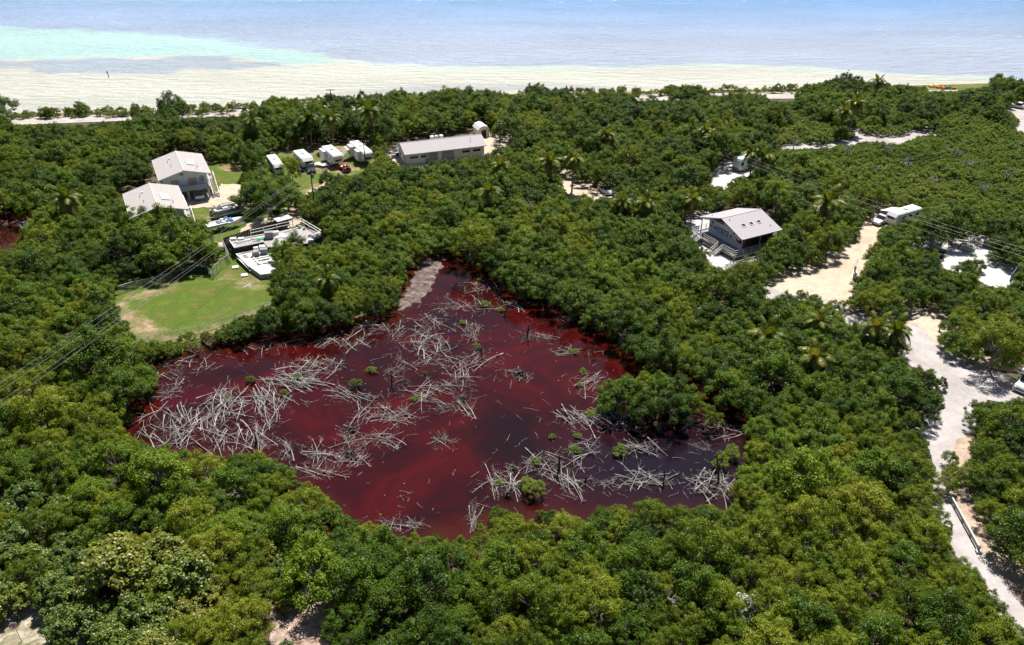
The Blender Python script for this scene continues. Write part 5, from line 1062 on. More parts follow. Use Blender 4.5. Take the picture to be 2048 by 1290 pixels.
# ------------------------------------------------------------------ poles and wires
def pole(label, px, py, h, cross=None, m=WOODP, lean=(0, 0), xf=False, r=.15, ca=0.0, cat='utility pole'):
    c = P(px, py); t = thing('utility_pole', label, cat, c); tp = Vector((lean[0], lean[1], h)); part('pole_shaft', m, t, tubes=[([(0, 0, 0), tp * .5, tp], [r, r * .85, r * .65], 8)])
    if cross:
        d = Vector((math.cos(ca), math.sin(ca), 0)) * cross / 2; arm = part('crossarm', m, t, bars=[(tp - d - Vector((0, 0, .35)), tp + d - Vector((0, 0, .35)), .12, .14)])
        for k in (-.92, -.4, .4, .92): part('insulator', LAV, arm, tubes=[([tp + d * k - Vector((0, 0, .28)), tp + d * k - Vector((0, 0, .02))], .06, 6)])
    if xf: part('transformer', GREY, t, tubes=[([tp + Vector((.35, 0, -1.6)), tp + Vector((.35, 0, -.7))], .24, 10)])
    return c + tp
p1 = pole('tall dark utility pole rising from trees below the parked cars', 632, 432, 9.6, 2.2, xf=True, ca=R(30))
pole('dark T-topped utility pole in front of the big fifth-wheel trailer', 733, 350, 8.0, 2.4, ca=R(0))
pole('pale grey utility pole in the dark tree between the drive and the trailers', 531, 402, 8.2, m=CONCP, r=.2)
pole('short lamp pole at the edge of the trees behind the yard lawn', 477, 336, 5.6, r=.1, cat='lamp post')
pole('utility pole with transformer beside the tank right of the workshop', 1000, 292, 6.4, 1.2, xf=True)
pole('T-topped utility pole by the seaside road behind the tall palm', 665, 224, 6.5, 2.4, ca=R(5))
pole('pole standing in mangroves beyond the middle of the woods', 1257, 268, 7.5, 1.6, ca=R(20))
pole('T-topped utility pole in the far trees beside the round crown', 1701, 196, 6.5, 2.6, ca=R(10), lean=(1.0, 0))
pole('leaning pole with long pale crossarm in the far scrub', 1907, 248, 8.0, 3.4, ca=R(15), lean=(2.0, 0), m=WOODP)
pole('dark stake pole behind the sage green tent', 1952, 492, 2.9, r=.06, cat='pole', lean=(.9, 0))
pole('thin sign post at the edge of the seaside highway', 30, 245, 2.3, r=.05, cat='post', m=METAL)
def wire(label, a, b_, sag, r=.022, group=None):
    a, b_ = Vector(a), Vector(b_); pts = [a.lerp(b_, i / 14) - Vector((0, 0, sag * 4 * (i / 14) * (1 - i / 14))) for i in range(15)]
    mb = MB(); mb.tube(pts, r, 5); o = mb.build('power_line', WIRE); tag(o, label, 'power line', group)
for i, (y0, q, lb) in enumerate(((761, (610, 342), 'topmost of the four power lines crossing the lawn to the tall pole'), (777, (612, 348), 'second power line from the top crossing the lawn'), (797, (600, 374), 'third power line from the top crossing over the lawn'), (809, (604, 380), 'lowest power line crossing over the lawn and pond corner'))):
    z = 8.9 - (i > 1) * 1.0; a = P(0, y0, z); b_ = p1 + Vector((-.9 + .5 * i, -.4 + .3 * i, -.2 - (i > 1) * 1.4)); d = b_ - a
    a = a - d * .25; wire(lb, a, b_, .5, .013)
wl = [((1366, 282), (2100, 520), 'uppermost power line over the scrub towards the tent site'), ((1500, 316), (2100, 512), 'second power line over the palm and travel trailer'), ((1500, 322), (2100, 530), 'power line passing just above the travel trailer roof'), ((1500, 330), (2100, 548), 'lowest power line above the campsite pads')]
for i, (a, b_, lb) in enumerate(wl): wire(lb, P(*a, 8.5 - i * .4), P(*b_, 8.5 - i * .4), .5, .009)
wire('thin wire from the trees past the workshop shed', P(1005, 258, 6), P(1366, 282, 8.4), .6, .02)
wire('thin wire sagging across the shaded woods above the palms', P(733, 300, 7.8), p1, .3, .02)
# kayaks / umbrellas on the beach far right, stake in the sea
for i, (px, py, c_, lb) in enumerate(((1866, 175, LIME, 'yellow kayak leftmost on the far beach'), (1880, 177, ORANGE, 'orange kayak beside the yellow one on the far beach'), (1889, 178, ORANGE, 'orange kayak in the middle of the far beach row'), (1898, 177, GREEN, 'green kayak on the far beach'), (1908, 178, ORANGE, 'orange kayak at the right end of the far beach row'))):
    c = P(px, py); t = thing('kayak', lb, 'kayak', (c.x, c.y, 0.1), R(10 + 8 * i), 'kayaks on the far beach')
    mb = MB(); mb.loft([[(x, -b2, .5), (x, 0, .1), (x, b2, .5), (x, 0, .75)] for x, b2 in ((-1.7, .04), (-1.0, .36), (0, .42), (1.0, .36), (1.7, .04))]); mb.build('hull', c_, t); part('cockpit', BLACK, t, box=(-.4, .4, -.2, .2, .65, .76))
c = P(218, 153); t = thing('channel_stake', 'dark stake standing in the shallow sea', 'stake', (c.x, c.y, -1)); part('post', WOODP, t, tubes=[([(0, 0, 0), (-.3, 0, 2.4)], .12, 6)]); part('cap', BLACK, t, tubes=[([(-.32, 0, 2.2), (-.35, 0, 2.6)], .2, 6)])
c = P(196, 466); t = thing('tarp_cover', 'turquoise tarp draped over gear among the mangroves', 'tarp', (c.x, c.y, 0), .3)
mb = MB(); mb.loft([[(x, -1.0 * s_, 0), (x, -.7 * s_, 1.5 * s_), (x, 0, 2.1 * s_), (x, .8 * s_, 1.4 * s_), (x, 1.1 * s_, 0)] for x, s_ in ((-1.3, .85), (-.3, 1.0), (.7, .9), (1.3, 1.05))]); mb.build('tarp_sheet', TEALC, t); part('tie_down', WHITE, t, bars=[((-1.4, -1.2, 0), (-1.2, -.8, 1.3), .04), ((1.4, -1.2, 0), (1.2, -.8, 1.3), .04)])
# campsite clutter at the frame's right edge
for i, (px, py, m_, lb) in enumerate(((2040, 536, BLUE, 'blue storage bin beside the slatted gate'), (2046, 520, TEALC, 'turquoise cooler behind the slatted gate'))):
    t = thing('cooler_box', lb, 'cooler', P(px, py), .3); part('box', m_, t, bevel=.05, box=(-.5, .5, -.35, .35, 0, .55)); part('lid', WHITE, t, bevel=.03, box=(-.52, .52, -.37, .37, .55, .65))

# ------------------------------------------------------------------ foliage
LM = {
 'mangrove': leaf_mat('mangrove_leaves', [(0.022, 0.056, 0.004), (0.048, 0.098, 0.005), (0.092, 0.165, 0.008), (0.160, 0.240, 0.012)]),
 'buttonwood': leaf_mat('buttonwood_leaves', [(0.052, 0.085, 0.005), (0.100, 0.150, 0.006), (0.165, 0.222, 0.010), (0.240, 0.270, 0.025)], trans=0.28),
 'grape': leaf_mat('sea_grape_leaves', [(0.055, 0.11, 0.022), (0.10, 0.16, 0.032), (0.15, 0.20, 0.035), (0.21, 0.22, 0.04)], trans=0.25, rough=0.38),
 'scrub': leaf_mat('scrub_leaves', [(0.060, 0.115, 0.007), (0.105, 0.178, 0.009), (0.155, 0.225, 0.014), (0.210, 0.235, 0.060)]),
 'silver': leaf_mat('silver_leaves', [(0.30, 0.36, 0.32), (0.36, 0.42, 0.38), (0.42, 0.47, 0.42), (0.5, 0.55, 0.5)], trans=0.1),
}
BARK = mat('grey_bark', (0.20, 0.17, 0.14), 0.9, 0.35, 5)
nr = np.random.default_rng(11)
def unit(n):
    v = nr.normal(size=(n, 3)); return v / np.linalg.norm(v, axis=1, keepdims=True)
def crown_mesh(name, m, Rr=2.5, H=5.0, base=1.0, ncl=36, npc=150, cr=(.45, .85), leaf=(.20, .11), skirt=.35, twig=0, squash=0.95, upb=.55):
    cs, rs = [], []
    for i in range(ncl):
        if i < ncl * (1 - skirt):
            r = Rr * math.sqrt((i + .5) / (ncl * (1 - skirt))) * nr.uniform(.8, 1.08); a = i * 2.399 + nr.uniform(-.6, .6)
            z = base + (H - base) * math.sqrt(max(0.05, 1 - (r / (Rr * 1.12)) ** 2)) * nr.uniform(.76, 1.1) - .3
        else:
            a = nr.uniform(0, 6.283); z = nr.uniform(.35, .68) * (H - base) + base * .5; r = Rr * nr.uniform(.75, 1.05)
        cs.append((r * math.cos(a), r * math.sin(a), z)); rs.append(nr.uniform(*cr))
    ph1, ph2, e1, e2 = nr.uniform(0, 6.28), nr.uniform(0, 6.28), nr.uniform(.05, .22), nr.uniform(.03, .15)
    for i, (x, y_, z) in enumerate(cs):
        a = math.atan2(y_, x); f = .92 + e1 * math.sin(2 * a + ph1) + e2 * math.sin(3 * a + ph2); g = 1 + .10 * math.sin(a + ph2) + .08 * math.sin(2 * a + ph1)
        cs[i] = (x * f, y_ * f, z * g)
    for i in range(int(ncl * .4)):                       # young shoots standing proud of the canopy
        x, y_, z = cs[nr.integers(0, int(ncl * (1 - skirt)))]; cs.append((x * 1.03 + nr.uniform(-.4, .4), y_ * 1.03 + nr.uniform(-.4, .4), z + nr.uniform(.25, .75))); rs.append(nr.uniform(.18, .34))
    P_, Nn, cl = [], [], []
    for c, rr in zip(cs, rs):
        k = int(npc * (rr / np.mean(cr)) ** 2); d = unit(k); d[:, 2] = np.abs(d[:, 2]) * np.where(nr.random(k) < .75, 1, -1)
        dist = rr * nr.uniform(.55, 1.05, k)[:, None]
        # lumps on the clump: sub-sprays
        sub = unit(9); sub[:, 2] = np.abs(sub[:, 2]); w = np.clip((d @ sub.T).max(1), 0, 1)[:, None]; dist = dist * (0.45 + .72 * w ** 3)
        P_.append(np.array(c) + d * dist * np.array((1, 1, squash))); n_ = d + np.array((0, 0, upb)) + nr.normal(size=(k, 3)) * .42
        Nn.append(n_ / np.linalg.norm(n_, axis=1, keepdims=True)); cl.append(np.full(k, nr.random()))
    P_, Nn, cl = np.concatenate(P_), np.concatenate(Nn), np.concatenate(cl); n = len(P_)
    t = np.cross(Nn, unit(n)); t /= np.linalg.norm(t, axis=1, keepdims=True); b_ = np.cross(Nn, t)
    l = nr.uniform(.7, 1.25, n)[:, None] * leaf[0] / 2; w = nr.uniform(.75, 1.2, n)[:, None] * leaf[1] / 2
    dr = Nn * l * .25
    vs = np.stack([P_ - t * l - dr, P_ + b_ * w, P_ + t * l - dr, P_ - b_ * w], 1).reshape(-1, 3)
    me = bpy.data.meshes.new(name); me.vertices.add(4 * n); me.vertices.foreach_set('co', vs.astype(np.float32).ravel())
    me.loops.add(4 * n); me.loops.foreach_set('vertex_index', np.arange(4 * n)); me.polygons.add(n); me.polygons.foreach_set('loop_start', np.arange(0, 4 * n, 4)); me.update(calc_edges=True)
    for nm, val in (('clump', cl), ('leaf', nr.random(n) ** 1.4)):
        at = me.attributes.new(nm, 'FLOAT', 'FACE'); at.data.foreach_set('value', val.astype(np.float32))
    me.materials.append(m)
    return me, cs
def trunk_mesh(name, cs, H, r=.13, m=BARK, roots=True):
    mb = MB(); top = Vector((0, 0, H * .45)); mb.tube([(0, 0, -.1), (.08, .05, H * .22), top], [r, r * .8, r * .65], 6)
    for c in cs[:40:2]:
        c = Vector(c); mid = top.lerp(c, .5) + Vector((0, 0, -.15)); mb.tube([top - Vector((0, 0, .3)), mid, c], [r * .45, r * .28, r * .12], 4, False)
    if roots:
        for k in range(6):
            a = k * 1.05; mb.tube([(0.05 * math.cos(a), .05 * math.sin(a), .75), (.45 * math.cos(a), .45 * math.sin(a), .55), (.75 * math.cos(a), .75 * math.sin(a), -.1)], .03, 4, False)
    return mb.mesh(name, m)
VAR = {}
def species(key, nv, m, **k):
    VAR[key] = []
    H = k.get('H', 5.0)
    for i in range(nv):
        cm, cs = crown_mesh(key + '_crown', m, **k); VAR[key].append((cm, trunk_mesh(key + '_trunk', cs, H)))
species('mangrove_tree', 7, LM['mangrove'], ncl=44, npc=210, leaf=(.18, .10), cr=(.34, .9))
species('buttonwood_tree', 5, LM['buttonwood'], Rr=2.5, H=5.0, ncl=52, npc=200, leaf=(.15, .075), cr=(.3, .78), upb=.4)
species('sea_grape_tree', 3, LM['grape'], Rr=2.4, H=3.9, base=.7, ncl=42, npc=150, leaf=(.22, .19), cr=(.4, .75), upb=.8)
species('scrub_mangrove', 5, LM['scrub'], Rr=2.4, H=3.0, base=.5, ncl=38, npc=120, leaf=(.20, .11), cr=(.38, .7), skirt=.25)
species('silver_bush', 1, LM['silver'], Rr=1.1, H=2.6, base=.8, ncl=14, npc=110, leaf=(.22, .09), cr=(.3, .55))

# candidate stations: jittered, spaced by crown size; nothing may cover what the photograph shows open
def scale_here(px, py):
    if px > 1480 and 255 < py < 470 and py < 300 + (px - 1480) * .55 + 90: return .95
    return 1.0
def kind_here(x, y, px, py):
    u = rnd.random(); nzx = mnoise.noise(Vector((x * .06, y * .06, 2)))
    if px < 620 and py > 1110: return 'sea_grape_tree' if u < .72 + nzx else 'buttonwood_tree'
    if px < 160 and py > 1040: return 'sea_grape_tree' if u < .6 else 'buttonwood_tree'
    if px > 1540 and 262 < py < 470 + (px - 1560) * .02 and py < 300 + (px - 1500) * .45: return 'scrub_mangrove'
    if px > 1560 and 190 < py < 262: return 'scrub_mangrove' if u < .6 else 'mangrove_tree'
    if py > 985 and px > 930: return 'buttonwood_tree' if u < .72 + nzx * .5 else 'mangrove_tree'
    if py > 930 and px < 930: return 'mangrove_tree' if u < .72 else 'buttonwood_tree'
    if px < 330 and 430 < py < 950: return 'mangrove_tree' if u < .55 + nzx else 'buttonwood_tree'
    return 'mangrove_tree' if u < .74 + nzx * .7 else 'buttonwood_tree'
CELL = 3.0; grid = {}
def too_close(x, y, r):
    gx, gy = int(x // CELL), int(y // CELL)
    for i in range(gx - 1, gx + 2):
        for j in range(gy - 1, gy + 2):
            for (a, b_, r2) in grid.get((i, j), ()):
                if (a - x) ** 2 + (b_ - y) ** 2 < (.48 * (r + r2)) ** 2: return True
    return False
def put(x, y, r): grid.setdefault((int(x // CELL), int(y // CELL)), []).append((x, y, r))
KH = {'mangrove_tree': (2.85, 5.5), 'buttonwood_tree': (2.85, 5.4), 'sea_grape_tree': (2.75, 4.3), 'scrub_mangrove': (2.75, 3.4), 'silver_bush': (1.3, 2.9)}
def blocked(x, y, k, s):
    r, h = KH[k][0] * s, KH[k][1] * s
    for (dx, z) in [(0, .25), (0, h * 1.02), (-r, h * .6), (r, h * .6), (-r * .72, h * .92), (r * .72, h * .92), (-r * .75, h * .3), (r * .75, h * .3)] + [(r * a_, h * b_) for a_ in (-.6, -.3, 0, .3, .6) for b_ in (.3, .6, .85)]:
        p = Q(x + dx, y, z)
        if is_open(p[0], p[1]): return True
    return False
TREES = []          # (kind, x, y, scale, rot, hand placed)
def hand(k, px, py, s, zs=1.0):
    c = P(px, py); TREES.append((k, c.x, c.y, s, rnd.uniform(0, 6.28), True, zs)); put(c.x, c.y, KH[k][0] * s)
for a in ((1232, 832, .95), (1285, 850, .9), (1340, 850, .95), (1372, 830, .8), (1258, 815, .95), (1312, 818, 1.0), (1218, 812, .7), (1350, 812, .85)): hand('mangrove_tree', *a)
for a in ((1425, 858, .5), (1408, 845, .55)): hand('buttonwood_tree', *a)
for a in ((505, 428, 1.25), (545, 440, 1.45), (578, 424, 1.2), (530, 415, 1.2)): hand('mangrove_tree', *a)
hand('mangrove_tree', 508, 356, 1.15, 1.2); hand('buttonwood_tree', 587, 368, .9, 1.35)
for a in ((741, 303, .5), (750, 312, .52), (758, 324, .55), (768, 338, .6), (774, 350, .6), (758, 350, .6)): hand('buttonwood_tree', *a)
[hand('mangrove_tree', *a) for a in ((258, 470, 1.1), (288, 484, 1.3), (318, 488, 1.3), (346, 490, 1.2), (372, 478, .85))]; hand('mangrove_tree', 592, 508, .8); hand('mangrove_tree', 570, 532, .95); hand('mangrove_tree', 655, 376, .75); hand('mangrove_tree', 1928, 556, .72); hand('mangrove_tree', 14, 236, 1.25); hand('mangrove_tree', -14, 236, 1.2)
hand('mangrove_tree', 345, 226, 1.15, 1.05); hand('mangrove_tree', 332, 227, .75); hand('mangrove_tree', 366, 226, .7); hand('mangrove_tree', 162, 225, .6)
for a in ((1072, 192, .75), (1062, 193, .65), (1088, 193, .6), (1345, 190, .6), (1360, 190, .5), (1395, 190, .5), (1990, 178, .9), (2012, 180, .7), (2035, 182, .7), (1685, 180, 1.0), (1668, 182, .8), (1705, 181, .8), (1110, 190, .45), (1130, 190, .45), (1225, 190, .4), (1480, 189, .3)): hand('mangrove_tree', *a)
hand('silver_bush', 1490, 1245, 1.25); hand('silver_bush', 1478, 1262, .9); hand('silver_bush', 650, 575, .9)
for a in ((1895, 935, .45), (1890, 985, .5), (1898, 960, .42)): hand('buttonwood_tree', *a)
tries = 0
y = 40.0
def try_at(x, y, s0=None):
    px, py, d = Q(x, y, 0)
    k = kind_here(x, y, px, py)
    s = (s0 or 1) * rnd.choice((.72, .85, .95, 1.05, 1.15, 1.4, 1.55) if k != 'scrub_mangrove' else (.6, .7, .8, .95)) * (1 + .12 * mnoise.noise(Vector((x * .05, y * .05, 7))))
    for f in (1, .8, .62, .46, .34):
        ss = s * f; r = KH[k][0] * ss
        if too_close(x, y, r): continue
        if blocked(x, y, k, ss): continue
        TREES.append((k, x, y, ss, rnd.uniform(0, 6.28), False, 1.0)); put(x, y, r); return
for _ in range(2):
    y = 38.0
    while y < 262:
        hw = (y * CP + CAM_H * SP) * 1024 / FOC + 22
        x = -hw
        while x < hw:
            xx, yy = x + rnd.uniform(-.8, .8), y + rnd.uniform(-.8, .8)
            if yy < shore_y(xx) - 2.5: try_at(xx, yy)
            x += 1.7
        y += 1.7
# region phrases used in labels
PLACES = [(120,1150,'by the dry lawn corner'),(300,1250,'beside the litter clearing'),(640,1150,'between litter clearing and pond'),(420,1000,'on the near bank below the biggest log heap'),(620,1040,'on the near bank of the red pond'),(850,1130,'at the near tip of the red pond'),
 (1050,1080,'beside the curved log heap'),(1300,1080,'on the near bank by the dark water'),(1550,950,'between the pond and the road junction'),(1700,900,'beside the road junction'),(1800,1150,'beside the lane with the guard rail'),(1500,1200,'in the thicket around the silver bush'),(1150,1220,'in the olive thicket below the pond'),(850,1240,'below the tip of the pond'),
 (1990,1000,'between the guard rail and the frame edge'),(150,950,'on the bank beyond the fallen logs'),(100,800,'under the four power lines'),(150,650,'beside the worn end of the lawn'),(350,480,'between stilt houses and lawn'),(100,500,'beside the small red pond'),(150,330,'inland of the highway on the stilt house side'),(560,300,'behind the parked trailers'),
 (620,560,'between concrete platform and pond'),(750,450,'between the workshop and the pond'),(1000,450,'beyond the sandy tip of the pond'),(1150,560,'on the far bank of the pond'),(1350,650,'on the far bank opposite the island'),(1300,800,'on the island in the red pond'),(1500,640,'between the office lot and the pond'),(1600,460,'beside the park office'),(1550,380,'behind the park office'),(1300,350,'around the camping loop'),
 (1100,260,'behind the workshop'),(1400,240,'inland of the highway in the middle woods'),(1750,220,'beyond the bend road'),(1750,330,'in the low scrub below the bend road'),(1950,400,'in the low scrub behind the travel trailer'),(1620,320,'in the scrub nearest the motorhome'),(1850,300,'in the scrub under the bend road end'),(1980,300,'in the scrub towards the parking strip'),(1850,360,'in the middle of the low scrub'),(1700,370,'in the scrub above the park palm'),(2020,450,'in the scrub behind the tent'),(1900,220,'around the leaning far pole'),(1980,220,'beside the parking strip'),(1780,530,'between the sand road and the tent site'),(1950,620,'beside the campsite table'),(800,205,'along the highway by the tall palms'),(300,210,'on the sea verge of the highway'),(1350,190,'on the sea verge behind the middle woods'),(1700,760,'beside the young palms'),(700,620,'on the pond bank below the platform')]
TONE = {'mangrove_tree': 'dark mangrove', 'buttonwood_tree': 'olive buttonwood', 'sea_grape_tree': 'pale sea grape', 'scrub_mangrove': 'scrub mangrove', 'silver_bush': 'silvery bush'}
PL = [(P(a, b_).xy, s) for a, b_, s in PLACES]
def place_of(x, y): return min(PL, key=lambda q: (q[0].x - x) ** 2 + (q[0].y - y) ** 2)[1]
def label_tree(k, x, y, s):
    size = 'tall ' if s > 1.12 else 'full-sized ' if s > .88 else 'smaller ' if s > .6 else 'young '
    return (size + TONE[k] + ' ' + place_of(x, y))
protos = {}
for k in VAR:
    for i, (cm, tm) in enumerate(VAR[k]): protos[(k, i)] = (cm, tm)
ORDW = 'first second third fourth fifth sixth seventh eighth ninth tenth eleventh twelfth thirteenth fourteenth fifteenth sixteenth seventeenth eighteenth nineteenth twentieth'.split()
def ORD(n, w): return w if n == 1 else (ORDW[n - 1] + ' ' + w) if n <= 20 else 'later than twentieth ' + w
PENDING = {}
def add_tree(k, x, y, s, rz, zs):
    i = rnd.randrange(len(VAR[k])); cm, tm = VAR[k][i]
    r = bpy.data.objects.new(k, None); r.location = (x, y, 0); r.rotation_euler = (0, 0, rz); r.scale = (s, s, s * zs); C.objects.link(r); r.empty_display_size = .3
    tag(r, label_tree(k, x, y, s), 'tree' if k != 'silver_bush' else 'bush', TONE[k] + ' trees' if k != 'silver_bush' else 'silvery bushes')
    PENDING.setdefault(r['label'], []).append(r)
    a = bpy.data.objects.new('crown', cm); a.parent = r; C.objects.link(a)
    b_ = bpy.data.objects.new('trunk', tm); b_.parent = r; C.objects.link(b_)
rest = {}
for k in VAR:
    L = []
    for t in TREES:
        if t[0] != k: continue
        px, py, d = Q(t[1], t[2], KH[k][1] * t[3] * .8); vis = -60 < px < 2108 and -50 < py < 1340
        L.append(((t[3] / d if vis else 0) + (1 if t[5] and vis else 0), t))
    L.sort(key=lambda q: -q[0])
    for sc_, t in L[:300]:
        if sc_ > 0: add_tree(t[0], t[1], t[2], t[3], t[4], t[6])
        else: rest.setdefault(k, []).append(t)
    rest.setdefault(k, []).extend(t for _, t in L[300:])
for lb, L in PENDING.items():
    if len(L) < 2: continue
    L.sort(key=lambda o: o.location.x / (o.location.y + 35)); n = len(L)
    cols = [('', L)] if n < 5 else [('left-hand ', L[:n // 2]), ('right-hand ', L[n // 2:])] if n < 11 else [('left-hand ', L[:n // 3]), ('middle ', L[n // 3:2 * n // 3]), ('right-hand ', L[2 * n // 3:])] if n < 34 else [(w_, L[n * q_ // 5:n * (q_ + 1) // 5]) for q_, w_ in enumerate(('far-left ', 'left-hand ', 'middle ', 'right-hand ', 'far-right '))]
    for cn_, LC in cols:
        LC.sort(key=lambda o: o.location.y)
        for i, o in enumerate(LC): o['label'] = ORD(i + 1, 'nearest') + ' ' + cn_ + lb
def thicket(name, k, L, label):
    if not L: return
    me = bpy.data.meshes.new(name); me.from_pydata([(t[1], t[2], 0) for t in L], [], [])
    for nm, ty, val in (('srot', 'FLOAT', [t[4] for t in L]), ('sscl', 'FLOAT', [t[3] for t in L]), ('svar', 'INT', [rnd.randrange(len(VAR[k])) for t in L])):
        at = me.attributes.new(nm, ty, 'POINT'); at.data.foreach_set('value', val)
    col = bpy.data.collections.new(k + '_kinds')
    for i, (cm, tm) in enumerate(VAR[k]):
        o = bpy.data.objects.new('%s_form_%d' % (k, i), cm); col.objects.link(o)
    ob = bpy.data.objects.new(name, me); C.objects.link(ob); tag(ob, label, 'thicket', None, 'stuff')
    ng = bpy.data.node_groups.new(name, 'GeometryNodeTree'); ng.interface.new_socket('Geometry', in_out='INPUT', socket_type='NodeSocketGeometry'); ng.interface.new_socket('Geometry', in_out='OUTPUT', socket_type='NodeSocketGeometry')
    N = ng.nodes; gi = N.new('NodeGroupInput'); go = N.new('NodeGroupOutput'); ip = N.new('GeometryNodeInstanceOnPoints'); ci = N.new('GeometryNodeCollectionInfo')
    ci.inputs['Collection'].default_value = col; ci.inputs['Separate Children'].default_value = True; ci.inputs['Reset Children'].default_value = True
    def attr(nm, ty):
        a = N.new('GeometryNodeInputNamedAttribute'); a.data_type = ty; a.inputs['Name'].default_value = nm; return [o for o in a.outputs if o.enabled and o.name == 'Attribute'][0]
    cx = N.new('ShaderNodeCombineXYZ'); cs_ = N.new('ShaderNodeCombineXYZ'); lk = ng.links.new
    lk(attr('srot', 'FLOAT'), cx.inputs[2]); s_ = attr('sscl', 'FLOAT')
    for i in range(3): lk(s_, cs_.inputs[i])
    lk(gi.outputs[0], ip.inputs['Points']); lk(ci.outputs[0], ip.inputs['Instance']); ip.inputs['Pick Instance'].default_value = True
    lk(attr('svar', 'INT'), ip.inputs['Instance Index']); lk(cx.outputs[0], ip.inputs['Rotation']); lk(cs_.outputs[0], ip.inputs['Scale']); lk(ip.outputs[0], go.inputs[0])
    md = ob.modifiers.new('scatter', 'NODES'); md.node_group = ng
thicket('mangrove_woods', 'mangrove_tree', rest.get('mangrove_tree'), 'dense dark green mangrove woods running inland of the seaside highway')
thicket('buttonwood_woods', 'buttonwood_tree', rest.get('buttonwood_tree'), 'yellowish olive trees mixed through the far mangrove woods')
thicket('far_scrub', 'scrub_mangrove', rest.get('scrub_mangrove'), 'low dusty green scrub spreading between the bend road and power lines')
thicket('sea_grape_growth', 'sea_grape_tree', rest.get('sea_grape_tree'), 'pale sea grape growth beyond the dry lawn corner')
print('TREES', {k: (sum(1 for t in TREES if t[0] == k), len(rest.get(k, []))) for k in VAR})

# low plants on the verge and along the lawn fence
VERGE = []
def low_plant(k, px, py, s, label, grp):
    c = P(px, py); VERGE.append((k, c.x, c.y, s * 1.1, rnd.uniform(0, 6.28)))
for i in range(230):
    px = rnd.uniform(50, 560); c = P(px, 0 + 226); yy = shore_y(c.x) - rnd.uniform(.8, 7.0); p = Q(c.x, yy, 0)
    if p[1] > 243 - px * .03: continue
    low_plant(rnd.choice(('scrub_mangrove', 'buttonwood_tree', 'scrub_mangrove', 'silver_bush')) if rnd.random() < .9 else 'sea_grape_tree', p[0], p[1], rnd.uniform(.2, .5), 'low salt shrub on the sea verge of the highway before the isolated trees', 'low verge shrubs on the stilt house side')
for i in range(200):
    px = rnd.uniform(980, 1600); c = P(px, 190); yy = shore_y(c.x) - rnd.uniform(1.5, 7.5); p = Q(c.x, yy, 0)
    low_plant(rnd.choice(('scrub_mangrove', 'buttonwood_tree')), p[0], p[1], rnd.uniform(.18, .4), 'low green shrub on the sea verge behind the middle woods', 'low verge shrubs behind the middle woods')
for i in range(85):
    u = rnd.random(); px = 300 + u * 250 + rnd.uniform(-12, 12); py = 712 - u * 58 + rnd.uniform(-10, 12)
    low_plant(rnd.choice(('scrub_mangrove', 'buttonwood_tree')), px, py, rnd.uniform(.12, .3), 'low bright shrub between the lawn fence and the red pond', 'low shrubs below the lawn fence')

for k_, nm_ in (('scrub_mangrove', 'low green'), ('buttonwood_tree', 'low olive'), ('silver_bush', 'low grey')):
    thicket('verge_scrub', k_, [v for v in VERGE if v[0] == k_], nm_ + ' shrubs covering the grassy verge and lawn bank')

# ------------------------------------------------------------------ palms
PF = leaf_mat('palm_frond', [(0.05, 0.085, 0.012), (0.085, 0.125, 0.02), (0.14, 0.17, 0.03), (0.26, 0.23, 0.07)], trans=.3, rough=.4)
PD = mat('dry_frond', (0.30, 0.20, 0.10), .9, .3, 4); PT = mat('palm_trunk', (0.24, 0.21, 0.18), .9, .3, 6)
def frond(name, m, droop, L=3.0, up=.9):
    mb = MB(); pts = []
    for i in range(9):
        u = i / 8; pts.append(Vector((L * u * (1 - .22 * droop * u), 0, up * math.sin(u * 1.5) * 1.0 - droop * 1.5 * u * u)))
    mb.tube(pts, [.035 * (1 - .8 * i / 8) for i in range(9)], 4, False); dihed = .28
    for i in range(26):
        u = .10 + .9 * i / 26; f = u * 8; j = min(7, int(f)); p = pts[j].lerp(pts[j + 1], f - j); d = (pts[j + 1] - pts[j]).normalized()
        ln = .85 * math.sin(math.pi * min(1, .18 + u * .80)) + .12
        for sg in (-1, 1):
            dr = (d * .55 + Vector((0, sg, 0)) * .85 + Vector((0, 0, -.35 - rnd.random() * .25))).normalized(); e = p + dr * ln; md_ = p + dr * ln * .5 + Vector((0, 0, .07)); w = d * .055
            mb.add([p - w, p + w, md_ + w * 1.1, md_ - w * 1.1, e], [(0, 1, 2, 3), (3, 2, 4)])
    me = mb.mesh(name, m)
    if m is PF:
        n = len(me.polygons)
        for nm in ('clump', 'leaf'): at = me.attributes.new(nm, 'FLOAT', 'FACE'); at.data.foreach_set('value', np.random.default_rng(3).random(n).astype(np.float32))
    return me
FR = [frond('frond', PF, d) for d in (.6, 1.15, 1.7, 2.0)]; FD = frond('dry_frond', PD, 1.7, 2.6, .3)
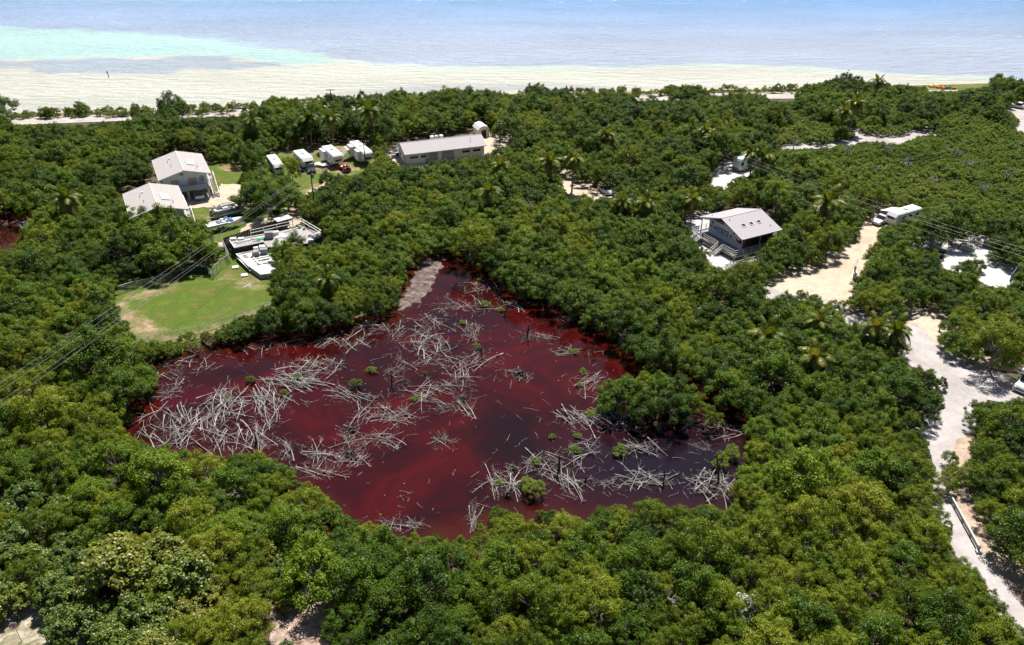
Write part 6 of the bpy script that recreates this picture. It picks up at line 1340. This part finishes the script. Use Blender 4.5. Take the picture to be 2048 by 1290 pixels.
def palm(label, px, py, h, s=1.0, nf=18, dry=3, small=False):
    c = P(px, py, h); t = thing('coconut_palm', label, 'palm tree', (c.x, c.y, 0), rnd.uniform(0, 6.28), 'coconut palms'); ln = Vector((rnd.uniform(-.5, .5), rnd.uniform(-.5, .5), 0))
    part('trunk', PT, t, tubes=[([ln * -1, ln * -.8 + Vector((0, 0, h * .35)), ln * -.3 + Vector((0, 0, h * .7)), Vector((0, 0, h))], [.2 * s, .15 * s, .13 * s, .12 * s], 8)])
    for i in range(nf + dry):
        o = bpy.data.objects.new('frond', FR[0] if i < 3 else FR[1] if i < nf * .45 else FR[2] if i < nf * .8 else FR[3] if i < nf else FD); C.objects.link(o); o.parent = t
        el = (1.25 if i < 3 else .85 - .7 * i / nf) if i < nf else -.5
        o.rotation_euler = (rnd.uniform(-.3, .3), -el + .25, i * 2.4 + rnd.uniform(-.25, .25)); o.location = (0, 0, h); k = s * rnd.uniform(1.0, 1.28); o.scale = (k, k, k)
        if i >= nf: o['label'] = 'brown dried frond'
    if not small:
        for k in range(4): part('coconut', BROWNW, t, tubes=[([(.2 * math.cos(k * 1.6), .2 * math.sin(k * 1.6), h - .35), (.2 * math.cos(k * 1.6), .2 * math.sin(k * 1.6), h - .1)], .12 * s, 6)])
for a in (('palm with drooping brown fronds above the woods near the small red pond', 132, 398, 6.2, 1.25), ('dark palm behind the light round yard tree', 503, 243, 7, 1.05), ('palm behind the trailers nearest the tallest palm', 662, 238, 7.5, 1.15), ('thin palm leaning out behind the third trailer', 618, 238, 7, 1.0),
          ('tallest palm standing behind the biggest fifth-wheel trailer', 738, 222, 9, 1.25), ('palm nearer the pond of the pair in the middle woods', 1100, 325, 6.8, 1.15), ('palm of the middle pair with clear trunk over the sand', 1148, 318, 7.5, 1.1), ('dusty palm in the woods below the workshop', 978, 384, 6, 1.05), ('pale crowned palm half sunk in the woods beyond the loop', 1212, 272, 6.5, .9),
          ('yellow-green palm topmost of the three before the bend road', 1411, 262, 7, .9), ('yellow palm just below the topmost one before the bend road', 1424, 277, 6.5, .85), ('yellowish palm over the motorhome roof', 1505, 308, 7.5, 1.0), ('yellow fronded palm beside the motorhome palm', 1527, 313, 7, 1.0), ('large palm above the park office clearing', 1655, 405, 6.5, 1.3),
          ('young palm deep in the mangroves between pond and road', 1535, 672, 4.6, 1.05), ('young palm beside the sand road gravel patch', 1640, 645, 4.6, .85), ('young palm below the two roadside palms', 1630, 715, 4.6, 1.0), ('roadside palm beside the campsite table, nearer the sand road', 1752, 655, 4.8, .95), ('roadside palm nearest the campsite grill', 1792, 662, 4.5, .95),
          ('small palm in the far woods by the bend', 1688, 224, 7, .95), ('yellow palm in the far woods above the bend road', 1713, 207, 8, 1.05), ('golden palm tip on the far skyline', 1757, 163, 6, .9), ('palm crown lowest on the shaded loop edge', 1245, 405, 4.8, .9), ('small palm among bushes near the shaded loop', 1292, 408, 4.6, .9), ('palm half hidden above the workshop corner trees', 1002, 332, 6.2, .95), ('silvery small palm in the mangroves below the platform', 655, 560, 5.2, .8), ('fan palm tuft beside the park office back corner', 1385, 400, 4.8, .85)):
    palm(*a)

# ------------------------------------------------------------------ dead mangroves in the pond
DEAD = mat('bleached_dead_wood', (0.45, 0.43, 0.41), .85, .3, 1.3, col2=(0.14, 0.12, 0.11)); _n = DEAD.node_tree; _g = _n.nodes.new('ShaderNodeNewGeometry'); [_n.links.new(_g.outputs['Position'], x.inputs['Vector']) for x in _n.nodes if x.type == 'TEX_NOISE']; DKW = mat('dark_wet_wood', (0.045, 0.035, 0.035), .7, .3, 3)
def log_mesh(i):
    mb = MB(); r = rnd.uniform(.028, .058); b1 = rnd.uniform(-.05, .05); b2 = rnd.uniform(-.13, .13); n = 5
    f = lambda u: Vector((u - .5, b1 * math.sin(u * 3.1) + b2 * u * u * .6, 0.02 * math.sin(u * 5)))
    # unit length, radius in units of a 4 m trunk
    mb.tube([f(k / n) for k in range(n + 1)], [r / 4 * (1.25 if k == 0 else 1 - .62 * k / n) for k in range(n + 1)], 6)
    for _ in range(rnd.choice((2, 3, 5, 6))):
        u = rnd.uniform(.35, .95); p = f(u); a = rnd.uniform(-1, 1); L = rnd.uniform(.08, .34); sg = rnd.choice((-1, 1))
        e = p + Vector((L * .75, sg * L * .6, L * rnd.uniform(-.1, .5))); mb.tube([p, p.lerp(e, .5) + Vector((0, 0, .01)), e], [r / 4 * .45, r / 4 * .33, r / 4 * .15], 4)
    if i % 3 == 0:
        for k in range(5):
            a = k * 1.25; mb.tube([(-.5, 0, 0), (-.53, .035 * math.cos(a), .035 * math.sin(a)), (-.57, .085 * math.cos(a), .085 * math.sin(a))], [r / 4 * .5, r / 4 * .35, r / 4 * .12], 4)
    return mb
LOGS = [log_mesh(i) for i in range(14)]; LME = [m.mesh('fallen_log', DEAD) for m in LOGS]
# (phrase, cx, cy, rx, ry, count, [(angle, spread)...], length, stack height)
HEAPS = [
 ('the steep comb of trunks closing the biggest heap', 530, 812, 20, 40, 46, [(108, 14)], 4.6, .9), ('the middle of the biggest heap', 452, 812, 42, 34, 52, [(58, 14), (112, 16), (10, 18)], 4.6, .8), ('the near side of the biggest heap', 395, 862, 60, 34, 56, [(60, 16), (108, 18), (-18, 16)], 4.4, .5),
 ('the outer end of the biggest heap', 322, 852, 46, 32, 34, [(55, 20), (100, 20), (-20, 14)], 4.0, .3), ('the lowest point of the biggest heap', 492, 880, 46, 26, 38, [(60, 20), (118, 18), (-30, 15)], 3.8, .5), ('the long slanting row above the biggest heap', 588, 768, 56, 12, 46, [(-18, 9)], 4.8, .6),
 ('the combed row with green tufts above the long slanting row', 634, 736, 52, 20, 50, [(-10, 10), (35, 12)], 4.2, .5), ('the twisted driftwood row under the lawn bank', 380, 730, 66, 9, 26, [(5, 25), (60, 20)], 2.8, .2), ('the small fan against the mangrove bank', 335, 785, 30, 14, 15, [(35, 18), (10, 12)], 3.4, .2), ('the scattered poles below the driftwood row', 345, 752, 40, 9, 13, [(0, 20), (70, 15)], 2.6, .1),
 ('the loose sticks right of the biggest heap', 570, 790, 20, 18, 12, [(-32, 12), (60, 20)], 3.6, .2), ('the far bank row under the big mangroves', 692, 684, 56, 14, 36, [(-40, 14), (25, 14)], 3.6, .4), ('the scattered wood off the lawn bank corner', 535, 690, 58, 13, 24, [(15, 40)], 2.4, .1), ('the star of trunks off the silt bank corner', 742, 658, 32, 11, 22, [(10, 15), (-45, 15)], 3.4, .3),
 ('the thin row left of the lone yellow bush', 700, 795, 46, 12, 22, [(-22, 8)], 3.6, .3), ('the row below the lone yellow bush', 742, 828, 34, 15, 22, [(-15, 15), (60, 15)], 3.4, .3), ('the small bundle with dark roots in open water', 700, 873, 17, 17, 22, [(-50, 14), (20, 15)], 3.4, .6), ('the small pile right of the dark-root bundle', 762, 884, 38, 11, 26, [(-48, 12), (25, 14)], 3.2, .4),
 ('the slanting pair by the near mangroves', 572, 905, 12, 20, 10, [(-52, 10)], 3.2, .2), ('the crossed pile before the near mangroves', 642, 914, 24, 24, 28, [(70, 18), (-5, 12), (-60, 12)], 3.6, .5), ('the flat row before the near mangroves', 640, 946, 34, 8, 14, [(-18, 8)], 4.2, .2), ('the pile rising from the near mangroves to open water', 700, 918, 24, 13, 18, [(42, 14), (-20, 12)], 3.2, .4),
 ('the pile nearest the silt bank', 956, 574, 28, 12, 22, [(15, 14), (-60, 18)], 3.0, .4), ('the slanted pile below the silt bank', 900, 614, 30, 12, 22, [(-28, 12), (22, 12)], 3.4, .3), ('the mossy line of trunks across the upper pond', 986, 612, 50, 12, 28, [(-4, 8), (-60, 16)], 3.6, .4), ('the upper fringe of the round central heap', 862, 650, 33, 14, 26, [(-45, 12), (-10, 14)], 3.4, .4),
 ('the round central heap', 856, 688, 42, 22, 62, [(58, 16), (-42, 14), (118, 16), (10, 14)], 3.6, .9), ('the mossy tangle between two green tufts', 942, 664, 28, 18, 32, [(20, 30), (-50, 20), (90, 20)], 2.8, .6), ('the tangle beside the bright green tuft', 946, 706, 20, 20, 14, [(60, 40)], 2.6, .4), ('the chain of trunks below the central heap', 868, 730, 44, 11, 26, [(-22, 12), (28, 12)], 3.6, .3),
 ('the long pale trunks pointing up to the green tuft', 950, 726, 30, 10, 9, [(30, 8)], 5.2, .2), ('the upright cluster right of the chain', 925, 756, 16, 19, 22, [(88, 24), (10, 20)], 3.0, .5), ('the broad tangle in mid pond', 846, 790, 38, 18, 40, [(-28, 16), (50, 20)], 3.4, .5), ('the short row left of the central heap', 795, 672, 12, 20, 14, [(45, 20), (110, 15)], 2.8, .3),
 ('the ragged pile left of the mid pond tangle', 793, 745, 16, 24, 16, [(-60, 20), (20, 20)], 3.0, .4), ('the small pile right of the mid pond tangle', 905, 775, 20, 9, 13, [(-28, 14)], 3.0, .3), ('the slanting trunks pointing down to open water', 926, 812, 16, 16, 13, [(-46, 8)], 4.2, .4), ('the scattered logs below the mid pond tangle', 888, 816, 14, 6, 6, [(-20, 15)], 2.2, .1),
 ('the overturned root plate in open water', 1040, 755, 18, 8, 12, [(-32, 14), (60, 30)], 3.2, .5), ('the grassy log raft by the far bank', 1135, 706, 32, 7, 18, [(0, 20)], 2.6, .3), ('the little raft close to the far bank', 1140, 638, 10, 4, 7, [(-10, 25)], 2.0, .1), ('the stack leaning on the island', 1186, 770, 28, 23, 32, [(68, 18), (12, 14)], 3.4, .6),
 ('the long thatch of trunks below the island', 1172, 838, 48, 12, 44, [(-32, 10)], 4.2, .6), ('the twigs around the burnt stump of the upper pond', 1056, 674, 12, 6, 6, [(0, 40)], 1.8, .1), ('the flat float right of the burnt stump', 1087, 676, 12, 3, 5, [(-6, 8)], 2.4, .1), ('the pile around the tall dark stump', 1088, 926, 36, 17, 36, [(-32, 14), (36, 16)], 3.6, .6),
 ('the arching pile above the tall dark stump', 1156, 902, 28, 26, 26, [(40, 30), (-30, 20)], 3.2, .4), ('the fan below the tall dark stump', 1132, 966, 34, 13, 28, [(-30, 14), (-65, 12)], 3.6, .4), ('the curved heap beside the near bank bush', 1008, 972, 32, 30, 40, [(-38, 30), (60, 30)], 3.4, .5), ('the white sticks right of the mossy mound', 1286, 896, 32, 11, 28, [(-20, 16)], 3.4, .3),
 ('the small raft in the dark water', 1212, 970, 16, 5, 8, [(0, 30)], 2.2, .1), ('the long trunks in the dark water', 1300, 962, 48, 13, 30, [(-22, 10), (40, 14)], 4.4, .3), ('the grey stack on the dark end bank', 1425, 972, 34, 28, 44, [(48, 16), (8, 14), (-40, 18)], 4.4, .7), ('the sticks in the orange inlet', 1430, 862, 42, 14, 20, [(-25, 16), (12, 10)], 3.4, .2),
 ('the few sticks off the orange inlet', 1402, 896, 14, 10, 6, [(-40, 20)], 2.6, .1), ('the tangle under the island overhang', 1245, 854, 30, 8, 15, [(0, 25)], 2.8, .3), ('the flat raft between the two open pools', 786, 836, 30, 16, 28, [(10, 18), (-25, 14)], 3.2, .3), ('the radiating trunks in the open pool', 882, 882, 12, 10, 8, [(-35, 20), (60, 20)], 3.2, .3),
 ('the floating sticks before the near tip', 786, 1048, 22, 7, 10, [(20, 25), (-20, 15)], 2.6, .2), ('the two sticks at the near tip', 826, 1052, 8, 4, 5, [(-30, 25)], 2.0, .1), ('the upright sticks against the near bank bush', 948, 1036, 6, 22, 10, [(82, 12)], 3.2, .2), ('the curved branches beside the mangroves near the small pond', 60, 545, 50, 18, 34, [(10, 30), (-40, 20)], 3.2, .5), ('the white branches in the small red pond', 15, 447, 18, 9, 12, [(35, 20)], 3.4, .3)]
LL = []
for hi, (ph, cx, cyy, rx, ry, n, ans, Lm, stk) in enumerate(HEAPS):
    for i in range(int(n * (.9 if hi < 5 else .66))):
        a, sp = ans[rnd.randrange(len(ans))]; a = R(a + rnd.gauss(0, sp * 1.35)); rr = math.sqrt(rnd.random()) * rnd.choice((1, 1, 1, 1.35)); th = rnd.uniform(0, 6.28)
        px, py = cx + rx * rr * math.cos(th), cyy + ry * rr * math.sin(th); c = P(px, py); q = P(px + 10 * math.cos(a), py - 10 * math.sin(a)); dr = (q - c).normalized()
        L = Lm * rnd.choice((.45, .6, .75, .9, 1.0, 1.1, 1.3)); z = .07 + .8 * stk * max(0, 1 - rr) * rnd.random(); tilt = rnd.gauss(0, .09) + (.2 * stk * rnd.random()); LL.append((L / Q(c.x, c.y, 0)[2], hi, ph, c.x, c.y, z + abs(math.sin(tilt)) * L * .3, math.atan2(dr.y, dr.x) + (math.pi if rnd.random() < .5 else 0), -tilt, L))
LL.sort(key=lambda t: -t[0]); mbr = MB(); cnt = {}; nlog = 0
def log_matrix(x, y, z, rz, tl, L): return Matrix.Translation((x, y, z)) @ Matrix.Rotation(rz, 4, 'Z') @ Matrix.Rotation(tl, 4, 'Y') @ Matrix.Diagonal((L, max(2.4, L) * rnd.uniform(.8, 1.25), max(2.4, L), 1))
for i, (_, hi, ph, x, y, z, rz, tl, L) in enumerate(LL):
    M = log_matrix(x, y, z, rz, tl, L); v = rnd.randrange(14)
    if nlog < 300 and cnt.get(hi, 0) < 14:
        nlog += 1
        o = bpy.data.objects.new('fallen_log', LME[v]); C.objects.link(o); o.matrix_world = M
        cnt[hi] = cnt.get(hi, 0) + 1; tag(o, ORD(cnt[hi], 'longest') + ' bleached trunk in ' + ph, 'log', 'fallen trunks in the red pond')
    else: mbr.add(LOGS[v].v, LOGS[v].f, M)
for i in range(1300):
    k = HEAPS[rnd.randrange(len(HEAPS))]; px, py = (k[1] + rnd.gauss(0, k[3] * 1.1), k[2] + rnd.gauss(0, k[4] * 1.2)) if rnd.random() < .8 else (rnd.uniform(300, 1450), rnd.uniform(560, 1040))
    if not inside(POND, px, py): continue
    c = P(px, py); L = rnd.uniform(.4, 2.2); M = Matrix.Translation((c.x, c.y, .06)) @ Matrix.Rotation(rnd.uniform(0, 6.28), 4, 'Z') @ Matrix.Rotation(rnd.gauss(0, .35), 4, 'Y') @ Matrix.Diagonal((L, 1.6, 1.6, 1)); v = rnd.randrange(14); mbr.add(LOGS[v].v, LOGS[v].f, M)
for i in range(260):                                          # litter on the silt bank
    px, py = rnd.uniform(800, 890), rnd.uniform(520, 618); c = P(px, py)
    if not inside([(838,524),(890,514),(880,545),(868,570),(845,604),(800,625),(795,600),(820,560)], px, py): continue
    L = rnd.uniform(.25, .7); M = Matrix.Translation((c.x, c.y, .08)) @ Matrix.Rotation(rnd.uniform(0, 6.28), 4, 'Z') @ Matrix.Diagonal((L, .9, .9, 1)); mbr.add(LOGS[1].v, LOGS[1].f, M)
o = mbr.build('fallen_branches', DEAD); tag(o, 'mass of smaller bleached branches and sticks lying through the red pond', 'branches', None, 'stuff')
mbd = MB()
for i in range(900):
    k = HEAPS[rnd.randrange(len(HEAPS))]; px, py = k[1] + rnd.gauss(0, k[3] * .75), k[2] + rnd.gauss(0, k[4] * .8)
    if not inside(POND, px, py): continue
    c = P(px, py); L = rnd.uniform(.6, 2.6); M = Matrix.Translation((c.x, c.y, .05 + rnd.random() * .12)) @ Matrix.Rotation(rnd.uniform(0, 6.28), 4, 'Z') @ Matrix.Rotation(rnd.gauss(0, .12), 4, 'Y') @ Matrix.Diagonal((L, 2.2, 2.2, 1)); v = rnd.randrange(14); mbd.add(LOGS[v].v, LOGS[v].f, M)
o = mbd.build('sunken_branches', mat('dark_brown_wood', (0.11, 0.075, 0.06), .8, .4, 2)); tag(o, 'dark brown sticks lying low under the bleached log heaps', 'branches', None, 'stuff')  # dark brown sticks laid low beneath the pale heaps
# peat banked up under the heaps shows orange brown through the shallow water over it
for ob in [o for o in C.objects if o.name == 'pond_water']:
    at = ob.data.attributes['bank']; cent = [(P(k[1], k[2] + k[4] * .3), k[3], k[4], mnoise.random()) for k in HEAPS]
    for v, dv in zip(ob.data.vertices, at.data):
        q = Q(v.co.x, v.co.y, 0); s_ = 0
        for k in HEAPS:
            d_ = math.hypot((q[0] - k[1]) / (k[3] * 1.25 + 10), (q[1] - k[2]) / (k[4] * 1.25 + 8)); s_ = max(s_, .42 * max(0, 1.15 - d_))
        dv.value = max(dv.value, s_)
# standing stumps and root plates
def stump(label, px, py, h, r, lean=(0, 0), fork=False, m=DKW):
    c = P(px, py); t = thing('dead_stump', label, 'stump', c); tp = Vector((lean[0], lean[1], h)); part('stem', m, t, tubes=[([(0, 0, -.1), tp * .5 + Vector((.06, 0, 0)), tp], [r, r * .7, r * .3], 7)])
    if fork: part('limb', m, t, tubes=[([tp * .5, tp * .7 + Vector((.5, .1, 0)), tp * .9 + Vector((.9, .1, 0))], [r * .5, r * .35, r * .12], 5), ([tp * .4, tp * .6 + Vector((-.4, 0, 0))], [r * .4, r * .1], 5)])
    part('root', m, t, tubes=[([(0, 0, .15), (.4 * math.cos(k), .4 * math.sin(k), .1), (.8 * math.cos(k), .8 * math.sin(k), -.1)], [r * .6, r * .4, r * .1], 5) for k in (.3, 1.6, 2.9, 4.1, 5.3)])
stump('tall dark stump in the log pile of the near bank side', 1117, 948, 2.9, .2); stump('burnt forked stump in the open upper pond', 1054, 672, 2.0, .2, (.2, 0), True); stump('dark leaning snag on the mossy trunk line', 1007, 632, 1.6, .13, (.5, 0), True)
stump('short dark stub in open water', 1168, 966, 1.0, .18, (.25, 0)); stump('thin dark snag in the dark water', 1326, 968, 2.1, .12); stump('tall dark forked snag at the dark end bank', 1438, 968, 4.6, .16, (-.9, 0), True); stump('dark stub in the biggest heap', 513, 890, 2.2, .16); stump('thin dark stem in the ragged pile', 784, 772, 2.8, .12); stump('leaning dark stick beside the burnt stump', 965, 712, 2.4, .12, (-.2, 0), True); stump('dark dead stem on the bank below the worn lawn', 268, 700, 1.8, .12, (0, 0), True); stump('brown dead stem on the lawn bank', 430, 690, 1.8, .1, (.2, 0), True); stump('white forked stub under the near mangroves', 578, 1100, 2.6, .1, (1.0, .3), True, DEAD)
for px, py, lb in ((1040, 750, 'dark overturned root plate in open water'), (702, 862, 'dark root plate in the small bundle'), (700, 912, 'dark root plate on the rising pile'), (1015, 990, 'dark root tangle in the curved heap'), (925, 800, 'dark root plate above the slanting trunks')):
    c = P(px, py); t = thing('root_plate', lb, 'root plate', c, rnd.uniform(0, 6)); part('core', DKW, t, bevel=.05, box=(-.5, .5, -.3, .3, 0, .7, None, (.25, .15)))
    part('root', DKW, t, tubes=[([(0, 0, .4), (.7 * math.cos(k * .7), .5 * math.sin(k * .7), .6 + .3 * math.sin(k * 2.1)), (1.2 * math.cos(k * .7), .9 * math.sin(k * .7), .4 + .7 * abs(math.sin(k * 1.7)))], [.12, .07, .02], 5) for k in range(9)])
# bare dead shrubs
def bare(label, px, py, s, m=DEAD):
    c = P(px, py); mb = MB(); z0 = 1.6 if s > 1.9 else 0.0; s = s * .68 if s > 1.9 else s; c.z = z0
    if z0: mb.tube([(0, 0, -1.6), (.1, 0, -.6), (0, 0, 0)], [.1, .08, .07], 5)
    for k in range(9):
        a = k * .7 + rnd.random(); d = Vector((math.cos(a) * .7, math.sin(a) * .7, 1.2)); p1_ = d * s * .5; p2 = d * s + Vector((rnd.uniform(-.3, .3), rnd.uniform(-.3, .3), 0)) * s; mb.tube([(0, 0, 0), p1_, p2], [.06 * s, .04 * s, .015 * s], 4)
        for _ in range(4):
            e = p1_.lerp(p2, rnd.random()) ; mb.tube([e, e + Vector((rnd.uniform(-.5, .5), rnd.uniform(-.5, .5), rnd.uniform(0, .5))) * s], [.025 * s, .008 * s], 3)
    o = mb.build('bare_shrub', m); o.location = c; tag(o, label, 'dead shrub')
BRT = mat('reddish_twigs', (0.22, 0.13, 0.10), .9, .3, 3)
for px, py, s, m_, lb in ((395, 712, 1.5, BRT, 'brown bare shrub under the lawn fence, nearest the worn grass'), (425, 698, 1.6, BRT, 'tallest brown bare shrub between lawn fence and pond'), (450, 690, 1.3, BRT, 'brown bare shrub at the pond edge by the big mangrove'), (120, 224, .9, DEAD, 'pale bare shrub on the sea verge'), (1585, 305, 2.2, DEAD, 'branching grey snag in the scrub below the bend road'), (1690, 322, 2.4, DEAD, 'tall grey snag in the scrub nearest the bend road'), (1770, 320, 2.4, DEAD, 'forked grey snag right of the tall one'), (1808, 352, 2.4, DEAD, 'grey snag in the middle of the low scrub'), (1905, 330, 2.4, DEAD, 'grey snag in the upper scrub'), (1930, 352, 2.2, DEAD, 'grey snag beside the upper one'), (1960, 400, 2.2, DEAD, 'wide grey snag in the scrub above the tent'), (1860, 385, 2.2, DEAD, 'grey snag above the travel trailer'), (2010, 372, 2.2, DEAD, 'grey snag near the frame edge scrub'), (1740, 362, 2.0, DEAD, 'small grey snag above the park palm'), (1050, 440, 2.6, DEAD, 'white branched snag in the woods beyond the pond tip'), (1380, 600, 2.4, DEAD, 'white snag between office and pond'), (1405, 655, 2.2, DEAD, 'white snag on the pond side of the first'), (60, 480, 2.4, DEAD, 'curved white limbs near the small red pond'), (205, 880, 2.2, DEAD, 'bent white limb in the mangroves left of the pond'), (460, 1025, 2.0, DEAD, 'grey twigs in the near mangroves'), (1350, 1235, 2.2, DEAD, 'grey twigs left of the silver bush'), (870, 1225, 2.0, DEAD, 'grey twigs in the lowest olive thicket'), (553, 1075, 1.4, DEAD, 'pale twiggy dead shrub in the near mangroves'), (1420, 870, 1.6, BRT, 'twiggy shrub in the orange inlet'), (75, 575, 1.8, DEAD, 'grey dead crown beside the small red pond'), (610, 1205, 1.2, DEAD, 'grey dead shrub at the litter clearing edge')): bare(lb, px, py, s, m_)
# living tufts among the logs
for px, py, k, s, lb in ((712, 775, 'buttonwood_tree', .42, 'lone yellow-green bush standing in open red water'), (502, 765, 'mangrove_tree', .34, 'small green bush at the top of the biggest heap'), (568, 790, 'buttonwood_tree', .26, 'small lime tuft beside the long slanting row'), (594, 756, 'scrub_mangrove', .3, 'grey green tuft in the combed row'), (955, 700, 'buttonwood_tree', .34, 'bright green tuft in the mossy tangle'), (970, 612, 'scrub_mangrove', .42, 'mossy green patch on the upper pond trunk line'),
    (1002, 622, 'scrub_mangrove', .3, 'green tuft near the dark leaning snag'), (960, 562, 'mangrove_tree', .2, 'tiny green sprout beside the silt bank pile'), (745, 744, 'scrub_mangrove', .4, 'grey green tuft left of the mid pond tangle'), (850, 748, 'mangrove_tree', .15, 'tiny dark sprout in the chain of trunks'), (1148, 706, 'scrub_mangrove', .34, 'grassy tuft on the log raft'), (1168, 660, 'buttonwood_tree', .2, 'small sprout off the far bank'), (1183, 832, 'scrub_mangrove', .4, 'green thatch tuft below the island'),
    (1068, 992, 'buttonwood_tree', .62, 'rounded olive bush beside the curved heap'), (1056, 975, 'buttonwood_tree', .45, 'smaller olive bush behind the rounded one'), (1000, 968, 'scrub_mangrove', .3, 'grey tuft in the curved heap'), (1150, 905, 'scrub_mangrove', .42, 'green mound above the tall dark stump'), (1238, 908, 'scrub_mangrove', .5, 'mossy green mound in the dark water'), (1072, 925, 'scrub_mangrove', .32, 'green tuft left of the tall dark stump'), (1103, 876, 'scrub_mangrove', .24, 'small tuft in the orange shoal'),
    (1155, 874, 'scrub_mangrove', .26, 'grassy tuft on the orange shoal'), (1026, 936, 'mangrove_tree', .16, 'tiny sprout in open red water by the near bank'), (1160, 772, 'scrub_mangrove', .3, 'tuft on the stack leaning on the island'), (1440, 935, 'buttonwood_tree', .55, 'olive bush on the dark end bank'), (1462, 915, 'buttonwood_tree', .5, 'olive bush in the corner of the dark end'), (455, 800, 'scrub_mangrove', .3, 'grey green tuft in the biggest heap'), (1165, 745, 'scrub_mangrove', .3, 'tuft by the far bank logs'), (830, 800, 'scrub_mangrove', .3, 'yellowish tuft in the mid pond tangle'), (925, 648, 'scrub_mangrove', .3, 'dull tuft in the mossy tangle')):
    c = P(px, py); cm, tm = VAR[k][rnd.randrange(len(VAR[k]))]; r = thing('pond_tuft', lb, 'bush', c, rnd.uniform(0, 6)); r.scale = (s * .85, s * .85, s * .6)
    for nm, me_ in (('foliage', cm), ('stem', tm)): a = bpy.data.objects.new(nm, me_); a.parent = r; C.objects.link(a)
